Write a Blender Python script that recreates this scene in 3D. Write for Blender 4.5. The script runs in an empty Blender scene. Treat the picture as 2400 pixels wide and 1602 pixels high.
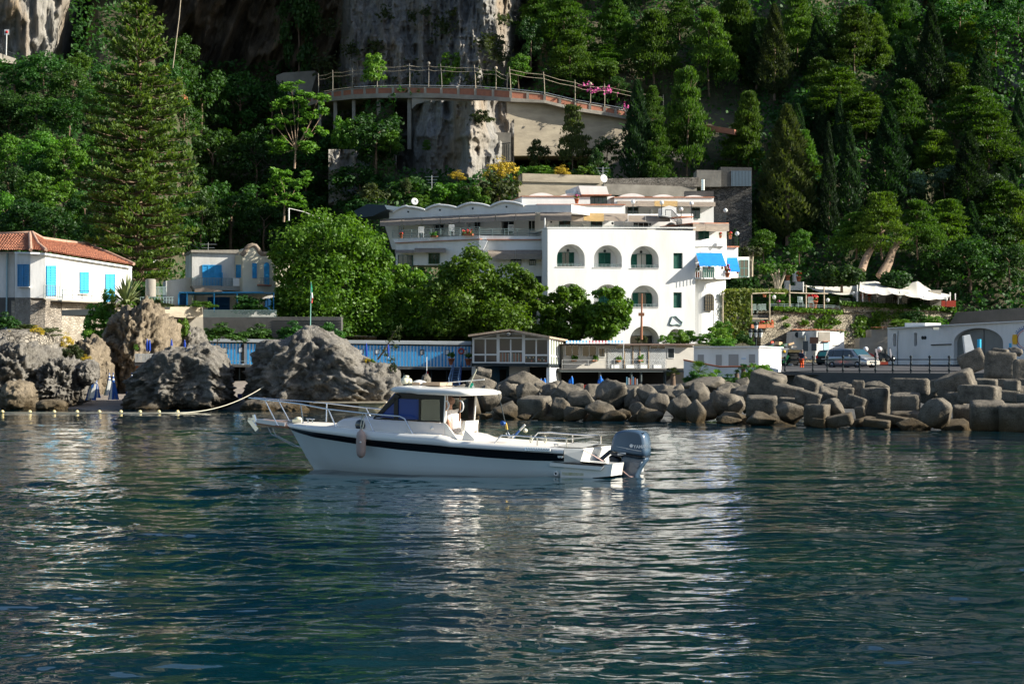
import bpy,bmesh,math,random
import numpy as np
from mathutils import Vector,Matrix
from mathutils.geometry import tessellate_polygon
SC=bpy.context.scene
COL=SC.collection
PI=math.pi
# ------------------------------------------------------------------ camera, sky, sun, exposure
F,CX,HZ,H=4800.0,1200.0,868.0,2.19
cam_d=bpy.data.cameras.new('camera');cam=bpy.data.objects.new('camera',cam_d);COL.objects.link(cam)
cam.location=(0,0,H);cam.rotation_euler=(PI/2,0,0)
cam_d.sensor_fit='HORIZONTAL';cam_d.sensor_width=36;cam_d.lens=F/2400*36
cam_d.shift_y=(HZ-801)/2400.0
cam_d.clip_start=0.5;cam_d.clip_end=3000
SC.camera=cam
SUN_EL,SUN_AZ=math.radians(28),math.radians(7.5)
sdir=Vector((math.cos(SUN_EL)*math.cos(SUN_AZ),-math.cos(SUN_EL)*math.sin(SUN_AZ),math.sin(SUN_EL)))
W=bpy.data.worlds.new('World');SC.world=W;W.use_nodes=True
wn=W.node_tree;bg=wn.nodes['Background']
sky=wn.nodes.new('ShaderNodeTexSky');sky.sky_type='NISHITA';sky.sun_disc=False
sky.sun_elevation=SUN_EL;sky.sun_rotation=math.atan2(sdir.x,sdir.y)
sky.air_density=1.0;sky.dust_density=1.2;sky.ozone_density=1.5
wn.links.new(sky.outputs[0],bg.inputs[0]);bg.inputs[1].default_value=0.088
sun_d=bpy.data.lights.new('sun','SUN');sun=bpy.data.objects.new('sun',sun_d);COL.objects.link(sun)
sun_d.energy=5.0;sun_d.angle=math.radians(0.5);sun_d.color=(1.0,0.945,0.82)
sun.rotation_euler=sdir.to_track_quat('Z','Y').to_euler()
vs=SC.view_settings
vs.view_transform='Standard';vs.look='None';vs.gamma=1.0;vs.exposure=0.85
vs.use_curve_mapping=False
try:
 SC.cycles.use_denoising=True
 SC.cycles.max_bounces=6;SC.cycles.diffuse_bounces=3;SC.cycles.glossy_bounces=3
 SC.cycles.transmission_bounces=4;SC.cycles.transparent_max_bounces=6
 SC.cycles.caustics_reflective=False;SC.cycles.caustics_refractive=False
except Exception: pass
# ------------------------------------------------------------------ picture positions to places
def at(u,v,Y): return Vector(((u-CX)*Y/F,Y,H+(HZ-v)*Y/F))
def crop(u0,v0,s): return lambda x,y: (u0+x/s,v0+y/s)
cA=crop(0,500,3.267);cB=crop(400,560,3.733);cC=crop(860,380,4.894);cD=crop(1240,380,3.563)
cE=crop(1040,740,3.2625);cF=crop(1680,580,3.2625);cG=crop(560,860,4.35);cH=crop(1040,880,4.517)
cI=crop(0,0,2.8);cJ=crop(600,0,3.136);cK=crop(1160,0,3.563);cL=crop(1700,0,2.613)
cM=crop(0,540,6.534);cN=crop(980,780,6.525);cO=crop(2000,700,5.0575);cP=crop(1680,620,5.6)
# ------------------------------------------------------------------ noise (numpy)
def _hash(ix,iy,iz,s):
 n=(ix*374761393 + iy*668265263 + iz*2147483647 + s*974634777) & 0xffffffff
 n=((n ^ (n >> 13))*1274126177) & 0xffffffff
 n=(n ^ (n >> 16)) & 0xffffffff
 return n/4294967295.0*2-1
def vnoise(p,s=0):
 p=np.asarray(p,float);i=np.floor(p).astype(np.int64);f=p-i;w=f*f*f*(f*(f*6-15)+10)
 r=0
 for dx in (0,1):
  for dy in (0,1):
   for dz in (0,1):
    h=_hash(i[:,0]+dx,i[:,1]+dy,i[:,2]+dz,s)
    r=r + h*(w[:,0] if dx else 1-w[:,0])*(w[:,1] if dy else 1-w[:,1])*(w[:,2] if dz else 1-w[:,2])
 return r
def fbm(p,s=0,o=5,g=0.5,lac=2.03):
 a,r,t=1.0,0,0
 p=np.asarray(p,float)
 for k in range(o): r=r+a*vnoise(p*lac**k+k*17.3,s+k);t += a;a *= g
 return r/t
def ridged(p,s=0,o=5,g=0.5):
 a,r,t=1.0,0,0
 p=np.asarray(p,float)
 for k in range(o): r=r+a*(1-np.abs(vnoise(p*2.07**k+k*9.1,s+k))*2);t += a;a *= g
 return r/t
# ------------------------------------------------------------------ materials
MATS={}
def mat(name,col,rough=0.7,var=0.0,vscale=1.0,bump=0.0,bscale=8.0,col2=None,spec=0.3,metal=0.0,emit=None,wave=None,trans=0.0,coat=0.0,stretch=(1,1,1),leaf=False,hue=0.0):
 if name in MATS: return MATS[name]
 m=bpy.data.materials.new(name);m.use_nodes=True;nt=m.node_tree;N=nt.nodes;L=nt.links
 b=N['Principled BSDF']
 b.inputs['Base Color'].default_value=(*col,1);b.inputs['Roughness'].default_value=rough
 b.inputs['Specular IOR Level'].default_value=spec;b.inputs['Metallic'].default_value=metal
 if coat: b.inputs['Coat Weight'].default_value=coat;b.inputs['Coat Roughness'].default_value=0.05
 if trans: b.inputs['Transmission Weight'].default_value=trans
 tc=N.new('ShaderNodeTexCoord');mp=N.new('ShaderNodeMapping');mp.inputs['Scale'].default_value=stretch
 L.new(tc.outputs['Object'],mp.inputs[0])
 if var or col2:
  n=N.new('ShaderNodeTexNoise');n.inputs['Scale'].default_value=vscale;n.inputs['Detail'].default_value=7;n.inputs['Roughness'].default_value=0.62
  L.new(mp.outputs[0],n.inputs[0])
  r=N.new('ShaderNodeValToRGB');r.color_ramp.elements[0].position=0.34;r.color_ramp.elements[1].position=0.66
  c2=col2 or tuple(max(0,c*(1-var)) for c in col)
  c1=col if col2 else tuple(min(1,c*(1+var)) for c in col)
  r.color_ramp.elements[0].color=(*c2,1);r.color_ramp.elements[1].color=(*c1,1)
  L.new(n.outputs[0],r.inputs[0]);out=r.outputs[0]
  if leaf:
   oi=N.new('ShaderNodeObjectInfo');hs=N.new('ShaderNodeHueSaturation')
   mr=N.new('ShaderNodeMapRange');mr.inputs[3].default_value=0.72;mr.inputs[4].default_value=1.32
   L.new(oi.outputs['Random'],mr.inputs[0]);L.new(mr.outputs[0],hs.inputs['Value'])
   mh=N.new('ShaderNodeMapRange');mh.inputs[3].default_value=0.485;mh.inputs[4].default_value=0.515
   wn_=N.new('ShaderNodeMath');wn_.operation='FRACT';w2=N.new('ShaderNodeMath');w2.operation='MULTIPLY';w2.inputs[1].default_value=7.31
   L.new(oi.outputs['Random'],w2.inputs[0]);L.new(w2.outputs[0],wn_.inputs[0]);L.new(wn_.outputs[0],mh.inputs[0]);L.new(mh.outputs[0],hs.inputs['Hue'])
   L.new(out,hs.inputs['Color']);out=hs.outputs[0]
  L.new(out,b.inputs['Base Color'])
  if leaf:
   tr=N.new('ShaderNodeBsdfTranslucent');mx=N.new('ShaderNodeMixShader');mx.inputs[0].default_value=0.33
   bc=N.new('ShaderNodeMixRGB');bc.blend_type='MULTIPLY';bc.inputs[0].default_value=1;bc.inputs[2].default_value=(1.6,1.7,0.5,1)
   L.new(out,bc.inputs[1]);L.new(bc.outputs[0],tr.inputs[0])
   L.new(b.outputs[0],mx.inputs[1]);L.new(tr.outputs[0],mx.inputs[2]);L.new(mx.outputs[0],N['Material Output'].inputs[0])
 if bump:
  n2=N.new('ShaderNodeTexNoise');n2.inputs['Scale'].default_value=bscale;n2.inputs['Detail'].default_value=8;n2.inputs['Roughness'].default_value=0.65
  L.new(mp.outputs[0],n2.inputs[0])
  bp=N.new('ShaderNodeBump');bp.inputs['Strength'].default_value=1.0;bp.inputs['Distance'].default_value=bump
  L.new(n2.outputs[0],bp.inputs['Height']);L.new(bp.outputs[0],b.inputs['Normal'])
 if emit: b.inputs['Emission Color'].default_value=(*emit,1);b.inputs['Emission Strength'].default_value=1
 MATS[name]=m
 return m
def stone_mat(name,c1,c2,cj,scale,rand=1.0,bump=0.05):
 """rubble wall: voronoi stones with recessed joints"""
 m=bpy.data.materials.new(name);m.use_nodes=True;nt=m.node_tree;N=nt.nodes;L=nt.links;b=N['Principled BSDF']
 b.inputs['Roughness'].default_value=0.9;b.inputs['Specular IOR Level'].default_value=0.15
 tc=N.new('ShaderNodeTexCoord');mp=N.new('ShaderNodeMapping');mp.inputs['Scale'].default_value=(1,1,1.5);L.new(tc.outputs['Object'],mp.inputs[0])
 nz=N.new('ShaderNodeTexNoise');nz.inputs['Scale'].default_value=1.1;nz.inputs['Detail'].default_value=5;L.new(mp.outputs[0],nz.inputs[0])
 v=N.new('ShaderNodeTexVoronoi');v.feature='DISTANCE_TO_EDGE';v.inputs['Scale'].default_value=scale;L.new(mp.outputs[0],v.inputs[0])
 v2=N.new('ShaderNodeTexVoronoi');v2.inputs['Scale'].default_value=scale;L.new(mp.outputs[0],v2.inputs[0])
 r=N.new('ShaderNodeValToRGB');r.color_ramp.elements[0].position=0.0;r.color_ramp.elements[1].position=0.09
 L.new(v.outputs['Distance'],r.inputs[0])
 mixc=N.new('ShaderNodeMixRGB');mixc.inputs[1].default_value=(*c1,1);mixc.inputs[2].default_value=(*c2,1)
 sp=N.new('ShaderNodeSeparateColor');L.new(v2.outputs['Color'],sp.inputs[0]);L.new(sp.outputs[0],mixc.inputs[0])
 m3=N.new('ShaderNodeMixRGB');m3.blend_type='MULTIPLY';m3.inputs[0].default_value=0.75
 r2=N.new('ShaderNodeValToRGB');r2.color_ramp.elements[0].position=.33;r2.color_ramp.elements[1].position=.62;r2.color_ramp.elements[0].color=(.45,.43,.4,1)
 L.new(nz.outputs[0],r2.inputs[0]);L.new(mixc.outputs[0],m3.inputs[1]);L.new(r2.outputs[0],m3.inputs[2])
 m2=N.new('ShaderNodeMixRGB');m2.inputs[1].default_value=(*cj,1);L.new(r.outputs[0],m2.inputs[0]);L.new(m3.outputs[0],m2.inputs[2])
 L.new(m2.outputs[0],b.inputs['Base Color'])
 bp=N.new('ShaderNodeBump');bp.inputs['Distance'].default_value=bump;L.new(r.outputs[0],bp.inputs['Height']);L.new(bp.outputs[0],b.inputs['Normal'])
 MATS[name]=m;return m
def rock_mat(name,c1,c2,dark,scale=0.6,stretch=(1,1,1),bump=0.12,wet=False,tint=None):
 """limestone: two greys, dark clefts, lichen; optional wet, algae-brown foot by height above the sea"""
 m=bpy.data.materials.new(name);m.use_nodes=True;nt=m.node_tree;N=nt.nodes;L=nt.links;b=N['Principled BSDF']
 b.inputs['Roughness'].default_value=0.88;b.inputs['Specular IOR Level'].default_value=0.2
 ge=N.new('ShaderNodeNewGeometry');mp=N.new('ShaderNodeMapping');mp.inputs['Scale'].default_value=stretch;L.new(ge.outputs['Position'],mp.inputs[0])
 n1=N.new('ShaderNodeTexNoise');n1.inputs['Scale'].default_value=scale;n1.inputs['Detail'].default_value=9;n1.inputs['Roughness'].default_value=.68;L.new(mp.outputs[0],n1.inputs[0])
 r1=N.new('ShaderNodeValToRGB');e=r1.color_ramp.elements;e[0].position=.32;e[1].position=.68;e[0].color=(*dark,1);e[1].color=(*c1,1)
 e2=e.new(.48);e2.color=(*c2,1)
 L.new(n1.outputs[0],r1.inputs[0])
 out=r1.outputs[0]
 if tint:
  n3=N.new('ShaderNodeTexNoise');n3.inputs['Scale'].default_value=scale*.55;n3.inputs['Detail'].default_value=5;L.new(mp.outputs[0],n3.inputs[0])
  rt=N.new('ShaderNodeValToRGB');rt.color_ramp.elements[0].position=.52;rt.color_ramp.elements[1].position=.68;L.new(n3.outputs[0],rt.inputs[0])
  mt=N.new('ShaderNodeMixRGB');mt.inputs[2].default_value=(*tint,1);L.new(rt.outputs[0],mt.inputs[0]);L.new(out,mt.inputs[1]);out=mt.outputs[0]
 if wet:
  sx=N.new('ShaderNodeSeparateXYZ');L.new(ge.outputs['Position'],sx.inputs[0])
  n4=N.new('ShaderNodeTexNoise');n4.inputs['Scale'].default_value=1.4;L.new(ge.outputs['Position'],n4.inputs[0])
  ad=N.new('ShaderNodeMath');ad.operation='SUBTRACT';L.new(sx.outputs[2],ad.inputs[0]);L.new(n4.outputs[0],ad.inputs[1])
  mr=N.new('ShaderNodeMapRange');mr.inputs[1].default_value=-0.45;mr.inputs[2].default_value=0.45;mr.inputs[3].default_value=1;mr.inputs[4].default_value=0
  L.new(ad.outputs[0],mr.inputs[0])
  mw=N.new('ShaderNodeMixRGB');mw.inputs[2].default_value=(0.085,0.06,0.03,1);L.new(mr.outputs[0],mw.inputs[0]);L.new(out,mw.inputs[1]);out=mw.outputs[0]
 nf=N.new('ShaderNodeTexNoise');nf.inputs['Scale'].default_value=scale*9;nf.inputs['Detail'].default_value=8;nf.inputs['Roughness'].default_value=.8;L.new(mp.outputs[0],nf.inputs[0])
 rf=N.new('ShaderNodeValToRGB');rf.color_ramp.elements[0].position=.36;rf.color_ramp.elements[1].position=.6;rf.color_ramp.elements[0].color=(.5,.48,.45,1);rf.color_ramp.elements[1].color=(1.1,1.1,1.1,1);L.new(nf.outputs[0],rf.inputs[0])
 mm=N.new('ShaderNodeMixRGB');mm.blend_type='MULTIPLY';mm.inputs[0].default_value=.85;L.new(out,mm.inputs[1]);L.new(rf.outputs[0],mm.inputs[2]);out=mm.outputs[0]
 L.new(out,b.inputs['Base Color'])
 n2=N.new('ShaderNodeTexNoise');n2.inputs['Scale'].default_value=scale*5;n2.inputs['Detail'].default_value=9;n2.inputs['Roughness'].default_value=.72;L.new(mp.outputs[0],n2.inputs[0])
 bp=N.new('ShaderNodeBump');bp.inputs['Distance'].default_value=bump;L.new(n2.outputs[0],bp.inputs['Height']);L.new(bp.outputs[0],b.inputs['Normal'])
 MATS[name]=m;return m
# ------------------------------------------------------------------ object helpers
ORG={}
def _link(o,parent):
 COL.objects.link(o)
 if parent is not None: o.parent=parent
def thing(name,label,cat,loc=(0,0,0),group=None):
 o=bpy.data.objects.new(name,None);o.empty_display_size=0.3;COL.objects.link(o);o.location=loc
 o['label']=label;o['category']=cat
 if group: o['group']=group
 ORG[o.name]=Vector(loc);return o
def tag(o,label,cat,group=None):
 o['label']=label;o['category']=cat
 if group: o['group']=group
 return o
def structure(o): o['kind']='structure';return o
def stuff(o): o['kind']='stuff';return o
def np_mesh(name,V,Fc,m,parent=None,origin=None,smooth=False,nper=None):
 """V (n,3) world coordinates; Fc (k,3) or (k,4)"""
 V=np.asarray(V,np.float32).reshape(-1,3);Fc=np.asarray(Fc,np.int32)
 org=ORG[parent.name] if parent is not None else (Vector(origin) if origin is not None else Vector((0,0,0)))
 V=V-np.array(org,np.float32)
 me=bpy.data.meshes.new(name);k,c=Fc.shape
 me.vertices.add(len(V));me.vertices.foreach_set('co',V.ravel())
 me.loops.add(k*c);me.loops.foreach_set('vertex_index',Fc.ravel())
 me.polygons.add(k);me.polygons.foreach_set('loop_start',np.arange(0,k*c,c,dtype=np.int32))
 try: me.polygons.foreach_set('loop_total',np.full(k,c,np.int32))
 except Exception: pass
 if smooth: me.polygons.foreach_set('use_smooth',np.ones(k,bool))
 me.update(calc_edges=True)
 if m is not None: me.materials.append(m)
 o=bpy.data.objects.new(name,me);_link(o,parent)
 if parent is None: o.location=org
 ORG[o.name]=org
 return o
class MB:
 def __init__(s): s.v=[];s.f=[];s.sm=[]
 def add(s,V,Fs,smooth=False):
  b=len(s.v);s.v += [tuple(p) for p in V];s.f += [tuple(i+b for i in f) for f in Fs];s.sm += [smooth]*len(Fs);return s
 def hexa(s,a,b):
  n=len(a);V=list(a)+list(b)
  Fs=[tuple(range(n))[::-1],tuple(range(n,2*n))]+[(i,(i+1)%n,(i+1)%n+n,i+n) for i in range(n)]
  return s.add(V,Fs)
 def box(s,x0,x1,y0,y1,z0,z1):
  a=[(x0,y0,z0),(x1,y0,z0),(x1,y1,z0),(x0,y1,z0)];b=[(x,y,z1) for x,y,_ in a]
  return s.hexa(a,b)
 def cbox(s,c,sx,sy,sz,rz=0,M=None):
  c=Vector(c);R=M or Matrix.Rotation(rz,3,'Z')
  q=[(-1,-1),(1,-1),(1,1),(-1,1)]
  a=[c+R@Vector((x*sx/2,y*sy/2,-sz/2)) for x,y in q];b=[c+R@Vector((x*sx/2,y*sy/2,sz/2)) for x,y in q]
  return s.hexa(a,b)
 def bar(s,p,q,w,h=None):
  p,q=Vector(p),Vector(q);h=h or w;d=(q-p).normalized()
  sd=d.cross(Vector((0,0,1)));
  if sd.length < 1e-3: sd=Vector((1,0,0))
  sd.normalize();up=sd.cross(d)
  o=[sd*(-w/2)-up*(h/2),sd*(w/2)-up*(h/2),sd*(w/2)+up*(h/2),sd*(-w/2)+up*(h/2)]
  return s.hexa([p+k for k in o],[q+k for k in o])
 def tube(s,pts,r,n=6,cap=True,r1=None):
  pts=[Vector(p) for p in pts];k=len(pts);V=[];prev=None
  for i,p in enumerate(pts):
   d=(pts[min(i+1,k-1)]-pts[max(i-1,0)]).normalized()
   if prev is None:
    a=d.cross(Vector((0,0,1)))
    if a.length < 1e-3: a=Vector((1,0,0))
   else: a=prev-d*prev.dot(d)
   a.normalize();prev=a;b=d.cross(a)
   rr=r if r1 is None else r+(r1-r)*i/(k-1)
   if isinstance(r,(list,tuple)): rr=r[i]
   V += [p+(a*math.cos(t)+b*math.sin(t))*rr for t in [2*PI*j/n for j in range(n)]]
  Fs=[(i*n+j,i*n+(j+1)%n,(i+1)*n+(j+1)%n,(i+1)*n+j) for i in range(k-1) for j in range(n)]
  s.add(V,Fs,True)
  if cap: s.add(V[:n],[tuple(range(n))[::-1]]);s.add(V[-n:],[tuple(range(n))])
  return s
 def lathe(s,c,prof,n=12,ax=None):
  c=Vector(c);V=[];A=Matrix.Identity(3) if ax is None else Vector(ax).to_track_quat('Z','Y').to_matrix()
  for r,z in prof: V += [c+A@Vector((r*math.cos(2*PI*j/n),r*math.sin(2*PI*j/n),z)) for j in range(n)]
  k=len(prof)
  Fs=[(i*n+j,i*n+(j+1)%n,(i+1)*n+(j+1)%n,(i+1)*n+j) for i in range(k-1) for j in range(n)]
  s.add(V,Fs,True)
  if prof[0][0] > 1e-4: s.add(V[:n],[tuple(range(n))[::-1]])
  if prof[-1][0] > 1e-4: s.add(V[-n:],[tuple(range(n))])
  return s
 def quad(s,*P): return s.add(P,[tuple(range(len(P)))])
 def ball(s,c,r,n=8,sz=1.0):
  return s.lathe(c,[(r*math.sin(PI*i/n),-r*sz*math.cos(PI*i/n)) for i in range(n+1)],10)
 def build(s,name,m,parent=None,origin=None):
  org=ORG[parent.name] if parent is not None else (Vector(origin) if origin is not None else Vector((0,0,0)))
  me=bpy.data.meshes.new(name)
  me.from_pydata([(x-org.x,y-org.y,z-org.z) for x,y,z in s.v],[],s.f)
  me.polygons.foreach_set('use_smooth',s.sm)
  me.update()
  if m is not None: me.materials.append(m)
  o=bpy.data.objects.new(name,me);_link(o,parent)
  if parent is None: o.location=org
  ORG[o.name]=org
  return o
def thin_copy(o,parent,dloc,name=None):
 """another copy of one piece (shared mesh) shifted by dloc"""
 c=o.copy();COL.objects.link(c);c.parent=parent;c.location=Vector(o.location)+Vector(dloc);ORG[c.name]=ORG.get(o.name,Vector((0,0,0)));return c
KIDS=None
def copy_tree(o,parent=None):
 c=o.copy();COL.objects.link(c);c.parent=parent
 for ch in [x for x in KID(o)]: copy_tree(ch,c)
 return c
def KID(o): return [x for x in o.children]
class Plane:
 """vertical wall through two places given as (u, depth); pixel rows and columns are read onto it"""
 def __init__(s,u1,Y1,u2,Y2):
  s.p=Vector(((u1-CX)*Y1/F,Y1));s.q=Vector(((u2-CX)*Y2/F,Y2));s.d=(s.q-s.p).normalized()
  s.n=Vector((s.d.y,-s.d.x));
  if s.n.y > 0: s.n=-s.n
 def Y(s,u):
  k=(u-CX)/F;t=(s.p.x-k*s.p.y)/(k*s.d.y-s.d.x);return s.p.y+t*s.d.y
 def pt(s,u,v,off=0.0):
  k=(u-CX)/F;p=s.p+s.n*off;t=(p.x-k*p.y)/(k*s.d.y-s.d.x);return at(u,v,p.y+t*s.d.y)
 def nv(s,a): return Vector((s.n.x*a,s.n.y*a,0))
 def rect(s,mb,u0,v0,u1,v1,o0,o1):
  return s.poly(mb,[(u0,v1),(u1,v1),(u1,v0),(u0,v0)],o0,o1)
 def poly(s,mb,pts,o0,o1):
  f=[s.pt(u,v,o1) for u,v in pts];k=s.nv(o0-o1);return mb.hexa([p+k for p in f],f)
 def wall(s,mb,outer,holes,depth,front=0.0):
  """face with openings, reveals going back by depth"""
  loops=[outer]+list(holes)
  flat=[p for l in loops for p in l]
  tri=tessellate_polygon([[Vector((u,v,0)) for u,v in l] for l in loops])
  V=[s.pt(u,v,front) for u,v in flat]
  mb.add(V,[tuple(t) for t in tri])
  for l in loops:
   n=len(l);a=[s.pt(u,v,front) for u,v in l];b=[p+s.nv(-depth) for p in a]
   mb.add(a+b,[(i,(i+1)%n,(i+1)%n+n,i+n) for i in range(n)])
  return mb
def arch(u0,v1,u1,vs_,n=14,k=1.0):
 """arched opening: bottom v1, springing vs_, half-ellipse above"""
 c=(u0+u1)/2;r=(u1-u0)/2
 return [(u0,v1),(u1,v1)]+[(c+r*math.cos(t),vs_-r*k*math.sin(t)) for t in [PI*i/n for i in range(n+1)]]
ORD=['first','second','third','fourth','fifth','sixth','seventh','eighth','ninth','tenth','eleventh','twelfth','thirteenth','fourteenth','fifteenth','sixteenth','seventeenth','eighteenth','nineteenth','twentieth']
def ordinal(i,n):
 if n == 1: return 'only'
 if i == 0: return 'leftmost'
 if i == n-1: return 'rightmost'
 if i < 20: return ORD[i]+' from left'
 if n-1-i < 20: return ORD[n-1-i]+' from right'
 return 'number %d from left' % (i+1)
# ------------------------------------------------------------------ common materials
white_wall=mat('white_plaster',(0.81,0.81,0.80),0.8,col2=(0.66,0.66,0.64),vscale=0.6,stretch=(1,1,.25),bump=0.01,bscale=6)
white_wall2=mat('old_white_plaster',(0.79,0.78,0.76),0.85,col2=(0.50,0.49,0.46),vscale=0.7,stretch=(1,1,.35),bump=0.015,bscale=5)
cream_wall=mat('cream_plaster',(0.66,0.62,0.48),0.85,col2=(0.55,0.51,0.40),vscale=0.5,bump=0.01)
green_paint=mat('dark_green_paint',(0.008,0.085,0.06),0.45,var=.2,vscale=3)
blue_paint=mat('blue_paint',(0.03,0.30,0.62),0.5,var=.15,vscale=3)
sky_paint=mat('sky_blue_paint',(0.06,0.42,0.72),0.5,var=.12,vscale=3)
dark_glass=mat('dark_glass',(0.012,0.016,0.018),0.06,spec=0.8)
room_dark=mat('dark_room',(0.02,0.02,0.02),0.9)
concrete=mat('concrete',(0.36,0.33,0.28),0.9,col2=(0.22,0.20,0.17),vscale=0.5,bump=0.03,bscale=3)
concrete_warm=mat('warm_concrete',(0.50,0.43,0.32),0.9,col2=(0.34,0.29,0.22),vscale=0.35,bump=0.03,bscale=2,stretch=(1,1,3))
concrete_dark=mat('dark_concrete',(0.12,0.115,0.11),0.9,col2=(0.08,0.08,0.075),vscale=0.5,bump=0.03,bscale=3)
iron=mat('dark_iron',(0.02,0.03,0.035),0.5,metal=0.3)
steel=mat('polished_steel',(0.75,0.76,0.78),0.16,metal=1.0)
wood=mat('weathered_wood',(0.32,0.24,0.16),0.8,var=.3,vscale=4)
pole_wood=mat('pale_chestnut_pole',(0.45,0.38,0.28),0.8,var=.25,vscale=3)
wicker=mat('reed_matting',(0.34,0.28,0.22),0.9,col2=(0.22,0.18,0.15),vscale=2.5,bump=0.03,bscale=25,stretch=(1,1,6))
terracotta=mat('terracotta',(0.50,0.17,0.08),0.85,col2=(0.36,0.13,0.07),vscale=2.5)
tile_clay=mat('clay_roof_tile',(0.50,0.21,0.12),0.85,col2=(0.30,0.13,0.085),vscale=2.2,bump=0.02,bscale=10)
brick_m=mat('brick_infill',(0.42,0.17,0.10),0.9,col2=(0.30,0.13,0.09),vscale=3,bump=.01)
cloth_white=mat('white_canvas',(0.74,0.70,0.62),0.9,var=.06,vscale=2)
blue_cloth=mat('blue_awning_cloth',(0.005,0.20,0.72),0.8,var=.1,vscale=2)
red_m=mat('red_petals',(0.62,0.03,0.03),0.6,var=.2,vscale=8)
pink_m=mat('pink_petals',(0.60,0.10,0.30),0.6,var=.2,vscale=8)
bark=mat('tree_bark',(0.16,0.11,0.075),0.9,var=.35,vscale=3,bump=.03,bscale=6)
bark_pale=mat('pale_pine_bark',(0.34,0.24,0.17),0.9,var=.35,vscale=2,bump=.03,bscale=6)
leaf_broad=mat('broadleaf_foliage',(0.13,0.23,0.018),0.5,col2=(0.05,0.125,0.012),vscale=0.9,leaf=True)
leaf_dark=mat('dark_green_foliage',(0.045,0.115,0.018),0.55,col2=(0.018,0.060,0.012),vscale=0.8,leaf=True)
leaf_fresh=mat('fresh_green_foliage',(0.12,0.24,0.025),0.5,col2=(0.05,0.13,0.015),vscale=1.2,leaf=True)
leaf_pine=mat('pine_needles',(0.085,0.155,0.014),0.6,col2=(0.03,0.075,0.009),vscale=0.8,leaf=True)
leaf_cypress=mat('cypress_foliage',(0.024,0.060,0.020),0.6,col2=(0.012,0.034,0.012),vscale=0.9,leaf=True)
leaf_olive=mat('olive_brown_foliage',(0.065,0.085,0.024),0.6,col2=(0.03,0.05,0.015),vscale=1.0,leaf=True)
leaf_arau=mat('araucaria_needles',(0.11,0.19,0.030),0.6,col2=(0.045,0.10,0.018),vscale=0.8,leaf=True)
leaf_silver=mat('silvery_green_foliage',(0.12,0.19,0.11),0.6,col2=(0.06,0.11,0.06),vscale=1.0,leaf=True)
yellow_fl=mat('yellow_broom_flowers',(0.62,0.42,0.02),0.6,col2=(0.35,0.28,0.03),vscale=3)
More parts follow.
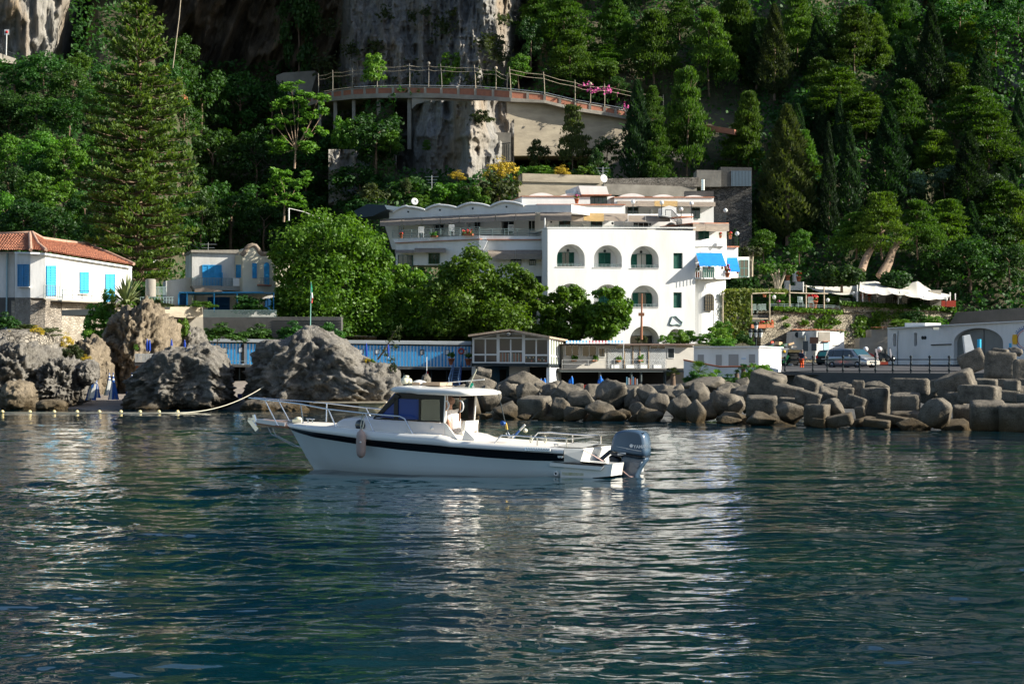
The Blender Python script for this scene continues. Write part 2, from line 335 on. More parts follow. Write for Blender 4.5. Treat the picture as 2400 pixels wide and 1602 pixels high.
# ================================================================== SEA
def build_water():
 rng=np.random.RandomState(4)
 vrows=np.concatenate([np.linspace(1900,1610,26)[:-1],np.linspace(1610,1020,420)[:-1],np.linspace(1020,950,70),np.array([944,938,930])])
 Yr=H*F/(vrows-HZ)
 k=np.concatenate([np.linspace(-.62,-.27,20)[:-1],np.linspace(-.27,.27,760),np.linspace(.27,.62,20)[1:]])
 Y,K=np.meshgrid(Yr,k,indexing='ij');X=K*Y
 dy=np.abs(np.gradient(Yr))[:,None]*np.ones_like(K);dx=Y*(.54/760)
 Z=np.zeros_like(X);n=110
 patch=0.75+0.5*vnoise(np.c_[X.ravel()*.12,Y.ravel()*.06,X.ravel()*0],5).reshape(X.shape)
 wx=0.35*vnoise(np.c_[X.ravel()*.5,Y.ravel()*.5,X.ravel()*0],9).reshape(X.shape)
 wy=0.35*vnoise(np.c_[X.ravel()*.5,Y.ravel()*.5,X.ravel()*0+4],11).reshape(X.shape)
 for i in range(n):
  lam=0.16*(4.0/0.16)**(rng.rand()**1.2)
  th=PI/2+rng.randn()*1.0
  kk=2*PI/lam;kx,ky=kk*math.cos(th),kk*math.sin(th)
  slope=(0.125 if lam < 1.2 else .095)*math.sqrt(2/n)
  a=slope/kk
  per=lam/(np.abs(math.sin(th))*dy+np.abs(math.cos(th))*dx+1e-6)
  wgt=np.clip((per-2.2)/2.2,0,1)
  Z += a*wgt*np.sin(kx*(X+wx)+ky*(Y+wy)+rng.rand()*2*PI)
 Z *= patch
 R,Cn=X.shape
 idx=np.arange(R*Cn).reshape(R,Cn)
 Fc=np.stack([idx[:-1,:-1],idx[:-1,1:],idx[1:,1:],idx[1:,:-1]],-1).reshape(-1,4)
 m=bpy.data.materials.new('sea_water');m.use_nodes=True;nt=m.node_tree;N=nt.nodes;L=nt.links;b=N['Principled BSDF']
 b.inputs['Base Color'].default_value=(0.002,0.022,0.028,1);b.inputs['Roughness'].default_value=0.03;b.inputs['IOR'].default_value=1.34
 b.inputs['Specular IOR Level'].default_value=0.5
 ge=N.new('ShaderNodeNewGeometry')
 hs=[]
 for sc_,dist,st in ((2.2,0.011,(.6,1,1)),(6.5,0.0042,(.65,1,1))):
  mp=N.new('ShaderNodeMapping');mp.inputs['Scale'].default_value=st;L.new(ge.outputs['Position'],mp.inputs[0])
  nz=N.new('ShaderNodeTexNoise');nz.inputs['Scale'].default_value=sc_;nz.inputs['Detail'].default_value=1.5;nz.inputs['Roughness'].default_value=.4
  L.new(mp.outputs[0],nz.inputs[0]);mu=N.new('ShaderNodeMath');mu.operation='MULTIPLY';mu.inputs[1].default_value=dist*1.3
  L.new(nz.outputs[0],mu.inputs[0]);hs.append(mu)
 ad=N.new('ShaderNodeMath');ad.operation='ADD';L.new(hs[0].outputs[0],ad.inputs[0]);L.new(hs[1].outputs[0],ad.inputs[1])
 bp=N.new('ShaderNodeBump');bp.inputs['Distance'].default_value=1.0;L.new(ad.outputs[0],bp.inputs['Height']);L.new(bp.outputs[0],b.inputs['Normal'])
 nz=N.new('ShaderNodeTexNoise');nz.inputs['Scale'].default_value=.12;L.new(ge.outputs['Position'],nz.inputs[0])
 r=N.new('ShaderNodeValToRGB');r.color_ramp.elements[0].position=.35;r.color_ramp.elements[1].position=.65
 r.color_ramp.elements[0].color=(0.0005,0.015,0.033,1);r.color_ramp.elements[1].color=(0.0008,0.025,0.031,1)
 L.new(nz.outputs[0],r.inputs[0]);L.new(r.outputs[0],b.inputs['Base Color'])
 o=np_mesh('water',np.c_[X.ravel(),Y.ravel(),Z.ravel()],Fc,m,smooth=True);structure(o)
 mb=MB();mb.quad((-900,-500,-.16),(900,-500,-.16),(900,135,-.16),(-900,135,-.16))
 structure(mb.build('open_water',m))
build_water()
# ================================================================== LAND
def sstep(a,b,x):
 t=np.clip((x-a)/(b-a),0,1);return t*t*(3-2*t)
limestone_cliff=rock_mat('cliff_limestone',(0.42,0.39,0.34),(0.27,0.26,0.245),(0.10,0.10,0.095),0.16,(1,1,0.28),0.5,tint=(0.33,0.25,0.17))
limestone_dark=rock_mat('cave_limestone',(0.34,0.25,0.17),(0.20,0.16,0.12),(0.07,0.06,0.05),0.2,(1,1,0.3),0.5)
limestone_shore=rock_mat('shore_limestone',(0.43,0.40,0.355),(0.28,0.26,0.23),(0.09,0.083,0.075),1.1,(1,1,1),0.34,wet=True)
limestone_sandy=rock_mat('sandy_limestone',(0.44,0.36,0.26),(0.30,0.245,0.175),(0.14,0.115,0.085),0.9,(1,1,.7),0.32,wet=True)
boulder_m=rock_mat('breakwater_stone',(0.27,0.235,0.19),(0.18,0.16,0.13),(0.075,0.068,0.058),2.4,(1,1,1),0.07,wet=True)
soil=mat('hill_soil',(0.045,0.055,0.022),0.95,col2=(0.10,0.085,0.055),vscale=.12,bump=.3,bscale=.8)
def sheet(name,us,vs_,D,m,mask=None,parent=None,smooth=True):
 U,Vv=np.meshgrid(us,vs_,indexing='ij');Y=D(U,Vv)
 X=(U-CX)*Y/F;Z=H+(HZ-Vv)*Y/F
 R,Cn=U.shape;idx=np.arange(R*Cn).reshape(R,Cn)
 q=np.stack([idx[:-1,:-1],idx[1:,:-1],idx[1:,1:],idx[:-1,1:]],-1)
 if mask is not None:
  uc=(U[:-1,:-1]+U[1:,1:])/2;vc=(Vv[:-1,:-1]+Vv[1:,1:])/2;q=q[mask(uc,vc)]
 return np_mesh(name,np.c_[X.ravel(),Y.ravel(),Z.ravel()],q.reshape(-1,4),m,parent,smooth=smooth)
def hill_D(U,V):
 D=203+(790-V)*0.066
 left=1-sstep(330,470,U)
 D=D*(1-left)+left*(172+(760-V)*0.098)
 gul=sstep(400,500,U)*(1-sstep(760,900,U))*sstep(800,560,V)
 D=D+gul*24
 rt=sstep(1700,1950,U);D=D-rt*3
 far=sstep(0,-900,V);D=D+far*40
 P=np.c_[U.ravel()/110,V.ravel()/110,U.ravel()*0]
 return D+fbm(P,3,4).reshape(U.shape)*5*sstep(780,600,V)
def hill_top(U):
 k=[-3000,-300,200,520,760,1000,1230,1500,1750,2000,2400,5200]
 t=[-900,-900,-900,-1000,-1350,-1350,-1250,-1150,-1150,-1350,-1500,-1500]  # unseen ridge heights, shaped so that little sky mirrors in the water
 return np.interp(U,k,t)+40*fbm(np.c_[U.ravel()/160,U.ravel()*0,U.ravel()*0],8,4).reshape(U.shape)
us=np.concatenate([np.linspace(-3000,-150,60)[:-1],np.linspace(-150,2550,220),np.linspace(2550,5200,60)[1:]])
tv=np.linspace(0,1,130)
def hill():
 U=us[:,None]*np.ones_like(tv)[None,:];top=hill_top(U)
 V=800+(top-800)*tv[None,:]**1.25
 Y=hill_D(U,V)+34*sstep(700,760,U)*(1-sstep(1235,1275,U))*sstep(225,180,V)+42*sstep(320,400,U)*(1-sstep(740,800,U))*sstep(200,150,V)+34*(1-sstep(150,230,U))*sstep(185,130,V)+30*sstep(920,950,U)*(1-sstep(1180,1210,U))*sstep(410,395,V)*(1-sstep(260,230,V))+13*sstep(1190,1215,U)*(1-sstep(1480,1560,U))*sstep(440,400,V)*(1-sstep(235,215,V))+22*sstep(2160,2200,U)*(1-sstep(2560,2600,U))*sstep(510,490,V)*sstep(-10,10,V);X=(U-CX)*Y/F;Z=H+(HZ-V)*Y/F
 R,Cn=U.shape;idx=np.arange(R*Cn).reshape(R,Cn)
 q=np.stack([idx[:-1,:-1],idx[1:,:-1],idx[1:,1:],idx[:-1,1:]],-1).reshape(-1,4)
 structure(np_mesh('hillside',np.c_[X.ravel(),Y.ravel(),Z.ravel()],q,soil,smooth=True))
hill()
def cliff_buttress():
 c=lambda V: 1140+(V-0)*(-0.12)
 def D(U,V):
  cc=c(V)
  d=np.where(U<cc,241+(cc-U)*0.046,241+(U-cc)*0.10+np.maximum(0,U-cc-60)*.25)
  d=d+(200-V)*0.022+sstep(830,740,U)*30
  P=np.c_[U.ravel()/46,V.ravel()/170,U.ravel()*0]
  Q=np.c_[U.ravel()/16,V.ravel()/40,U.ravel()*0]
  return d-ridged(P,21,5).reshape(U.shape)*3.2-ridged(Q,25,5,.62).reshape(U.shape)*1.5
 vv=np.concatenate([np.linspace(235,-20,130)[:-1],np.linspace(-20,-1150,60)])
 structure(sheet('limestone_cliff',np.linspace(735,1262,260),vv,D,limestone_cliff))
cliff_buttress()
def cave_cliff():
 def D(U,V):
  d=272+0*U+(160-V)*(-0.03)+sstep(700,560,U)*4
  P=np.c_[(U.ravel()+V.ravel()*.35)/60,V.ravel()/200,U.ravel()*0]
  return d-ridged(P,31,5).reshape(U.shape)*8-sstep(-50,-400,V)*10
 structure(sheet('cave_cliff',np.linspace(330,830,170),np.linspace(190,-700,170),D,limestone_dark))
 def D2(U,V):
  d=236+0*U+(U+100)*0.02+sstep(110,190,U+(140-V)*-.18)*22
  P=np.c_[U.ravel()/40,V.ravel()/150,U.ravel()*0]
  return d-ridged(P,41,5).reshape(U.shape)*3.2
 structure(sheet('left_cliff',np.linspace(-260,215,130),np.linspace(200,-420,120),D2,limestone_cliff))
 def D3(U,V):
  d=242+(2330-U)*0.04+(500-V)*.06
  P=np.c_[U.ravel()/40,V.ravel()/80,U.ravel()*0]
  return d-ridged(P,47,5).reshape(U.shape)*4+sstep(60,0,np.minimum(U-2150,999))*14+sstep(60,10,V)*10+sstep(440,500,V)*10
 structure(sheet('right_cliff',np.linspace(2150,2560,130),np.linspace(520,-20,120),D3,limestone_cliff))
 def D4(U,V):
  d=233+(400-V)*0.02-10*np.exp(-((U-1108)/42.)**2)+sstep(1010,940,U)*10
  P=np.c_[U.ravel()/34,V.ravel()/90,U.ravel()*0]
  return d-ridged(P,51,5).reshape(U.shape)*3.0
 structure(sheet('rock_face',np.linspace(890,1205,130),np.linspace(420,236,100),D4,limestone_cliff))
 def D5(U,V):
  d=236+0*U;P=np.c_[U.ravel()/34,V.ravel()/60,U.ravel()*0]
  return d-ridged(P,57,5).reshape(U.shape)*2.5
 structure(sheet('rock_slab',np.linspace(770,930,60),np.linspace(490,350,60),D5,limestone_cliff,mask=lambda u,v: (v-480)<-(u-930)*.0-0 ))
 def D6(U,V):
  d=236+(450-V)*.055+0*U;P=np.c_[U.ravel()/30,V.ravel()/40,U.ravel()*0]
  return d-ridged(P,59,5).reshape(U.shape)*3
 structure(sheet('rocky_slope',np.linspace(1440,1780,110),np.linspace(420,160,90),D6,limestone_cliff))
cave_cliff()
sand=mat('beach_gravel',(0.30,0.26,0.22),0.95,col2=(0.20,0.17,0.15),vscale=1.5,bump=.05,bscale=8)
asphalt=mat('asphalt',(0.075,0.075,0.08),0.9,col2=(0.05,0.05,0.055),vscale=1.0,bump=.01)
def flat(name,pts,m):
 mb=MB()
 for (a,b),(c,d) in zip(pts[:-1],pts[1:]): mb.quad(a,b,d,c)
 return structure(mb.build(name,m))
def G(u,Y,z): return ((u-CX)*Y/F,Y,z)
def beach():
 us_=np.linspace(-400,700,120);Ys=np.linspace(112,165,60)
 U,Y=np.meshgrid(us_,Ys,indexing='ij');X=(U-CX)*Y/F
 Z=np.interp(Y,[112,116,122,135,165],[-.7,.0,.42,.9,1.6])+0.12*fbm(np.c_[X.ravel()*.4,Y.ravel()*.4,X.ravel()*0],3,4).reshape(X.shape)
 idx=np.arange(U.size).reshape(U.shape)
 q=np.stack([idx[:-1,:-1],idx[1:,:-1],idx[1:,1:],idx[:-1,1:]],-1).reshape(-1,4)
 structure(np_mesh('beach',np.c_[X.ravel(),Y.ravel(),Z.ravel()],q,sand,smooth=True))
beach()
flat('shingle',[(G(690,134,-.6),G(1090,126,-.6)),(G(690,150,-.3),G(1090,140,-.3)),(G(690,166,1.4),G(1100,166,1.4))],concrete_dark)
flat('ground',[((-260,160,1.4),(-2,160,1.4)),((-260,203,4.9),(-2,203,4.9)),((-300,215,7),(0,215,7))],soil)
flat('harbour_ground',[((-1,89,-1.6),(60,66,-1.6)),((-1,98,-.2),(60,86,1.0)),((-1,160,.9),(12,124,1.2)),((-6,170,1.0),(19,170,1.3))],concrete_dark)
flat('garden_ground',[((-28,163,4.9),(-3,163,4.9)),((-28,206,5.6),(-3,206,5.6))],soil)
flat('hotel_ground',[((-3,163,4.15),(19.3,163,4.0)),((-3,178,4.3),(21,178,4.2)),((-3,206,5.4),(23,206,5.4))],soil)
mb=MB();mb.box(-3,19.3,162.6,163.4,.4,4.12);structure(mb.build('garden_wall_base',concrete_dark))
qa=G(1800,126,1.93);qb=(75,116,1.95)
flat('quay_road',[(qa,qb),(G(1770,150,2.15),(75,150,2.3)),(G(1760,198,3.05),(85,198,3.05))],asphalt)
# ================================================================== ROCKS
def ico(n):
 bm=bmesh.new();bmesh.ops.create_icosphere(bm,subdivisions=n,radius=1)
 V=np.array([v.co[:] for v in bm.verts]);Fc=np.array([[v.index for v in f.verts] for f in bm.faces]);bm.free()
 return V,Fc
ICO={n: ico(n) for n in (3,4,5,6)}
def rot_rand(rng,tilt=1.0):
 a,b,c=rng.rand(3)*2*PI
 return np.array(Matrix.Rotation(c,3,'Z') @ Matrix.Rotation((b-PI)*tilt*.3,3,'X') @ Matrix.Rotation((a-PI)*tilt*.3,3,'Y'))
def polyrock(c,size,seed,sub=4,nplanes=8,cuby=0.0,rot=None,soft=48.,namp=0.03,nfreq=1.5,cut=None):
 """convex, softly edged stone: intersection of half spaces, then noise. cuby>0: a chamfered block"""
 rng=np.random.RandomState(seed);V,Fc=ICO[sub]
 if cuby > 0:
  Nn=[(1,0,0),(-1,0,0),(0,1,0),(0,-1,0),(0,0,1),(0,0,-1)];Hh=[1]*6
  for s in [(a,b,cc) for a in (-1,0,1) for b in (-1,0,1) for cc in (-1,0,1) if abs(a)+abs(b)+abs(cc) == 2]:
   Nn.append(tuple(np.array(s)/math.sqrt(2)));Hh.append(math.sqrt(2)*(1-cuby*.32*(0.2+.8*rng.rand())))
 else:
  Nn=[];Hh=[]
  for i in range(nplanes):
   n=rng.randn(3);n /= np.linalg.norm(n);Nn.append(tuple(n));Hh.append(0.70+0.3*rng.rand())
  for a in range(3):
   for sg in (-1,1):
    n=np.zeros(3);n[a]=sg;n += rng.randn(3)*.18;n /= np.linalg.norm(n);Nn.append(tuple(n));Hh.append(.86+.1*rng.rand())
 if cuby == 0: Nn += [(-.42,-.88,.12+.2*rng.randn()),(.82,-.5,.25),(.1,-.1,1.),(-.5,-.6,-.6)];Hh += [.62+.2*rng.rand(),.66+.15*rng.rand(),.8,.7]
 Nn=np.array(Nn);Nn=Nn/np.linalg.norm(Nn,axis=1)[:,None];Hh=np.array(Hh)
 dn=V@Nn.T;r=Hh[None,:]/np.maximum(dn,1e-3)
 r=np.minimum(r,6.0)
 rr=-np.log(np.exp(-soft*r).sum(1))/soft if cuby == 0 else -np.log(np.exp(-soft*3*r).sum(1))/(soft*3)
 P=V*rr[:,None]
 P=P*(1+namp*fbm(P*nfreq+seed*3.1,seed,4)[:,None]*2+.03*ridged(P*3.0+seed,seed+3,5,.68)[:,None])
 P=P*np.array(size)[None,:]
 R=rot_rand(rng) if rot is None else np.array(rot)
 P=P@R.T
 return P+np.array(c)[None,:],Fc
SK=np.array([[.8,0,.5],[0,.6,0],[-1.6,0,1.2]])
def crag(name,u0,v0,u1,v1,Y,depth,seed,m,sub=6,amp=.22,freq=1.2,power=2.6,label='',cat='rock',strat=(1,1,1),parent=None,lean=0,rag=1.0,origin=None,skew=0.0,top=None):
 """big shore rock filling the pixel box, superellipsoid plus ridged relief"""
 a,b=at(u0,v1,Y),at(u1,v0,Y);c=((a.x+b.x)/2,Y,(a.z+b.z)/2);sx,sz=abs(b.x-a.x)/2,abs(b.z-a.z)/2
 V,Fc=ICO[sub]
 r=(np.abs(V)**power).sum(1)**(-1/power);P=V*r[:,None]
 Q=P*np.array([1,depth/sx,sz/sx])*freq*np.array(strat)+seed*7.7
 n=ridged(Q,seed,6,.55)-.35;n2=fbm(Q*.6+9,seed+5,3);n3=ridged(Q*3.1,seed+9,4,.6)-.3;n4=ridged(Q*7.5,seed+4,3,.65)-.3;n5=ridged(Q@SK*1.7,seed+6,4,.6)-.3
 P=P*(1+amp*(n*.6+n2*.9+n5*.6)+amp*rag*(.42*n3+.26*n4))[:,None]
 P[:,0] += skew*P[:,2]
 if top is not None:
  tx,tz=zip(*top);P[:,2]=np.where(P[:,2] > -1,(P[:,2]+1)*np.interp(P[:,0],tx,tz)-1,P[:,2])
 lo,hi=P.min(0),P.max(0);hi[2]=np.percentile(P[:,2],96.5);P[:,0]=(P[:,0]-lo[0])/(hi[0]-lo[0])*2-1;P[:,2]=(P[:,2]-lo[2])/(hi[2]-lo[2])*2-1
 W_=P*np.array([sx,depth,sz])+np.array(c)
 o=np_mesh(name,W_,Fc,m,parent,origin=None if parent else (c[0],Y,0),smooth=False)
 if label: tag(o,label,cat)
 return o
crag('sea_rock',300,816,554,985,118.5,4.0,3,limestone_shore,6,.22,1.7,4.5,'lower rounded grey limestone rock on the beach beside the closed deckchairs','rock',top=[(-1,.6),(-.6,.80),(-.2,.97),(.1,.95),(.6,1.03),(.85,.95),(1,.75)])
crag('sea_rock',566,783,930,1000,119.5,5.0,5,limestone_shore,6,.20,2.0,4.5,'largest craggy grey limestone rock in front of the striped cabins, flagpole above its peak','rock',strat=(1.2,1,.8),top=[(-1,.80),(-.7,.88),(-.35,.91),(-.15,1.0),(.1,.96),(.35,.87),(.6,.74),(.85,.60),(1,.5)])
crag('sea_rock',795,850,948,985,117.0,2.6,9,limestone_shore,5,.25,1.3,2.6,'sloping grey rock shoulder at the right foot of the largest craggy rock','rock',strat=(1.2,1,.7))
crag('sea_rock',565,935,690,990,114.0,2.0,12,limestone_shore,5,.22,1.3,2.6,'low wet rock with yellow algae at the waterline behind the bow railing','rock')
crag('shore_cliff',-60,800,136,990,121.0,5,14,limestone_shore,6,.30,1.5,3.2,'jagged grey cliff at the left edge below the rubble bastion','rock')
crag('shore_cliff',104,845,212,985,120.5,4,15,limestone_shore,6,.30,1.5,2.8,'grey rock buttress with grass on its back between the left cliff and the blue parasol','rock')
crag('shore_boulder',4,893,93,975,116.0,2.2,16,limestone_sandy,5,.18,1.1,2.5,'rounded golden boulder at the water edge in the left corner','rock')
crag('shore_boulder',86,936,158,968,114.2,1.2,17,limestone_sandy,4,.2,1.2,2.4,'low flat seaweed covered rock just right of the golden boulder','rock')
crag('rock_stack',235,722,425,960,137.0,5.5,18,limestone_sandy,6,.28,1.5,3.2,'tall sunlit sandy limestone outcrop below the spiky agave','rock',strat=(1.3,1,.7),top=[(-1,.8),(-.4,.98),(1,1.0)])
crag('rock_stack',168,800,268,960,130.0,4.5,28,limestone_sandy,5,.28,1.5,3.0,'shadowed rock recess under the hanging green shrub','rock')
crag('rock_stack',418,770,486,900,146.0,3,19,limestone_shore,5,.28,1.3,3.4,'grey rock pillar with ivy left of the striped cabins','rock')
crag('shore_boulder',183,845,232,905,119.0,1.6,20,limestone_shore,5,.25,1.1,2.4,'tilted grey boulder overhanging the beach above the closed parasols','rock')
# ---- breakwater. name, box in picture rows (from crop E / F / H), Y by water row
def YW(v): return H*F/(v-HZ)
BW=[]
def bould(cr,x0,y0,x1,y1,Y,desc,**k):
 (u0,v0),(u1,v1)=cr(x0,y0),cr(x1,y1);BW.append((u0,v0,u1,v1,Y,desc,k))
E=cE
for _q in ((905,925,985,985,101,'dark low stone behind the boat cabin'),(965,915,1040,982,100,'brown stone seen through the boat cockpit'),(1025,905,1095,980,99,'rough stone beside the boat stern rail')): BW.append((*_q[:5],_q[5],{}))
bould(E,165,445,400,640,97,'large rounded stone behind the green flag')
bould(E,250,390,365,500,104,'dark pointed stone behind the green flag boulder')
bould(E,255,530,440,730,94,'tall leaning stone')
bould(E,140,600,280,775,93.5,'rough honey coloured stone')
bould(E,405,425,780,600,106,'broad humped stone in front of the white panel')
bould(E,425,505,590,640,98,'light topped stone')
bould(E,555,510,725,650,97,'round pale stone')
bould(E,690,510,765,590,101,'small pale stone')
bould(E,370,650,590,795,92.5,'low brown wet stone')
bould(E,270,745,370,795,91.5,'small flat wet stone')
bould(E,575,610,820,790,91,'squarish stone with a flat top',cuby=.3)
bould(E,560,735,680,795,90.5,'little brown wedge stone')
bould(E,750,495,935,620,99,'shadowed stone',)
bould(E,830,495,1060,680,95,'pyramid shaped stone')
bould(E,1000,515,1070,565,100,'small warm knob stone')
bould(E,820,625,970,800,90.5,'dark upright stone')
bould(E,945,565,1165,720,93,'wide domed stone')
bould(E,920,690,1100,805,89.5,'smooth sloping wet stone')
bould(E,1080,645,1310,805,89,'rounded stone with a sunny cap')
bould(E,1200,720,1390,810,88,'low rounded wet stone')
bould(E,1165,480,1400,715,93.5,'tallest upright stone')
bould(E,1380,540,1500,700,96,'grey stone behind the tallest one')
bould(E,1475,525,1640,720,93,'pale slab like stone')
bould(E,1420,660,1560,800,88.5,'slanted shadowed stone')
bould(E,1480,700,1680,820,87.5,'low dark shelf stone')
bould(E,1540,590,1720,770,90,'large rounded stone in half shade')
bould(E,1640,560,1780,640,94,'small grey ledge stone')
bould(E,1300,710,1440,800,91,'dark low stone')
bould(E,1600,530,1800,580,100,'flat pale slab')
bould(E,1710,595,1960,820,87,'dark faceted stone with a bright right side')
bould(E,1750,560,1900,640,92,'long dark ridge stone')
bould(E,1860,505,2090,700,92,'angular stone with a bright right face')
bould(E,1860,640,2005,820,85.5,'bright wedge at the waterline')
bould(E,2040,570,2300,790,88,'boulder with sunny shoulder')
bould(E,1820,465,2150,600,97,'broad dark stone on the crest')
bould(E,2130,545,2345,680,94,'blocky stone behind the sunny shoulder',cuby=.3)
bould(E,2230,470,2349,560,98,'small pale crest stone')
bould(E,1960,640,2110,800,88,'shadowed stone wedged low')
bould(E,2090,740,2280,830,84,'flat brown wet stone')
BWF=[]
FF=cF
def blk(x0,y0,x1,y1,Y,desc,**k):
 (u0,v0),(u1,v1)=cF(x0,y0),cF(x1,y1);BW.append((u0,v0,u1,v1,Y,desc,k))
blk(255,950,520,1140,90,'large tilted concrete cube',cuby=.22,ry=.28)
blk(400,1050,665,1160,87,'long tilted concrete block',cuby=.22,ry=.2)
blk(585,990,795,1130,92,'tilted cube with chamfered edge',cuby=.25,ry=.3)
blk(220,1128,468,1300,84,'square rough textured cube',cuby=.2,ry=.02)
blk(225,1250,460,1365,81,'low wet stone')
blk(465,1145,690,1230,86,'flat block in shade',cuby=.2,ry=.06)
blk(600,1095,805,1210,85,'slanting slab',cuby=.2,ry=.25)
blk(455,1180,690,1350,81.5,'dark leaning block')
blk(15,1285,185,1350,82,'small flat wet stone')
blk(775,1055,945,1200,86,'dark wedge shaped block')
blk(920,1055,1050,1230,85,'upright block with a lit face',cuby=.2,ry=.1)
blk(790,1060,1030,1110,95,'long concrete ledge at the back',cuby=.1,ry=0)
blk(1030,1010,1130,1150,85,'upright square pillar block',cuby=.25,ry=.04)
blk(985,1130,1150,1240,82,'tetrapod like waist of a concrete unit',cuby=.35,ry=.3)
blk(1060,1210,1140,1350,80,'leg of a concrete unit',cuby=.3,ry=-.15)
blk(800,1150,980,1330,80.5,'rounded block in shade')
blk(680,1190,860,1370,80,'dark square block',cuby=.15,ry=0)
blk(725,1305,840,1380,78,'short lit block at the waterline',cuby=.2,ry=.1)
blk(830,1275,1045,1370,78,'slim slanted wet block',cuby=.2,ry=-.2)
blk(1125,1060,1325,1340,83,'big square block in shade',cuby=.15,ry=0)
blk(1130,1020,1325,1085,90,'low white veined rubble')
blk(1322,995,1632,1130,82,'long beam with a flat sunny top',cuby=.2,ry=.02)
blk(1325,1110,1560,1290,80,'second long beam under the first',cuby=.2,ry=.0)
blk(1120,1310,1330,1375,77,'flat wet slab',cuby=.2,ry=.1)
blk(1220,1280,1480,1350,78,'thin plank like slab sloping right',cuby=.15,ry=.18)
blk(1540,1150,1810,1385,75.5,'large dark sloping rock')
blk(1690,950,1985,1180,80,'leaning rectangular pillar lying to the right',cuby=.22,ry=-.32)
blk(1630,990,1850,1100,88,'pale slab sloping up to the right',cuby=.2,ry=-.2)
blk(1850,1045,2170,1200,78,'long block with a lit right end',cuby=.28,ry=.04)
blk(1760,1100,1900,1230,79,'rounded dark block end',cuby=.4,ry=.0)
blk(1930,1170,2210,1400,74.5,'big front cube with mottled top edge',cuby=.16,ry=.0)
blk(2160,1190,2420,1420,74,'cube at the right edge of the picture',cuby=.16,ry=-.02)
blk(1800,1200,1950,1360,76.5,'block sunk in shadow',cuby=.2,ry=0)
blk(1850,785,2060,960,100,'long slab tipped up to the right',cuby=.2,ry=-.4)
blk(2040,795,2290,1020,96,'tall slab of the top row',cuby=.18,ry=.06)
blk(2265,850,2420,1060,92,'top row cube cut by the right edge',cuby=.18,ry=.02)
blk(2100,770,2230,850,104,'small sunny cube on the crest',cuby=.25,ry=.1)
blk(2230,760,2340,830,106,'heap of pale broken stone')
blk(1970,1000,2150,1100,88,'square block with lit side',cuby=.2,ry=.05)
blk(2200,1010,2320,1100,87,'rounded block with bright rim',cuby=.4,ry=0)
blk(2150,1090,2320,1190,84,'purple grey cylinder like block',cuby=.4,ry=.08)
blk(2295,1110,2420,1190,83,'small purple grey block at the edge',cuby=.4,ry=.0)
blk(2120,1000,2420,1120,91,'shadowed block behind the purple grey ones',cuby=.2,ry=0)
blk(1320,1250,1560,1400,78.5,'dark foot block under the beams',cuby=.2,ry=0)
blk(1000,1300,1200,1400,79,'dark foot stone below the pillar')
for i in range(11):
 x=20+i*215;BW.append((1680+(x-60)/3.26,895,1680+(x+210)/3.26,960-i*2,97-i*.9,'shadowed filler stone in the second row',{}))
for i in range(14):
 x=60+i*165;BW.append((1040+x/3.26,900,1040+(x+190)/3.26,968,101-i*.6,'shadowed filler stone in the back row',{}))
for i in range(13):
 u=1080+i*105;Yw=np.interp(u,[1080,1300,1700,2100,2400],[96,91.5,87,78,75])-1.0;v=HZ+H*F/Yw
 BW.append((u-30,v-26,u+48,v+18,Yw,'small wet foot stone at the waterline',{}))
BW.sort(key=lambda t: (t[0]+t[2]))
seen={}
for i,(u0,v0,u1,v1,Y,desc,k) in enumerate(BW):
 a,b=at(u0,v1,Y),at(u1,v0,Y);c=((a.x+b.x)/2,Y,(a.z+b.z)/2);sx,sz=abs(b.x-a.x)/2,abs(b.z-a.z)/2
 cub=k.get('cuby',0);cap_=min(sx,sz)
 if cub:
  rng=random.Random(i);ang=k.get('ry',0)
  rot=Matrix.Rotation(-rng.uniform(.12,.55),3,'Z') @ Matrix.Rotation(ang,3,'Y') @ Matrix.Rotation(rng.uniform(-.1,.18),3,'X')
  P,Fc=polyrock(c,(sx*.92,max(cap_,sx*.6),sz*.92),i+1,4,cuby=cub,rot=rot,namp=.02,nfreq=2.2)
 else:
  P,Fc=polyrock((0,0,0),(1,1,1),i+1,4,rot=None,namp=.05)
  ext=(P.max(0)-P.min(0))/2;mid=(P.max(0)+P.min(0))/2
  P=(P-mid)/ext*np.array([sx,max(cap_*1.1,sx*.7),sz])*1.05+np.array(c)
 sm=False
 o=np_mesh('boulder' if not cub else 'concrete_block',P,Fc,boulder_m,origin=c,smooth=sm)
 n=seen.get(desc,0);seen[desc]=n+1
 BW[i]=(u0,v0,u1,v1,Y,desc,o)
 o['group']='stones and blocks of the breakwater';o['category']='concrete block' if cub else 'boulder'
from collections import Counter
cnt=Counter(t[5] for t in BW);cur=Counter()
for (u0,v0,u1,v1,Y,desc,o) in BW:
 if cnt[desc] > 1: o['label']=desc+', '+ordinal(cur[desc],cnt[desc]);cur[desc] += 1
 else: o['label']=desc+(' on the breakwater' if len(desc.split()) < 10 else '')
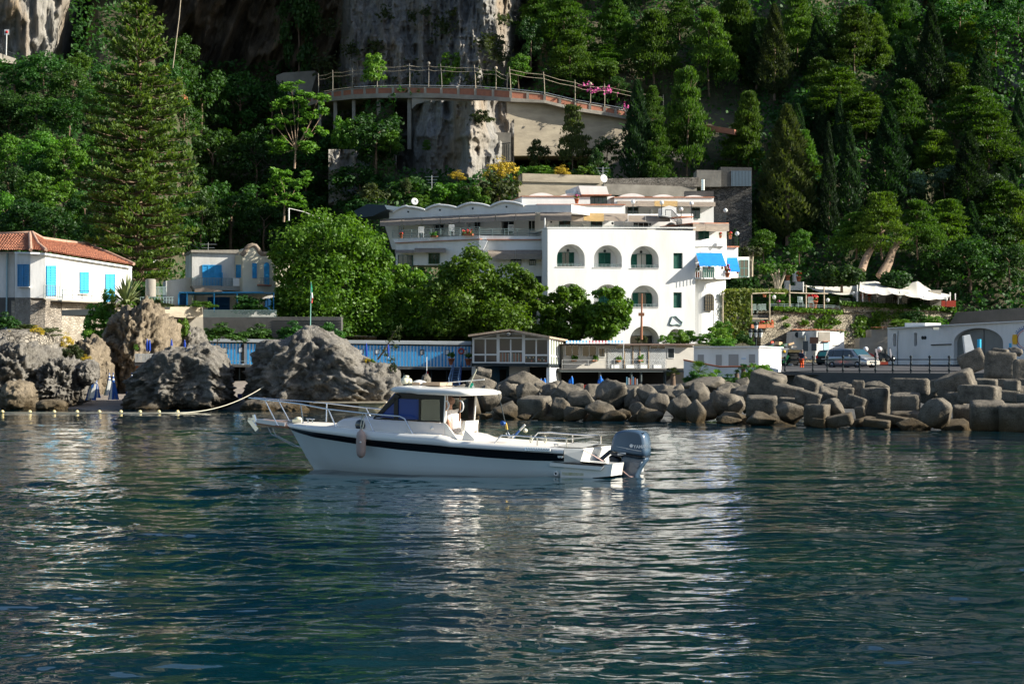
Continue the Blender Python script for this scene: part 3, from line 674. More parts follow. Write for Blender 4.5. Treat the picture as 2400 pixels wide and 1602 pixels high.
# ================================================================== FOLIAGE
def cards(P,Nrm,size,aspect,rng,fold=0.0):
 """one small leaf spray per point: a quad facing Nrm, long axis random (or up for needles)"""
 n=len(P);t=rng.randn(n,3);t -= (t*Nrm).sum(1)[:,None]*Nrm;t /= np.linalg.norm(t,axis=1)[:,None]+1e-9
 b=np.cross(Nrm,t);s=(size*(0.65+0.7*rng.rand(n)))[:,None]
 a1=t*s*.5;b1=b*s*.5*aspect
 V=np.stack([P-a1,P-b1+a1*.1,P+a1,P+b1+a1*.1],1).reshape(-1,3)
 return V,np.arange(4*n).reshape(-1,4)
def unit(a): return a/(np.linalg.norm(a,axis=1)[:,None]+1e-9)
def clump_pts(C,R,per,rng,shell=.55,down=.35):
 C=np.repeat(C,per,0);R=np.repeat(R,per,0);d=unit(rng.randn(len(C),3));d[:,2]=np.where((d[:,2] < 0)&(rng.rand(len(d)) > down),-d[:,2],d[:,2])
 rr=(shell+(1-shell)*rng.rand(len(C)))[:,None]
 return C+d*R*rr,d
def tree_mesh(parts,name,m,parent,origin=None):
 V=[];Fc=[];o=0
 for v,f in parts: V.append(v);Fc.append(f+o);o += len(v)
 return np_mesh(name,np.concatenate(V),np.concatenate(Fc),m,parent,origin)
def broad_crown(W_,Hc,z0,n,per,size,rng,depth=None,dome=False,shell=.45):
 """clumps spread over (and through) an uneven ellipsoid crown"""
 D_=depth or W_
 d=unit(rng.randn(n,3));d[:,2]=np.where((d[:,2] < -.2)&(rng.rand(n) < .45),-d[:,2],d[:,2])
 d=unit(d);r=(.45+.55*rng.rand(n)**.5)
 C=d*r[:,None]*np.array([W_*.44,D_*.44,Hc*.44]);C[:,2] += z0+Hc*.5
 if dome: C[:,2]=np.abs(d[:,2]*r)*Hc*.84;C[:,:2] *= 1.1
 C[:,2]=np.maximum(C[:,2],z0+.05*Hc)
 cr=(.10+.10*rng.rand(n))[:,None]*np.array([W_,D_,W_*.75])
 P,dd=clump_pts(C,cr,per,rng,shell)
 N_=unit(dd*.9+rng.randn(len(dd),3)*.55+np.array([0,0,.35]))
 return cards(P,N_,size,.62,rng)
def trunk_mb(h,r,rng,lean=.04,forks=3,top=.6):
 mb=MB();p=[Vector((0,0,-.5))];x=y=0
 for i in range(5):
  x += rng.randn()*lean*h*.25;y += rng.randn()*lean*h*.25;p.append(Vector((x,y,h*top*(i+1)/5)))
 mb.tube(p,r,7,r1=r*.55)
 for k in range(forks):
  a=2*PI*k/forks+rng.rand();e=p[-1-(k%2)]
  mb.tube([e,e+Vector((math.cos(a)*h*.07,math.sin(a)*h*.07,h*.07)),e+Vector((math.cos(a)*h*.15,math.sin(a)*h*.15,h*.13))],r*.5,5,r1=r*.15)
 return mb
PROTO={}
def proto(kind,seed,H0=10.0,W0=6.0,leafm=None,n=46,per=110,size=.36,bk=None,style='broad',trunk=.12):
 rng=np.random.RandomState(seed)
 org=thing(kind,'','tree',(0,0,0))
 if style == 'broad':
  v=[broad_crown(W0,H0*(1-trunk*.5),H0*trunk*.5,n,per,size,rng,dome=trunk == 0)]
  trunk_mb(H0,H0*(.022 if trunk else .01),rng,forks=4,top=.6 if trunk else .3).build('trunk',bk or bark,org)
 elif style == 'pine':
  C=[];R=[]
  for i in range(n):
   t=rng.rand()**.8;z=H0*(.10+.88*t);w=W0*.5*(1.12*(1-t)**.62 if t > .2 else .8+t)
   w=max(w,.12*W0);a=rng.rand()*2*PI;r=w*(.35+.65*rng.rand()**.5)
   C.append((math.cos(a)*r,math.sin(a)*r,z-r*.05));s=W0*(.125+.08*rng.rand())*(1.15-.5*t);R.append((s*1.25,s*1.25,s*.75))
  C,R=np.array(C),np.array(R)
  P,d=clump_pts(C,R,per,rng,.5,.25)
  up=unit(d*.6+np.array([0,0,.9])+rng.randn(len(d),3)*.3)
  side=unit(np.cross(up,rng.randn(len(d),3)));nrm=np.cross(side,up)
  s=(size*(.7+.6*rng.rand(len(P))))[:,None]
  V=np.stack([P-side*s*.20,P-side*s*.04+up*s*.7,P+side*s*.22+up*s*.55,P+side*s*.2-up*s*.1],1).reshape(-1,3)
  v=[(V,np.arange(len(V)).reshape(-1,4))]
  trunk_mb(H0,H0*.015,rng,forks=5,top=.75).build('trunk',bk or bark,org)
 elif style == 'cypress':
  nn=n*per;t=rng.rand(nn)**.85;z=H0*(.04+.96*t)
  w=W0*.5*np.clip((1-t)**.72*1.12,0,1)*(np.minimum(1,(t+.03)*6));a=rng.rand(nn)*2*PI
  lob=1+.22*np.sin(a*5+z*2.1+seed)+.2*vnoise(np.c_[np.cos(a)*2,np.sin(a)*2,z*.9],seed)
  rr=w*lob*(.6+.4*rng.rand(nn)**.4)
  P=np.c_[np.cos(a)*rr,np.sin(a)*rr,z];d=np.c_[np.cos(a),np.sin(a),0*a]
  up=unit(d*.55+np.array([0,0,1.])+rng.randn(nn,3)*.25);side=unit(np.cross(up,d+rng.randn(nn,3)*.6))
  s=(size*(.7+.6*rng.rand(nn)))[:,None]
  V=np.stack([P-side*s*.22,P+up*s*.75,P+side*s*.22,P-up*s*.3],1).reshape(-1,3)
  v=[(V,np.arange(len(V)).reshape(-1,4))]
  trunk_mb(H0,H0*.014,rng,forks=0,top=.8).build('trunk',bk or bark,org)
 tree_mesh(v,'crown',leafm,org)
 PROTO.setdefault(kind,[]).append([org,H0,W0,False])
 return org
for s in range(3): proto('aleppo_pine',50+s,12,8,leaf_pine,72+s*8,150,.46,style='pine')
proto('cypress_tree',60,14,3.6,leaf_cypress,60,110,.42,style='cypress')
proto('cypress_tree',61,14,4.6,leaf_cypress,60,100,.5,style='cypress')
proto('brown_cypress',62,14,4.8,leaf_olive,60,120,.45,style='cypress')
for s in range(3): proto('evergreen_oak',70+s,9,8,leaf_dark,42,90,.42)
for s in range(2): proto('leafy_tree',75+s,8,7,leaf_fresh,42,90,.42)
proto('olive_tree',80,7,6,leaf_silver,36,80,.36)
proto('brown_pine',81,9,6,leaf_olive,50,90,.45,style='pine')
for s in range(2): proto('shrub',85+s,3,3.4,leaf_dark,36,80,.27,trunk=.0)
for s in range(2): proto('green_bush',88+s,3,3.4,leaf_fresh,36,80,.27,trunk=.0)
proto('olive_bush',91,3,3.6,leaf_olive,34,80,.24,trunk=.0)
proto('flowering_broom',92,3,3.6,yellow_fl,36,80,.17,trunk=.0)
proto('round_pine',93,6,6,leaf_pine,60,80,.45,style='broad',trunk=.3)
TREES=[]
trng=random.Random(5)
def tree(kind,u,vt,vb,wpx,Y,desc,group=None,cat=None,var=None):
 pl=PROTO[kind];p=pl[(var if var is not None else trng.randrange(len(pl)))%len(pl)]
 root,H0,W0,used=p
 if not used: o=root;p[3]=True
 else: o=copy_tree(root)
 base=at(u,vb,Y);h=(vb-vt)*Y/F;w=wpx*Y/F
 o.location=base;o.scale=(w/W0,w/W0,h/H0);o.rotation_euler=(0,0,trng.random()*6.28)
 o['category']=cat or ('bush' if 'bush' in kind or kind in ('shrub','flowering_broom') else 'tree')
 if group: o['group']=group
 elif 'group' in o: del o['group']
 TREES.append([o,u,vt,desc,group]);o['label']=desc
 return o
def hD(u,v): return float(hill_D(np.array([[float(u)]]),np.array([[float(v)]]))[0,0])
def L_(kind,x,y0,y1,w,desc,dy=-2,**k):
 u,v0=cL(x,y0);_,v1=cL(x,y1);tree(kind,u,v0,v1+6,w/2.613*1.12,hD(u,min(v1,760))+dy,desc,'trees of the wooded hillside',**k)
def K_(kind,x,y0,y1,w,desc,dy=-2,**k):
 u,v0=cK(x,y0);_,v1=cK(x,y1);tree(kind,u,v0,v1+6,w/3.563*1.12,hD(u,min(v1,760))+dy,desc,'trees of the wooded hillside',**k)
AP,CY,BC,EO,LT,OT='aleppo_pine','cypress_tree','brown_cypress','evergreen_oak','leafy_tree','olive_tree'
for t in [
 (BC,300,30,580,190,'tall brownish cypress high on the wooded slope'),(CY,190,120,520,120,'dark cypress left of the tall brownish cypress'),
 (AP,440,-20,380,230,'sunlit pine cut by the top edge right of the tall brownish cypress'),(CY,560,100,460,130,'dark conifer between two sunlit pines near the top'),
 (AP,790,40,420,250,'large sunlit pine near the top centre of the wooded slope'),(AP,915,90,420,170,'pine leaning on the right side of the large sunlit pine'),
 (AP,690,430,690,330,'broad flat pine in the middle of the wooded slope'),(AP,860,580,830,300,'shaded pine below the broad flat pine'),
 (AP,1100,490,850,250,'bright round sided pine right of centre on the slope'),(CY,1110,230,580,160,'pyramid shaped dark cypress below the grey rock patch'),
 (CY,1260,30,620,180,'tallest pointed cypress near the upper right cliff'),(CY,1560,270,590,130,'dark cypress standing before the pale right cliff'),
 (EO,1430,-30,260,330,'dark bushy oak at the top right above the rock patch'),(EO,1650,60,330,260,'dark oak growing on top of the pale right cliff'),
 (EO,1790,-20,200,200,'oak in the top right corner'),
 (AP,1530,530,810,340,'spreading pine under the pale right cliff'),(AP,1610,690,1010,330,'lower layer pine below the pale right cliff'),
 (CY,1800,540,1080,130,'nearly black cypress at the right edge'),(BC,380,650,1460,340,'big brownish cypress rising above the green terrace trees'),
 (CY,632,755,1450,100,'slim smooth dark cypress column'),(CY,755,755,1330,150,'rough cypress just right of the slim column'),
 (CY,590,655,930,100,'small cypress tip behind the slim column'),(CY,1000,635,1280,240,'wide dark cypress in the middle of the lower slope'),
 (CY,1120,825,1080,110,'small pointed conifer right of the wide dark cypress'),(AP,1290,805,1080,240,'pine with upright candles right of centre'),
 (CY,1490,815,1280,230,'leaning conifer right of the upright candle pine'),(OT,1140,1030,1280,200,'silvery leaved tree left of its pair on the lower slope'),
 (OT,1345,1000,1230,200,'silvery leaved tree right of its pair on the lower slope'),(OT,1660,1065,1260,180,'greyish tree at the right below the cliff foot'),
 (AP,1690,1120,1400,300,'wind swept pine near the right edge'),(AP,960,1180,1560,300,'large umbrella pine with bare trunk above the sail awnings',-8),
 (AP,1180,1225,1560,250,'umbrella pine right of the largest one above the sails',-8),(AP,1360,1225,1540,280,'rightmost umbrella pine above the sails',-6),
 (AP,800,1300,1560,250,'leftmost low umbrella pine above the terrace',-7),(CY,1510,1240,1640,150,'dark cypress behind the right sail awning'),
 (LT,235,1405,1600,170,'bright green leafy tree right behind the hotel lamps',-6),(LT,455,1405,1600,150,'bright green leafy tree beside the topiary',-6),
 (AP,130,565,860,140,'young pine with yellow green tips at the forest edge'),(AP,90,760,1050,230,'shaded pine above the grey garage door',0),
 (CY,445,640,1000,130,'dark conifer behind the big brownish cypress'),(CY,1690,950,1120,80,'short dark cypress at the foot of the right cliff'),
 (AP,60,-30,470,280,'tall pine at the top where forest meets road',0),(EO,1650,1300,1620,260,'dark oak in the lower right corner of the forest'),
 (EO,1500,1450,1760,320,'dense dark bush tree above the harbour wall'),(EO,1740,1480,1760,240,'dark bush tree at the right edge above the harbour wall'),
 (EO,1300,1480,1740,260,'dark tree behind the right sail'),(AP,1790,1180,1600,240,'pine cut by the right edge low on the slope')]:
 L_(*t[:6],**({'dy':t[6]} if len(t) > 6 else {}))
for t in [
 (AP,560,-80,440,430,'large dense pine at the top beside the limestone cliff'),(AP,640,260,680,340,'bright layered pine overhanging the road garden'),
 (AP,990,-20,520,320,'big pine at the top, second from the cliff'),(AP,1330,90,660,360,'wide pine above the road wall'),
 (AP,930,370,600,300,'shaded pine under the top pines'),('round_pine',910,500,720,250,'small rounded pine hanging over the bougainvillea'),
 (AP,1540,-40,300,240,'pine at the top in front of the fence posts'),(AP,1790,70,760,350,'tall irregular pine at the forest edge'),
 (AP,2010,-30,540,280,'dark pine at the top behind the forest edge'),(AP,1600,575,1440,350,'large sunlit pine beside the upper terrace road'),
 (AP,1350,1015,1520,240,'young pine with a bare thin trunk above the hotel roof'),(CY,1190,680,1540,260,'dark green cypress in front of the road'),
 (AP,1320,720,1060,160,'slender pine behind the dark cypress'),('brown_pine',650,890,1400,270,'olive toned pine growing in front of the concrete wall'),
 (AP,2120,770,1400,240,'pine beside the shaded upper road'),(EO,300,130,520,200,'dark bush tree right of the limestone cliff'),
 (LT,200,450,720,200,'fresh green shrub tree behind the bamboo poles'),('olive_bush',370,1130,1360,180,'olive bush with yellow blossom below the concrete wall'),
 (EO,1020,640,780,180,'evergreen above the bougainvillea'),(EO,940,1130,1400,240,'dark evergreen bush left of the dark cypress')]:
 K_(*t)
fr=random.Random(77)
nfill=0
for i in range(76):
 u=fr.uniform(1260,2480) if i < 66 else fr.uniform(2480,2900);vb=fr.uniform(60,720)
 if u < 1660 and vb > 120+ (u-1260)*.1: continue
 if u > 2290 and 120 < vb < 560 and fr.random() < .8: continue
 k=fr.choice([AP,AP,CY,EO,EO,CY]);hh=fr.uniform(110,190)*(1 if k != EO else .75)
 tree(k,u,vb-hh,vb+10,fr.uniform(60,95)*(1.2 if k != CY else .6),hD(u,min(vb,750))+3,
         {AP:'background pine half hidden in the wooded hillside',CY:'background cypress half hidden in the wooded hillside',EO:'background oak half hidden in the wooded hillside'}[k],'half hidden trees in the depth of the wood')
for i in range(26):
 u=fr.uniform(1180,2700);vb=fr.uniform(-420,0)
 tree(fr.choice([AP,EO,CY]),u,vb-170,vb+10,120,hD(u,vb)-1,'tree on the upper hillside beyond the top of the wood','trees of the upper hillside')
for t in [
 (EO,100,380,640,300,'dark tree at the left edge under the roadside railing'),(EO,280,350,650,300,'dark crowned tree below the grey left cliff'),
 (EO,470,420,720,260,'dark tree left of the araucaria top'),(LT,510,345,500,160,'small bright tree at the foot of the grey cliff'),
 (EO,60,600,860,260,'shaded tree at the left edge, middle height'),(EO,250,620,900,320,'wide dull green tree in the middle of the left wood'),
 (EO,450,640,900,260,'dull green tree behind the left boughs of the araucaria'),(LT,600,560,740,180,'fresh green tree touching the araucaria boughs'),
 (LT,40,880,1160,200,'yellow green tree at the left edge above the villa'),(LT,250,860,1180,280,'brightest yellow green tree of the left wood'),
 (LT,430,900,1220,260,'bright green tree with thin bare stems'),(LT,600,880,1180,220,'green tree half covered by the araucaria'),
 (EO,60,1080,1400,240,'grey green tree left above the villa roof'),(LT,220,1130,1440,260,'leafy tree above the villa ridge'),
 (LT,420,1180,1500,280,'leafy tree right above the villa ridge'),(EO,560,1250,1560,240,'dark tree at the foot of the araucaria'),
 (EO,150,1290,1620,300,'dark tree directly behind the villa roof peak'),(LT,30,1260,1600,200,'tree with rusty leaves at the left edge behind the villa'),
 (EO,350,1350,1700,300,'dark tree behind the right wing of the villa'),(EO,620,1400,1800,320,'dark undergrowth tree behind the spiky agave'),
 (LT,760,1560,1760,260,'green tree at the base of the araucaria'),(EO,930,1400,1800,300,'dark tree between araucaria and blue shuttered house')]:
 u,v0=cI(t[1],t[2]);_,v1=cI(t[1],t[3]);tree(t[0],u,v0,v1,t[4]/2.8*1.15,hD(u,min(v1,758))-3,t[5],'trees of the left wood')
for i,(u_,vb_,Y_) in enumerate(((400,250,236),(432,330,236),(405,420,225),(440,480,228),(410,560,214),(445,610,216),(425,190,245),(470,560,216))):
 tree(EO,u_,vb_-105,vb_+12,95,Y_,['dark tree just right of the upper araucaria','dark tree right of the araucaria, second from its top','dark tree right of the araucaria at mid height','dark tree at the gully edge below mid height','dark tree low between araucaria and gully','dark tree above the white house with the blue shutter','highest dark tree right of the araucaria top','dark tree left above the curved gable'][i],'dark trees of the gully')
for i in range(14):
 u=fr.uniform(-120,330);vb=fr.uniform(230,620)
 tree(fr.choice([EO,LT,EO]),u,vb-95,vb+10,fr.uniform(80,110),hD(u,vb)-1,'leafy crown filling the left wood behind the nearer ones','half hidden trees in the depth of the left wood')
for t in [(EO,470,150,330,150,'dark tree in the shaded gully right of the araucaria top'),(EO,560,165,330,140,'dark tree under the cave cliff'),(EO,640,185,330,120,'dark tree in the gully left of the road end'),
 (EO,500,290,470,150,'shaded tree in the middle of the gully'),(EO,600,300,470,130,'shaded tree left of the pale ailanthus'),(EO,540,420,590,160,'shaded tree low in the gully'),(EO,450,430,620,140,'shaded tree beside the lower araucaria'),
 (EO,620,460,610,120,'shaded tree behind the round hotel tree'),(EO,720,330,470,130,'shaded tree under the road viaduct'),(EO,800,300,440,130,'shaded tree between the viaduct piers'),(EO,880,262,400,150,'dark evergreen in front of the viaduct piers'),(EO,700,440,560,130,'dark tree above the round hotel tree'),(EO,840,380,520,150,'dark bush tree above the hotel left wing')]:
 tree(t[0],t[1],t[2],t[3],t[4],hD(t[1],t[3])-2,t[5],'dark trees of the gully')
tree(EO,700,-60,210,110,262,'vertical strip of ivy and shrubs beside the limestone cliff')
SH=[('green_bush',877,118,186,60,239.5,'round shrub with yellowish leaves on the road beside a bamboo pole'),('green_bush',1065,112,205,85,243,'large bright shrub growing at the cliff foot behind the road'),
 ('shrub',1150,150,210,70,243,'dark shrub at the cliff foot right of the large bright one'),('olive_bush',1130,252,296,62,226,'brownish bush clinging to the lit rock under the road'),
 ('flowering_broom',1176,362,420,80,212,'large yellow flowering broom above the hotel wing'),('olive_bush',1170,392,490,112,211,'olive green lower half of the big broom bush'),('flowering_broom',1072,396,420,40,213,'small yellow broom left of the largest broom'),
 ('green_bush',1050,410,475,100,212,'green bush below the small yellow broom'),('green_bush',1125,420,480,70,209.6,'green bush left under the largest broom'),('shrub',960,400,470,120,214,'dark shrub above the wavy hotel roof'),
 ('olive_bush',950,412,450,30,211.6,'reddish brown bush in the dark shrubs'),('shrub',1010,470,500,80,208,'shrub right behind the satellite dish'),('flowering_broom',1316,384,410,40,214,'yellow broom above the long concrete wall'),
 ('green_bush',1270,385,412,60,214.5,'green bush left of the yellow broom above the long wall'),('green_bush',1370,380,412,60,215.5,'green bush right of the yellow broom above the long wall'),
 ('shrub',1400,330,420,50,216,'dark shrub below the concrete wall corner'),('green_bush',1225,380,420,60,214.8,'small green bush at the left end of the long wall'),
 ('green_bush',805,250,345,60,230,'light green bush between the viaduct piers'),('green_bush',915,300,350,60,229,'pale bush in front of the rock under the viaduct'),
 ('green_bush',1000,325,350,22,229,'tiny bright bush on the grey rock'),('olive_bush',880,420,490,90,212,'brown green bush at the left above the wavy roof'),
 ('green_bush',985,452,492,60,208.4,'fresh green bush by the antenna'),('shrub',850,450,500,80,211,'dark bush above the tarpaulin roof'),
 ('green_bush',215,700,790,0,0,'')]
for t in SH[:-1]: tree(*t[:6],t[6],'shrubs on the slope above the hotel')
# ---- tall araucaria (Norfolk pine): whorls of level boughs with upturned needle tufts
def araucaria():
 rng=np.random.RandomState(9);Y=167.0;u0=325;vb,vt=655,-12
 base=at(u0,vb,Y);top=at(u0,vt,Y);hgt=top.z-base.z;s=Y/F
 root=thing('norfolk_pine','towering araucaria with level tiers of boughs left of the dark gully','tree',tuple(base))
 mb=MB();mb.tube([base,base+Vector((.05,0,hgt*.5)),Vector((base.x+.1,base.y,top.z))],.42,8,r1=.05);mb.build('trunk',bark,root)
 V=[];Fc=[];bb=MB();k=0;z=.0
 prof=lambda t: np.interp(t,[0,.05,.15,.3,.5,.65,.78,.88,.95,1],[100,122,132,138,128,105,76,50,32,8])*s
 t=.0
 while t < .985:
  nb=8 if t < .85 else 7
  zz=base.z+hgt*t;ph=rng.rand()*6
  for j in range(nb):
   a=ph+2*PI*j/nb+rng.randn()*.12;Lb=prof(t)*(.68+.45*rng.rand());droop=-.10 if t < .75 else .22
   P=[]
   for q in np.linspace(0,1,7):
    P.append(Vector((base.x+math.cos(a)*Lb*q,base.y+math.sin(a)*Lb*q,zz+Lb*(droop*q+(.16+max(0,t-.6)*.35)*q*q))))
   bb.tube(P,.055+.05*(1-t),4,r1=.02,cap=False)
   n=int(max(22,75*(Lb/6.))) ;q=.18+.82*rng.rand(n)**.8
   pts=np.array([np.array(P[0])*(1-qq)+np.array(P[-1])*qq for qq in q]);
   zc=np.interp(q,np.linspace(0,1,7),[p.z for p in P]);pts[:,2]=zc
   side=np.array([-math.sin(a),math.cos(a),0]);wd=Lb*.13*(1-q*.3)
   pts=pts+side[None,:]*(rng.randn(n)*wd)[:,None]*.8;pts[:,2] += .10+np.abs(rng.randn(n))*.10
   for rep in range(3):
    d=unit(rng.randn(n,3)*.65+np.array([math.cos(a)*.5,math.sin(a)*.5,.85]));sd=unit(np.cross(d,rng.randn(n,3)))
    sz=(.34+.2*rng.rand(n))[:,None]
    q4=np.stack([pts-sd*sz*.16,pts+d*sz*.8-sd*sz*.1,pts+d*sz*.8+sd*sz*.18,pts+sd*sz*.16],1).reshape(-1,3)
    V.append(q4);Fc.append(np.arange(len(q4)).reshape(-1,4)+k);k += len(q4)
  t += (.88/hgt)*(1.0 if t < .8 else 1.1)
 bb.build('bough',bark,root)['kind']='stuff'
 np_mesh('needles',np.concatenate(V),np.concatenate(Fc),leaf_arau,root)
araucaria()
# ---- airy ailanthus above the gully: thin forked stems, leaves in flat rosettes
def airy(u0,vb,clus,Y,label,leafm,size=.42,seed=3):
 rng=np.random.RandomState(seed);b=at(u0,vb,Y);root=thing('airy_tree',label,'tree',tuple(b));mb=MB();C=[];R=[]
 mb.tube([b,at(u0+3,vb-45,Y)],.14,6,r1=.09)
 k=at(u0+3,vb-45,Y)
 for (u,v,w,h) in clus:
  e=at(u,v,Y+rng.uniform(-1.5,1.5));m_=(k+e)/2+Vector((rng.uniform(-.3,.3),0,-.2));mb.tube([k,m_,e],.055,5,r1=.02)
  for i in range(int(3+w*h/160)):
   C.append(at(u+rng.uniform(-w/2,w/2),v+rng.uniform(-h/2,h/2),Y+rng.uniform(-1.2,1.2)));R.append([.55,.55,.25])
 mb.build('trunk',bark_pale,root)
 P,d=clump_pts(np.array([list(c) for c in C]),np.array(R),42,rng,.3,.6)
 N_=unit(rng.randn(len(P),3)*.5+np.array([.2,-.3,1.0]))
 tree_mesh([cards(P,N_,size,.42,rng)],'crown',leafm,root)
airy(690,395,[(683,205,50,30),(655,245,50,24),(700,240,60,24),(745,232,50,26),(640,290,50,22),(680,282,60,22),(735,270,50,20),(740,310,50,24),(650,330,50,24),(690,345,60,22),(725,345,50,24),(655,355,50,14),(760,262,30,14)],222,'airy sunlit ailanthus standing out against the dark gully',leaf_fresh)
airy(665,520,[(655,410,46,26),(700,420,50,30),(640,440,50,24),(680,450,60,26),(640,470,50,22),(685,480,50,22)],216,'smaller bright leafed tree below the airy ailanthus',leaf_fresh,seed=5)
# ---- big trees in front of the hotel
def big_tree(lumps,Y,label,m,seed,trunk_u,vb=800,size=.30,name='plane_tree',group=None,dens=1.0,dep=1.0):
 rng=np.random.RandomState(seed);b=at(trunk_u,vb,Y);root=thing(name,label,'tree',tuple(b),group)
 parts=[];mb=MB();k=b+Vector((0,0,(vb-lumps[0][1])*Y/F*.35))
 mb.tube([b-Vector((0,0,.5)),k],.28,8,r1=.2)
 for (u,v,w,h) in lumps:
  c=at(u,v,Y+rng.uniform(-.8,.8));W_,H_=w*Y/F,h*Y/F
  mb.tube([k,(k+c)/2+Vector((0,.3,0)),c],.14,5,r1=.05)
  n=int(34*dens*(W_*H_/20)**.6)+8
  d=unit(rng.randn(n,3));C=d*(.5+.5*rng.rand(n)**.5)[:,None]*np.array([W_*.42,W_*.40*dep,H_*.42])+np.array(c)
  cr=(.11+.08*rng.rand(n))[:,None]*np.array([W_,W_,W_*.8])
  P,dd=clump_pts(C,cr,int(120*dens),rng,.45,.5)
  N_=unit(dd*.8+rng.randn(len(dd),3)*.6+np.array([0,0,.35]));parts.append(cards(P,N_,size,.6,rng))
 mb.build('trunk',bark,root);tree_mesh(parts,'crown',m,root)
 return root
big_tree([(765,585,250,190),(850,600,150,130),(690,610,130,150),(780,690,280,180),(700,720,140,110),(870,690,120,150),(790,770,300,90),(680,780,120,70)],168,'largest round crowned green tree left in front of the hotel',leaf_broad,1,770)
big_tree([(1100,650,150,150),(1180,670,140,120),(1225,665,70,90),(1130,730,230,110),(1040,690,130,130),(1160,775,200,80),(1050,775,160,80)],167,'double crowned green tree in the middle before the hotel',leaf_broad,2,1120,group=None)
big_tree([(950,680,120,130),(900,720,130,120),(990,740,150,100),(930,785,180,70)],170.5,'darker low tree between the round tree and the middle tree',leaf_broad,3,950)
big_tree([(1325,720,120,110),(1290,750,90,110),(1340,770,90,70),(1370,740,60,80),(1270,790,100,60),(1260,700,60,80)],169,'smaller green tree left before the main hotel block',leaf_broad,4,1320)
big_tree([(1430,715,110,100),(1400,750,120,90),(1450,740,70,80),(1415,775,90,60)],168,'small round tree right before the main hotel block',leaf_broad,5,1425)
# ---- undergrowth on the hillsides: nobody could count it
def undergrowth():
 rng=np.random.RandomState(2);n=140000
 U=rng.uniform(-400,3000,n);V=rng.uniform(-60,790,n)
 keep=~(((U>1190)&(U<1450)&(V>215+(U-1190)*.12)&(V<392))|((U>735)&(U<1250)&(V<215))|((U>330)&(U<800)&(V<150))|((U>-200)&(U<170)&(V<135))|((U>930)&(U<1190)&(V>225)&(V<400))|((U>1440)&(U<1760)&(V>160)&(V<420)&(rng.rand(n)<.8)))
 U,V=U[keep],V[keep];Y=hill_D(U[:,None],V[:,None])[:,0]-.5
 P=np.c_[(U-CX)*Y/F,Y,H+(HZ-V)*Y/F]
 bl=vnoise(P*.45,7)+.6*vnoise(P*1.3,8);P[:,1] -= np.clip(bl+.4,0,2)*1.8;P[:,2] += rng.rand(len(P))*.4
 N_=unit(rng.randn(len(P),3)+np.array([0,-.6,.8]));v,f=cards(P,N_,.52,.6,rng)
 tag(stuff(np_mesh('undergrowth',v,f,leaf_dark)),'dark green undergrowth covering the steep hillside between the trees','undergrowth')
 C=[]
 for (u,v,r,k) in [(1040,60,26,26),(905,30,20,14),(1000,28,14,10),(1140,100,22,24),(1165,95,18,18),(1180,45,18,14),(965,40,14,10),(1060,30,10,8),(1010,100,8,4),(1170,130,26,26),(880,110,20,12),(820,120,26,20),(770,60,22,30),(760,150,30,40),(780,190,30,30),(950,200,50,20),(1110,200,50,30)]:
  for i in range(k*5): C.append((u+rng.randn()*r*.5,v+rng.randn()*r*.45))
 C=np.array(C);Y=np.where(C[:,0]<1140,241+(1140-C[:,0])*.046,241+(C[:,0]-1140)*.10)+(200-C[:,1])*.022-3.4
 P=np.c_[(C[:,0]-CX)*Y/F,Y,H+(HZ-C[:,1])*Y/F];v,f=cards(P,unit(rng.randn(len(P),3)+np.array([0,-.6,.8])),.6,.5,rng)
 tag(stuff(np_mesh('cliff_creepers',v,f,leaf_olive)),'tufts of grass and creepers clinging to the limestone cliff','creepers')
undergrowth()
# ================================================================== HOTEL
def piece(name,pl,cr,x0,y0,x1,y1,o0,o1,m,parent):
 mb=MB();(u0,v0),(u1,v1)=cr(x0,y0),cr(x1,y1);pl.rect(mb,u0,v0,u1,v1,o0,o1);return mb.build(name,m,parent)
def lines(name,pl,segs,r,m,parent,n=4,off=0.0):
 """thin rods; segs in picture positions [(u,v[,off])...]"""
 mb=MB()
 for s in segs: mb.tube([pl.pt(p[0],p[1],p[2] if len(p)>2 else off) for p in s],r,n)
 return mb.build(name,m,parent)
def shutter(pl,u0,v0,u1,v1,off,m,parent,leaves=2,closed=True,glass=False):
 """window with two louvred leaves: frame, slats as fine relief"""
 fr=MB();w=(u1-u0);b=max(.8,w*.05)
 for i in range(leaves):
  a,c=u0+w*i/leaves,u0+w*(i+1)/leaves
  pl.rect(fr,a,v0,a+b,v1,off,off+.07);pl.rect(fr,c-b,v0,c,v1,off,off+.07)
  pl.rect(fr,a+b,v0,c-b,v0+b,off,off+.07);pl.rect(fr,a+b,v1-b,c-b,v1,off,off+.07);vm=v0+(v1-v0)*.56;pl.rect(fr,a+b,vm-b*.5,c-b,vm+b*.5,off,off+.07)
  n=12
  for k in range(n):
   va=v0+b+(v1-v0-2*b)*k/n;vb=v0+b+(v1-v0-2*b)*(k+.72)/n
   P=[pl.pt(a+b,vb,off+.055),pl.pt(c-b,vb,off+.055),pl.pt(c-b,va,off+.02),pl.pt(a+b,va,off+.02)];fr.quad(*P)
 pl.rect(fr,u0+b,v0+b,u1-b,v1-b,off-.02,off+.012)
 return fr.build('shutter',m,parent)
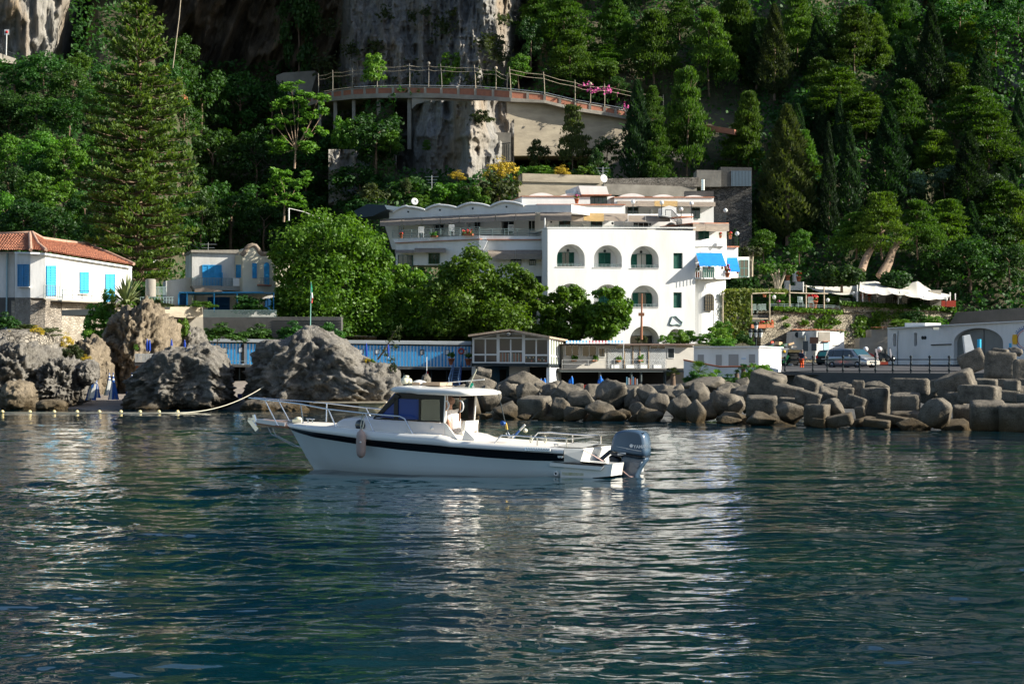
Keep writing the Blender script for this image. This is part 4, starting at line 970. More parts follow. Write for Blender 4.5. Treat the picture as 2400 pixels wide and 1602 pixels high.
def window(pl,u0,v0,u1,v1,off,fm,parent,nx=2,ny=1,name='window',gm=None,t=.9,door=False):
 fr=MB();d0,d1=off,off+.06
 pl.rect(fr,u0,v0,u0+t,v1,d0,d1);pl.rect(fr,u1-t,v0,u1,v1,d0,d1);pl.rect(fr,u0+t,v0,u1-t,v0+t,d0,d1);pl.rect(fr,u0+t,v1-t,u1-t,v1,d0,d1)
 W_=u1-u0
 for i in range(1,nx): c=u0+W_*i/nx;pl.rect(fr,c-t/2,v0+t,c+t/2,v1-t,d0,d1-.01)
 for j in range(1,ny): c=v0+(v1-v0)*j/ny;pl.rect(fr,u0+t,c-t/2,u1-t,c+t/2,d0,d1-.012)
 o=fr.build(name,fm,parent)
 for i in range(nx):
  for j in range(ny):
   p=MB();a=u0+t+(W_-2*t)*i/nx;c=u0+t+(W_-2*t)*(i+1)/nx;e=v0+t+(v1-v0-2*t)*j/ny;g=v0+t+(v1-v0-2*t)*(j+1)/ny
   pl.rect(p,a,e,c,g,d0+.005,d0+.03);p.build('pane',gm or dark_glass,o)
 return o
white_frame=mat('white_window_frame',(0.72,0.72,0.70),0.5)
grey_rail=mat('grey_green_railing',(0.22,0.30,0.30),0.5)
curtain=mat('pale_curtain',(0.45,0.43,0.38),.9)
def railing(pl,pts,hpx,parent,m,nbar=4,post_every=18,off=0.0,r=.018,name='railing',bars=False):
 """pts: list of (u,v) along the floor line"""
 mb=MB()
 for (ua,va),(ub,vb) in zip(pts[:-1],pts[1:]):
  for k in range(1,nbar+1):
   f=k/nbar;mb.tube([pl.pt(ua,va-hpx*f,off),pl.pt(ub,vb-hpx*f,off)],r,4)
  n=max(1,int(abs(ub-ua)/post_every))
  for i in range(n+1):
   t=i/n;u=ua+(ub-ua)*t;v=va+(vb-va)*t;mb.tube([pl.pt(u,v,off),pl.pt(u,v-hpx,off)],r*1.2,4)
 return mb.build(name,m,parent)
def flowerpot(u,v,Y,s,label,flowers=True,group=None,fm=None):
 s *= .62
 """terracotta pot with leaves and red blooms; s: height of the pot in metres"""
 b=at(u,v,Y);root=thing('flower_pot',label,'flower pot',tuple(b),group)
 MB().lathe(b,[(.28*s,0),(.42*s,.75*s),(.48*s,.75*s),(.48*s,.9*s),(.36*s,.9*s)],10).build('pot',terracotta,root)
 rng=np.random.RandomState(int(u*7));C=np.array([[b.x,b.y,b.z+1.25*s]]);P,d=clump_pts(C,np.array([[.55*s,.5*s,.5*s]]),60,rng,.3)
 v_,f_=cards(P,unit(d+rng.randn(len(d),3)*.5),.30*s+.06,.6,rng);np_mesh('leaves',v_,f_,leaf_fresh,root)
 if flowers:
  P,d=clump_pts(C+np.array([[0,-.05,.1*s]]),np.array([[.6*s,.55*s,.5*s]]),26,rng,.8);v_,f_=cards(P,unit(d),.22*s+.05,.8,rng);np_mesh('blooms',v_,f_,fm or red_m,root)
 return root
def planter_box(pl,u0,v0,u1,v1,off,label,col=None,group=None,flowers=True,fm=None):
 c=pl.pt((u0+u1)/2,v1,off);root=thing('planter_box',label,'planter',tuple(c),group)
 mb=MB();pl.rect(mb,u0,v0,u1,v1,off-.12,off+.12);mb.build('box',col or terracotta,root)
 rng=np.random.RandomState(int(u0*3));a,b=pl.pt(u0,v0,off),pl.pt(u1,v0,off);n=70;t=rng.rand(n)[:,None]
 P=np.array(a)[None,:]*(1-t)+np.array(b)[None,:]*t+rng.randn(n,3)*np.array([.05,.08,.10])+np.array([0,0,.10])
 v_,f_=cards(P,unit(rng.randn(n,3)+np.array([0,-.5,.5])),.20,.6,rng);np_mesh('leaves',v_,f_,leaf_fresh,root)
 if flowers:
  P=P[:34]+np.array([0,-.06,.08]);v_,f_=cards(P,unit(rng.randn(34,3)+np.array([0,-1,.5])),.16,.8,rng);np_mesh('blooms',v_,f_,fm or red_m,root)
 return root
def globe_lamp(u,vb,vt,Y,label,group='globe lamps of the hotel'):
 b=at(u,vb,Y);t=at(u,vt,Y);root=thing('globe_lamp',label,'lamp',tuple(b),group)
 MB().tube([b,t-Vector((0,0,.12))],.035,6).build('pole',iron,root)
 MB().ball(t,.20,8).build('globe',white_frame,root)
def pot_label(i): return
def hotel():
 root=thing('hotel','large white terraced hotel with arched loggias above the trees','hotel',tuple(at(1450,800,187)))
 PF=Plane(1283,183.0,1630,187.4)
 D=cD
 holes=[]
 A={}
 def ar(cx0,cx1,ytop,ybot,n=16):
  (u0,vt),(u1,vb)=D(cx0,ytop),D(cx1,ybot);r=(u1-u0)/2;k=1.0;vs_=vt+r*k
  if vs_ > vb-1: vs_=vb-1;k=(vs_-vt)/r
  return arch(u0,vb,u1,vs_,n,k)
 arches=[ar(232,465,684,870),ar(541,775,692,877),ar(849,1083,699,884),ar(232,465,1012,1198),ar(541,775,1019,1204),ar(849,1080,1027,1210),ar(843,1088,1367,1560),ar(1170,1280,1390,1560)]
 wins=[(D(1206,758),D(1283,889)),(D(1206,1086),D(1276,1216))]
 outer=[D(155,548),D(1389,572),D(1389,1600),D(155,1600)]
 mb=MB();PF.wall(mb,outer,arches+[[a,(b[0],a[1]),b,(a[0],b[1])] for a,b in wins],1.5)
 PF.rect(mb,D(155,548)[0]+.5,D(155,575)[1],D(1389,0)[0]-.5,D(0,1600)[1],-1.9,-1.52)
 mb.build('facade',white_wall,root)
 PL=Plane(1253,186.4,1284,183.0)
 mb=MB();P0=PF.pt(1283.5,534,0);
 a=[PF.pt(1283.4,533.5,0),PF.pt(1283.4,829,0)];q=Vector((-.35,3.4,0));q2=Vector((-.9,6,0))
 mb.quad(a[0]+q2,a[0],a[1],a[1]+q2);mb.build('side_wall',white_wall,root)
 mb=MB();PF.rect(mb,1282,532.2,1631,534.6,-1.0,.06);mb.build('parapet_coping',white_wall,root)
 mb=MB();a0,a1=PF.pt(1284,538,-.3),PF.pt(1630,544,-.3);mb.quad(a0,a1,a1+PF.nv(-7),a0+PF.nv(-7));mb.build('terrace_floor',white_wall2,root)
 mb=MB()
 for x0,x1,y in ((222,470,871),(533,778,878),(843,1086,885),(843,1084,1211)):
  (u0,v),(u1,_)=D(x0,y),D(x1,y);PF.rect(mb,u0,v,u1,v+1.1,-1.0,.07)
 mb.build('sill',white_wall2,root)
 o=-1.5
 def dr(x0,y0,x1,y1,open_=False,curtainy=False):
  (u0,v0),(u1,v1)=D(x0,y0),D(x1,y1);w=(u1-u0)
  if open_:
   window(PF,u0+w*.27,v0,u1-w*.27,v1,o,green_paint,root,2,1,'door',gm=curtain if curtainy else dark_glass)
   shutter(PF,u0,v0+.8,u0+w*.27,v1,o+.03,green_paint,root,1);shutter(PF,u1-w*.27,v0+.8,u1,v1,o+.03,green_paint,root,1)
  else: shutter(PF,u0,v0,u1,v1,o+.02,green_paint,root,2)
 dr(236,750,376,868,True);dr(582,756,681,874);dr(851,765,1027,882,True,True);dr(865,1088,1025,1206,True)
 dr(236,1080,376,1196,True);dr(582,1085,681,1200)
 (u0,v0),(u1,v1)=D(846,1447),D(1027,1512);window(PF,u0,v0,u1,v1,-1.5,iron,root,3,1,'door')
 for k in wins: shutter(PF,k[0][0]+.3,k[0][1]+.3,k[1][0]-.3,k[1][1]-.3,-.25,green_paint,root,2)
 for x0,x1,y in ((236,462,868),(545,772,874),(853,1080,881),(853,1078,1206)):
  (u0,v),(u1,_)=D(x0,y),D(x1,y);railing(PF,[(u0,v),(u1,v)],6,root,grey_rail,2,9,-.12,.014)
 for x,y in ((325,735),(632,741),(936,749)):
  u,v=D(x,y);mb=MB();mb.ball(PF.pt(u,v,-1.3),.13,6);mb.build('wall_lantern',iron,root)
 u,v=D(1225,1330);mb=MB();pts=[D(1195,1290),D(1225,1285),D(1250,1310),D(1280,1335),D(1270,1362),D(1235,1352),D(1200,1360),D(1173,1350),D(1185,1318),D(1195,1290)]
 mb.tube([PF.pt(a_,b_,.06) for a_,b_ in pts],.07,5);mb.build('wrought_ornament',grey_rail,root)
 # ---- storey behind the terrace parapet
 P1=Plane(1262,189.5,1640,193.5)
 mb=MB()
 for x0,y0,x1,y1,a_,b_ in ((78,355,803,432,-5,0),(100,432,1370,575,-5,-1.6),(803,440,1365,575,-5,-1.2)):
  (u0,v0),(u1,v1)=D(x0,y0),D(x1,y1);P1.rect(mb,u0,v0,u1,v1,a_,b_)
 mb.build('penthouse_wall',white_wall,root)
 mb=MB();(u0,v0),(u1,v1)=D(70,349),D(806,358);P1.rect(mb,u0,v0,u1,v1,-5,.15);mb.build('tile_coping',tile_clay,root)
 for x0,y0,x1,y1 in ((252,488,346,548),(517,495,612,550),(870,502,998,558)):
  (u0,v0),(u1,v1)=D(x0,y0),D(x1,y1);window(P1,u0,v0,u1,v1,-1.55 if x0<800 else -1.15,green_paint if x0 < 800 else white_frame,root,3 if x0>800 else 2,1)
 for x0,x1 in ((455,470),(815,830)):
  (u0,v0),(u1,v1)=D(x0,515),D(x1,560);mb=MB();P1.rect(mb,u0,v0,u1,v1,-1.3,-.8);mb.build('dividing_wall',white_wall,root)
 (u0,v0),(u1,v1)=D(1150,503),D(1225,564);mb=MB();P1.poly(mb,arch(u0,v1,u1,v0+(u1-u0)/2,8),-1.4,-1.1);mb.build('arched_window',dark_glass,root)
 def reed(pl,u0,u1,vt0,vt1,vb0,vb1,o0,o1,m,parent):
  mb=MB();n=10;V=[];
  for i in range(n+1):
   t=i/n;u=u0+(u1-u0)*t;a_=vt0+(vt1-vt0)*t;b_=vb0+(vb1-vb0)*t+math.sin(t*PI)*.8
   V += [pl.pt(u,a_,o0),pl.pt(u,a_+(b_-a_)*.4,o0+(o1-o0)*.85),pl.pt(u,b_,o1)]
  mb.add(V,[(i*3+k,i*3+k+1,(i+1)*3+k+1,(i+1)*3+k) for i in range(n) for k in (0,1)]);mb.build('reed_awning',m,parent)
 wick2=mat('golden_reed_matting',(0.48,0.32,0.13),0.9,col2=(0.34,0.23,0.11),vscale=2.5,bump=.03,bscale=25,stretch=(1,1,6))
 for x0,x1,m_ in ((98,280,wicker),(281,455,wicker),(456,627,wick2),(628,825,wicker)):
  (u0,v0),(u1,v1)=D(x0,420),D(x1,490);reed(P1,u0,u1-.3,v0+(x0-98)*.004,v0+(x1-98)*.004,v1-1,v1+1,.05,1.3,m_,root)
 for x0,x1 in ((828,972),(974,1178)):
  (u0,v0),(u1,v1)=D(x0,444),D(x1,494);reed(P1,u0,u1,v0,v0+.5,v1,v1+.5,-.8,1.0,wicker,root)
 railing(P1,[D(160,548),D(1360,562)],6.5,root,grey_rail,3,14,.6,.014)
 for x,y in ((184,497),(697,510),(1010,518)):
  u,v=D(x,y);mb=MB();mb.ball(P1.pt(u,v,-.9),.12,6);mb.build('wall_lantern',iron,root)
 # ---- top storey
 P2=Plane(1223,196,1690,200)
 mb=MB()
 (u0,v0),(u1,v1)=D(-60,285),D(510,360);P2.rect(mb,u0,v0,u1,v1,-6,0)
 (u0,v0),(u1,v1)=D(712,292),D(1542,365);P2.rect(mb,u0,v0,u1,v1,-6,0)
 (u0,v0),(u1,v1)=D(712,365),D(1542,505);P2.rect(mb,u0,v0,u1,v1,-6,-1.5)
 (u0,v0),(u1,v1)=D(508,285),D(714,362);P2.rect(mb,u0,v0,u1,v1,-6,-1.2)
 mb.build('top_storey_wall',white_wall,root)
 mb=MB()
 for x0,x1,y in ((-62,514,281),(708,1548,289)): (u0,v0),(u1,v1)=D(x0,y),D(x1,y+7);P2.rect(mb,u0,v0,u1,v1,-6.2,.12)
 mb.build('tile_coping',tile_clay,root)
 def dome(x0,x1,ytop,ybase,pl,o0,o1,m=white_wall,nm='vaulted_roof'):
  (u0,vt),(u1,vb)=D(x0,ytop),D(x1,ybase);mb=MB();n=14;pts=[(u0,vb+1)]+[(u0+(u1-u0)*i/n,vb-(vb-vt)*math.sin(PI*i/n)**.8) for i in range(n+1)]+[(u1,vb+1)]
  pl.poly(mb,pts,o0,o1);mb.build(nm,m,root)
 for x0,x1,t in ((0,205,256),(250,440,262),(755,965,261),(1020,1220,270),(1275,1480,276)): dome(x0,x1,t,t+24,P2,-6,-.6)
 mb=MB();pts=[D(383,265),D(414,196),D(646,201),D(668,272),D(440,270)];P2.poly(mb,[D(414,196),D(646,201),D(668,272),D(437,272)],-6,-.2);P2.poly(mb,[D(383,262),D(414,196),D(437,272),D(390,284)],-6,-1.2);mb.build('stair_tower',white_wall,root)
 mb=MB();(u0,v0),(u1,v1)=D(440,268),D(690,277);P2.rect(mb,u0,v0,u1,v1,-3,.25);mb.build('tile_coping',tile_clay,root)
 (u0,v0),(u1,v1)=D(512,290),D(652,356);window(P2,u0,v0,u1,v1,-1.15,green_paint,root,4,1)
 (u0,v0),(u1,v1)=D(826,376),D(912,436);window(P2,u0,v0,u1,v1,-1.45,green_paint,root,3,1)
 (u0,v0),(u1,v1)=D(1356,380),D(1428,470);window(P2,u0,v0,u1,v1,-1.45,green_paint,root,2,1)
 mb=MB();(u0,v0),(u1,v1)=D(1022,395),D(1036,440);P2.rect(mb,u0,v0,u1,v1,-1.5,-.6);(u0,v0),(u1,v1)=D(1236,395),D(1245,440);P2.rect(mb,u0,v0,u1,v1,-1.5,-.6);mb.build('dividing_wall',white_wall,root)
 for x0,x1,m_ in ((738,900,wicker),(902,1045,wicker),(1047,1240,wick2),(1242,1556,wicker)):
  (u0,v0),(u1,v1)=D(x0,322 if x0<1240 else 330),D(x1,366);reed(P2,u0,u1,v0,v0+.6,v1,v1+1,.02,1.2,m_,root)
 P3=Plane(1560,191,1640,191.6)
 mb=MB();P3.poly(mb,[D(1112,380),D(1170,362),D(1230,378),D(1232,470),D(1112,445)],-1.5,0);(u0,v0),(u1,v1)=D(1276,452),D(1366,575);P3.rect(mb,u0,v0,u1,v1,-2,0);mb.build('stair_hood',white_wall,root)
 lines('stair_rail',P3,[[D(1192,400),D(1275,485)],[D(1192,455),D(1275,560)],[D(1275,485),D(1275,562)],[D(1140,397),D(1192,400)],[D(1192,400),D(1192,460)],[D(1140,397),D(1140,445)]]+[[D(1192+i*10,400+i*10.5),D(1192+i*10,455+i*12.5)] for i in range(1,8)],.03,iron,root,off=.4)
 mb=MB()
 for i in range(9): (u0,v0)=D(1196+i*9,462+i*11.5);P3.rect(mb,u0,v0,u0+2.6,v0+.7,0,.9)
 mb.build('stair_tread',iron,root)
 # ---- right stepped part with blue awnings
 P4=Plane(1628,189,1710,191)
 def bay(x0,x1,y0,y1,r=1.0,name='bay_wall',mtl=None,nose=0.0):
  (u0,v0),(u1,v1)=D(x0,y0),D(x1,y1);mb=MB();n=10;T=[];B=[]
  for i in range(n+1):
   t=i/n;u=u0+(u1-u0)*t;off=r*math.sin(PI*(t*.75+.25))-.3
   T.append(P4.pt(u,v0,off));B.append(P4.pt(u,v1,off))
  T += [P4.pt(u1,v0,-6),P4.pt(u0,v0,-6)];B += [P4.pt(u1,v1,-6),P4.pt(u0,v1,-6)]
  mb.hexa(B,T);return mb.build(name,mtl or white_wall,root)
 bay(1390,1642,970,1600,1.2);bay(1390,1650,650,975,.4);bay(1366,1650,560,660,-.5)
 bay(1376,1682,962,974,2.2,'balcony_slab');
 mb=MB();n=16;pts=[D(1392,700)]+[D(1392+258*i/n,668-34*math.sin(min(1,i/n*1.7)*PI*.5)*(1 if i/n<.6 else math.cos((i/n-.6)*1.6))) for i in range(n+1)]+[D(1650,700)]
 P4.poly(mb,pts,-.4,.28);mb.build('curved_parapet',white_wall,root)
 mb=MB();(u0,v0),(u1,v1)=D(1438,744),D(1562,751);P4.rect(mb,u0,v0,u1,v1,.3,1.1);mb.build('ledge',white_wall,root)
 (u0,v0),(u1,v1)=D(1418,572),D(1505,640);shutter(P4,u0,v0,u1,v1,-.45,green_paint,root,2)
 (u0,v0),(u1,v1)=D(1452,872),D(1546,962);shutter(P4,u0,v0,u1,v1,.6,green_paint,root,2)
 mb=MB();(u0,v0),(u1,v1)=D(1472,1098),D(1546,1238);P4.poly(mb,arch(u0,v1,u1,v0+(u1-u0)/2*.95,10),.9,1.12);mb.build('arched_window',dark_glass,root)
 lines('window_bars',P4,[[D(1472+i*18.5,1110),D(1472+i*18.5,1236)] for i in range(1,4)]+[[D(1474,1130+i*30),D(1544,1130+i*30)] for i in range(4)],.02,iron,root,off=1.16)
 def awning(x0t,x1t,yt,x0b,x1b,yb,o0,o1):
  mb=MB();ut0,vt=D(x0t,yt);ut1,_=D(x1t,yt);ub0,vb=D(x0b,yb);ub1,_=D(x1b,yb);n=12;V=[]
  for i in range(n+1):
   t=i/n;V += [P4.pt(ut0+(ut1-ut0)*t,vt,o0),P4.pt((ut0+(ut1-ut0)*t+ub0+(ub1-ub0)*t)/2,(vt+vb)/2+.6,(o0+o1)/2),P4.pt(ub0+(ub1-ub0)*t,vb,o1),P4.pt(ub0+(ub1-ub0)*t,vb+3+(i%2)*1.2,o1+.02)]
  mb.add(V,[(i*4+k,i*4+k+1,(i+1)*4+k+1,(i+1)*4+k) for i in range(n) for k in range(3)]);mb.build('blue_awning',blue_cloth,root)
 awning(1393,1610,757,1424,1646,855,1.1,2.6);awning(1652,1738,796,1668,1758,902,-1.2,.3)
 mb=MB();(u0,v0),(u1,v1)=D(1652,705),D(1745,965);P4.rect(mb,u0,v0,u1,v1,-6,-1.4);mb.build('annexe_wall',white_wall,root)
 mb=MB();(u0,v0),(u1,v1)=D(1650,700),D(1755,711);P4.rect(mb,u0,v0,u1,v1,-6,-1.1);(u0,v0),(u1,v1)=D(1366,505),D(1668,514);P4.rect(mb,u0,v0,u1,v1,-6,-.3);(u0,v0),(u1,v1)=D(1270,450),D(1370,460);P4.rect(mb,u0,v0,u1,v1,-1,.6);mb.build('tile_coping',tile_clay,root)
 (u0,v0),(u1,v1)=D(1370,512),D(1475,572);reed(P4,u0,u1,v0,v0,v1,v1,-.3,1.0,wicker,root);(u0,v0),(u1,v1)=D(1477,512),D(1670,574);reed(P4,u0,u1,v0,v0,v1,v1+.5,-.3,1.0,wicker,root)
 railing(P4,[D(1388,965),D(1640,968)],23,root,white_frame,1,5,2.0,.02)
 railing(P4,[D(1652,960),D(1700,960)],22,root,white_frame,1,5,-.9,.02)
 railing(P4,[D(1655,698),D(1738,698)],20,root,iron,1,3,-1.6,.016);railing(P4,[D(1545,502),D(1642,502)],19,root,iron,1,3,-3.2,.016)
 (u0,v0),(u1,v1)=D(1748,790),D(1840,960);mb=MB();P4.rect(mb,u0,v0,u1,v1,-6,-3.5);mb.build('annexe_wall',white_wall2,root)
 (u0,v0),(u1,v1)=D(1760,815),D(1832,955);window(P4,u0,v0,u1,v1,-3.45,mat('teal_frame',(0.03,0.20,0.19),.5),root,2,2)
 # ---- left wing, wavy roof (in crop C)
 C=cC
 PA=Plane(916,192.5,1123.6,186.6);PB=Plane(1123.6,186.6,1275,186.3)
 def wave_v(x):
  pts=[(255,575),(300,575)]
  for (a,b,t,y0,y1) in ((300,655,515,575,548),(672,1035,495,545,528),(1040,1410,475,525,512),(1418,1800,455,512,500)):
   for i in range(17):
    s=i/16;pts.append((a+(b-a)*s,(y0+(y1-y0)*s)-(y0-t if s<.5 else (y0+(y1-y0)*s)-t+0)*1.0*math.sin(PI*s)**.75))
  return pts
 top=wave_v(0)
 PAw=Plane(912,194.5,1265,187.6)
 mb=MB();pts=[C(*p) for p in top]+[C(1815,490),C(1965,487),C(1965,575),C(1250,600),C(255,650)];PAw.poly(mb,pts,-5.5,0);mb.build('wavy_parapet',white_wall,root)
 mb=MB()
 for k in range(4):
  seg=top[2+17*k:2+17*(k+1)];P=[PAw.pt(*C(*p),.10) for p in seg];mb.tube(P,.12,5)
 mb.build('parapet_coping',white_wall,root)
 mb=MB()
 for (x,y) in ((473,568),(838,548),(1213,530),(1600,511)): u,v=C(x,y);mb.ball(PAw.pt(u,v,.02),.09,6)
 mb.build('drain_hole',iron,root)
 mb=MB();PAw.poly(mb,[C(1965,485),C(2345,487),C(2345,575),C(1965,575)],-4,.1);mb.build('penthouse_wall',white_wall,root)
 mb=MB();PAw.poly(mb,[C(180,650),C(1960,560),C(2070,560),C(2070,1000),C(290,1000)],-5.4,-2.6);mb.build('balcony_back_wall',white_wall,root)
 def ra(u0,u1,vt0,vt1,vb0,vb1): reed(PAw,u0,u1,vt0,vt1,vb0,vb1,.02,1.5,wicker,root)
 X=[150,405,635,845,1062,1280,1480,1712,1940];top_=lambda x: 655-(x-150)*.046;bot_=lambda x: 733-(x-150)*.042
 for a,b in zip(X[:-1],X[1:]):
  (u0,v0),(u1,v1)=C(a,top_(a)),C(b-8,top_(b));ra(u0,u1,v0,v1,C(a,bot_(a))[1],C(b,bot_(b))[1])
 (u0,v0),(u1,v1)=C(1990,572),C(2345,668);
 reed(PAw,u0,u1,v0,v0,v1,v1+.5,.2,1.2,wicker,root)
 for x0,y0,x1,y1 in ((360,728,420,870),(775,712,885,850),(1105,690,1165,800),(1230,684,1300,790),(1495,675,1690,838),(1850,668,1930,785)):
  (u0,v0),(u1,v1)=C(x0,y0),C(x1,y1);window(PAw,u0,v0,u1,v1,-2.58,white_frame,root,3 if x1-x0>150 else 2,1)
 for x,y in ((470,870),(850,850),(1235,830)):
  n=10;pts=[C(x,y)]+[C(x+ (20+110*(i/n)**1.9),y-(y*.0+ (150)*(i/n))) for i in range(n+1)]+[C(x+300,y-150),C(x+300,y)]
  mb=MB();PAw.poly(mb,pts,-2.4,-2.1);mb.build('dividing_wall',white_wall,root)
 def band(pl,pts,o0,o1,nm,m): mb=MB();pl.poly(mb,[C(*p) for p in pts],o0,o1);mb.build(nm,m,root)
 band(PA,[(290,880),(1292,840),(1292,880),(320,925)],-3,.0,'balcony_parapet',white_wall)
 band(PB,[(1292,842),(2010,852),(2010,888),(1380,888),(1292,880)],-3,.0,'balcony_parapet',white_wall)
 band(PA,[(315,922),(1300,877),(1300,884),(325,929)],-.2,.16,'tile_edge',tile_clay)
 band(PB,[(1370,883),(2000,883),(1985,893),(1380,893)],-.2,.16,'tile_edge',tile_clay)
 band(PA,[(330,929),(1300,884),(1300,1180),(330,1180)],-5,-.05,'wing_wall',white_wall)
 band(PB,[(1290,892),(2040,892),(2040,1400),(1290,1400)],-5,-.05,'wing_wall',white_wall)
 band(PB,[(1285,890),(1385,900),(1335,1005),(1285,1005)],-.1,.4,'corner_pier',white_wall)
 for a,b,y0,y1 in ((320,540,1000,1040),(545,900,980,1035)):
  (u0,v0),(u1,v1)=C(a,y0),C(b,y1);mb=MB();n=8
  mb.add([p for i in range(n+1) for t in [i/n] for p in (PA.pt(u0+(u1-u0)*t,v0+1,.0),PA.pt(u0+(u1-u0)*t,v0+(v1-v0)*.5,.5),PA.pt(u0+(u1-u0)*t,v1,.8))],[(i*3+k,i*3+k+1,(i+1)*3+k+1,(i+1)*3+k) for i in range(n) for k in (0,1)]);mb.build('cloth_awning',wicker,root)
 (u0,v0),(u1,v1)=C(1385,1008),C(1700,1110);reed(PB,u0,u1,v0,v0,v1,v1,.02,1.2,wicker,root);(u0,v0),(u1,v1)=C(1703,1005),C(2018,1110);reed(PB,u0,u1,v0,v0,v1,v1,.02,1.2,wicker,root)
 for x0,y0,x1,y1,pl in ((355,1065,525,1195,PA),(705,1045,830,1165,PA),(1650,1110,1770,1180,PB),(1860,1115,1935,1180,PB)):
  (u0,v0),(u1,v1)=C(x0,y0),C(x1,y1);window(pl,u0,v0,u1,v1,-.03,green_paint,root,3,1)
 mb=MB();(u0,v0),(u1,v1)=C(1935,1305),C(2020,1400);PB.rect(mb,u0,v0,u1,v1,-.05,.02);mb.build('door',iron,root)
 railing(PA,[C(290,872),C(1290,832)],18,root,grey_rail,4,22,-.1,.02);railing(PB,[C(1292,838),C(2010,850)],16,root,grey_rail,4,26,-.1,.02)
 mb=MB();mb.tube([PB.pt(*C(2040,640),.6),PB.pt(*C(2040,1400),.6)],.06,6);mb.build('drain_pipe',white_frame,root)
 return PF,P1,P2,P4,PA,PB,PAw
HP=hotel()
PF,P1,P2,P4,PA,PB,PAw=HP
for (x,y,lab) in ((395,872,'red geranium pot on the left end of the hotel balcony'),):
 u,v=cC(x,y);flowerpot(u,v,189.6,.5,lab)
u0,v0=cC(725,843);u1,v1=cC(800,857);planter_box(PA,u0,v0,u1,v1,.2,'terracotta trough with leafy plant between two white chairs on the balcony',flowers=False)
u0,v0=cC(1090,820);u1,v1=cC(1210,840);planter_box(PA,u0,v0,u1,v1,.2,'terracotta trough with red flowers beside the stepped balcony corner')
for (x,y,lab) in ((1415,895,'hanging red flower pot at the left end of the blue awning balcony'),(1505,893,'red flower pot on the rail under the middle of the blue awning'),(1613,893,'red flower pot on the rail right of the balcony door'),(1638,900,'red flower pot next to the right end of the balcony rail'),(1665,890,'outermost red flower pot on the blue awning balcony rail')):
 u,v=cD(x,y);flowerpot(u,v,188.0,.36,lab,group='flower pots on the rail of the blue awning balcony')
u,v=cD(1405,962);flowerpot(u,v,187.8,.9,'big potted plant standing at the left of the blue awning balcony',False)
u,v=cD(1657,962);flowerpot(u,v,188.0,.8,'big potted flower standing at the right corner of the blue awning balcony')
u,v=cD(1598,634);flowerpot(u,v,190.5,.5,'brown pot on the wall under the upper reed awning')
u,v=cD(1680,640);flowerpot(u,v,192.5,.6,'red flowers on the terrace beside the outer globe lamp')
u,v=cD(1740,930);flowerpot(u,v,191.5,.4,'small red flower pot under the smaller blue awning')
u,v=cD(398,345);flowerpot(u,v,194.5,.8,'pink flowering plant on the hotel roof left of the stair tower',True,fm=pink_m)
for x,yb,yt,lab in ((868,436,332,'globe lamp on the top terrace, leftmost before the upper reed awning'),(1108,440,338,'globe lamp on the top terrace beside the stair hood'),(1356,470,345,'globe lamp on the top terrace before the green door'),(1270,452,393,'short globe lamp beside the roof stairs'),(1640,502,403,'tall globe lamp at the right end of the top terrace'),(1737,698,596,'outermost globe lamp above the dark hillside'),(1408,575,555,'small globe lamp on the corner below the reed awning')):
 u,vb=cD(x,yb);_,vt=cD(x,yt);globe_lamp(u,vb,vt,190 if x<1400 else 189.5,lab)
def white_chair(u,v,Y,lab,wpx=8,g='white plastic chairs of the hotel balconies',m=None):
 s=1.0;b=at(u,v,Y);r=thing('balcony_chair',lab,'chair',tuple(b),g);mm=m or white_frame
 MB().box(b.x-.25,b.x+.25,b.y-.25,b.y+.25,b.z+.40,b.z+.45).build('seat',mm,r);
 mb=MB()
 for i in range(5): mb.box(b.x-.25+i*.11,b.x-.19+i*.11,b.y+.2,b.y+.24,b.z+.45,b.z+.95)
 mb.box(b.x-.26,b.x+.26,b.y+.19,b.y+.25,b.z+.92,b.z+.99);mb.build('backrest',mm,r)
 for sx in (-1,1):
  for sy in (-1,1): MB().box(b.x+sx*.22-.02,b.x+sx*.22+.02,b.y+sy*.22-.02,b.y+sy*.22+.02,b.z,b.z+.40).build('leg',mm,r)
for x,y,lab in ((622,862,'white chair on the balcony left of the leafy trough'),(970,838,'white chair on the balcony left of the red flower trough'),(1650,838,'white chair before the large balcony window')):
 u,v=cC(x,y);white_chair(u,v,189.2 if x<1200 else 188.2,lab)
def dish(u,v,Y,lab,r=.45,ax=(.25,-1,.25)):
 b=at(u,v,Y);o=thing('satellite_dish',lab,'satellite dish',tuple(b))
 MB().lathe(b,[(0,-.10),(r*.5,-.07),(r,.05),(r,.07),(r*.5,-.04),(0,-.07)],14,ax).build('reflector',white_frame,o);MB().tube([b,b+Vector(ax)*.5],.025,4).build('feed_arm',iron,o)
 MB().tube([b+Vector((0,.1,0)),b+Vector((0,.1,-1.1))],.04,5).build('mast',iron,o)
u,v=cC(545,452);dish(u,v,204,'round satellite dish behind the first wave of the hotel roof',.36)
u,v=cD(621,138);dish(u,v,208,'satellite dish on the corner of the long concrete wall',.42,(.6,-1,.2))
def antenna(u,vb,vt,Y,lab,arms=3):
 b,t=at(u,vb,Y),at(u,vt,Y);o=thing('tv_antenna',lab,'antenna',tuple(b));MB().tube([b,t],.035,4).build('mast',steel,o)
 mb=MB()
 for i in range(arms): z=t-Vector((0,0,.15+.3*i));mb.tube([z-Vector((.7-.15*i,0,0)),z+Vector((.7-.15*i,0,0))],.02,4)
 mb.build('aerial',steel,o)
u,v=cC(745,300);antenna(u,v,cC(0,150)[1],207,'tv antenna rising from bushes above the wavy roof')
u,v=cD(617,130);antenna(u,v,cD(0,38)[1],207.5,'tv antenna above the satellite dish on the concrete wall')
u,v=cD(1452,236);o=thing('chimney','metal flue pipe with grill box behind the top hotel terrace','chimney',tuple(at(u,v,201)))
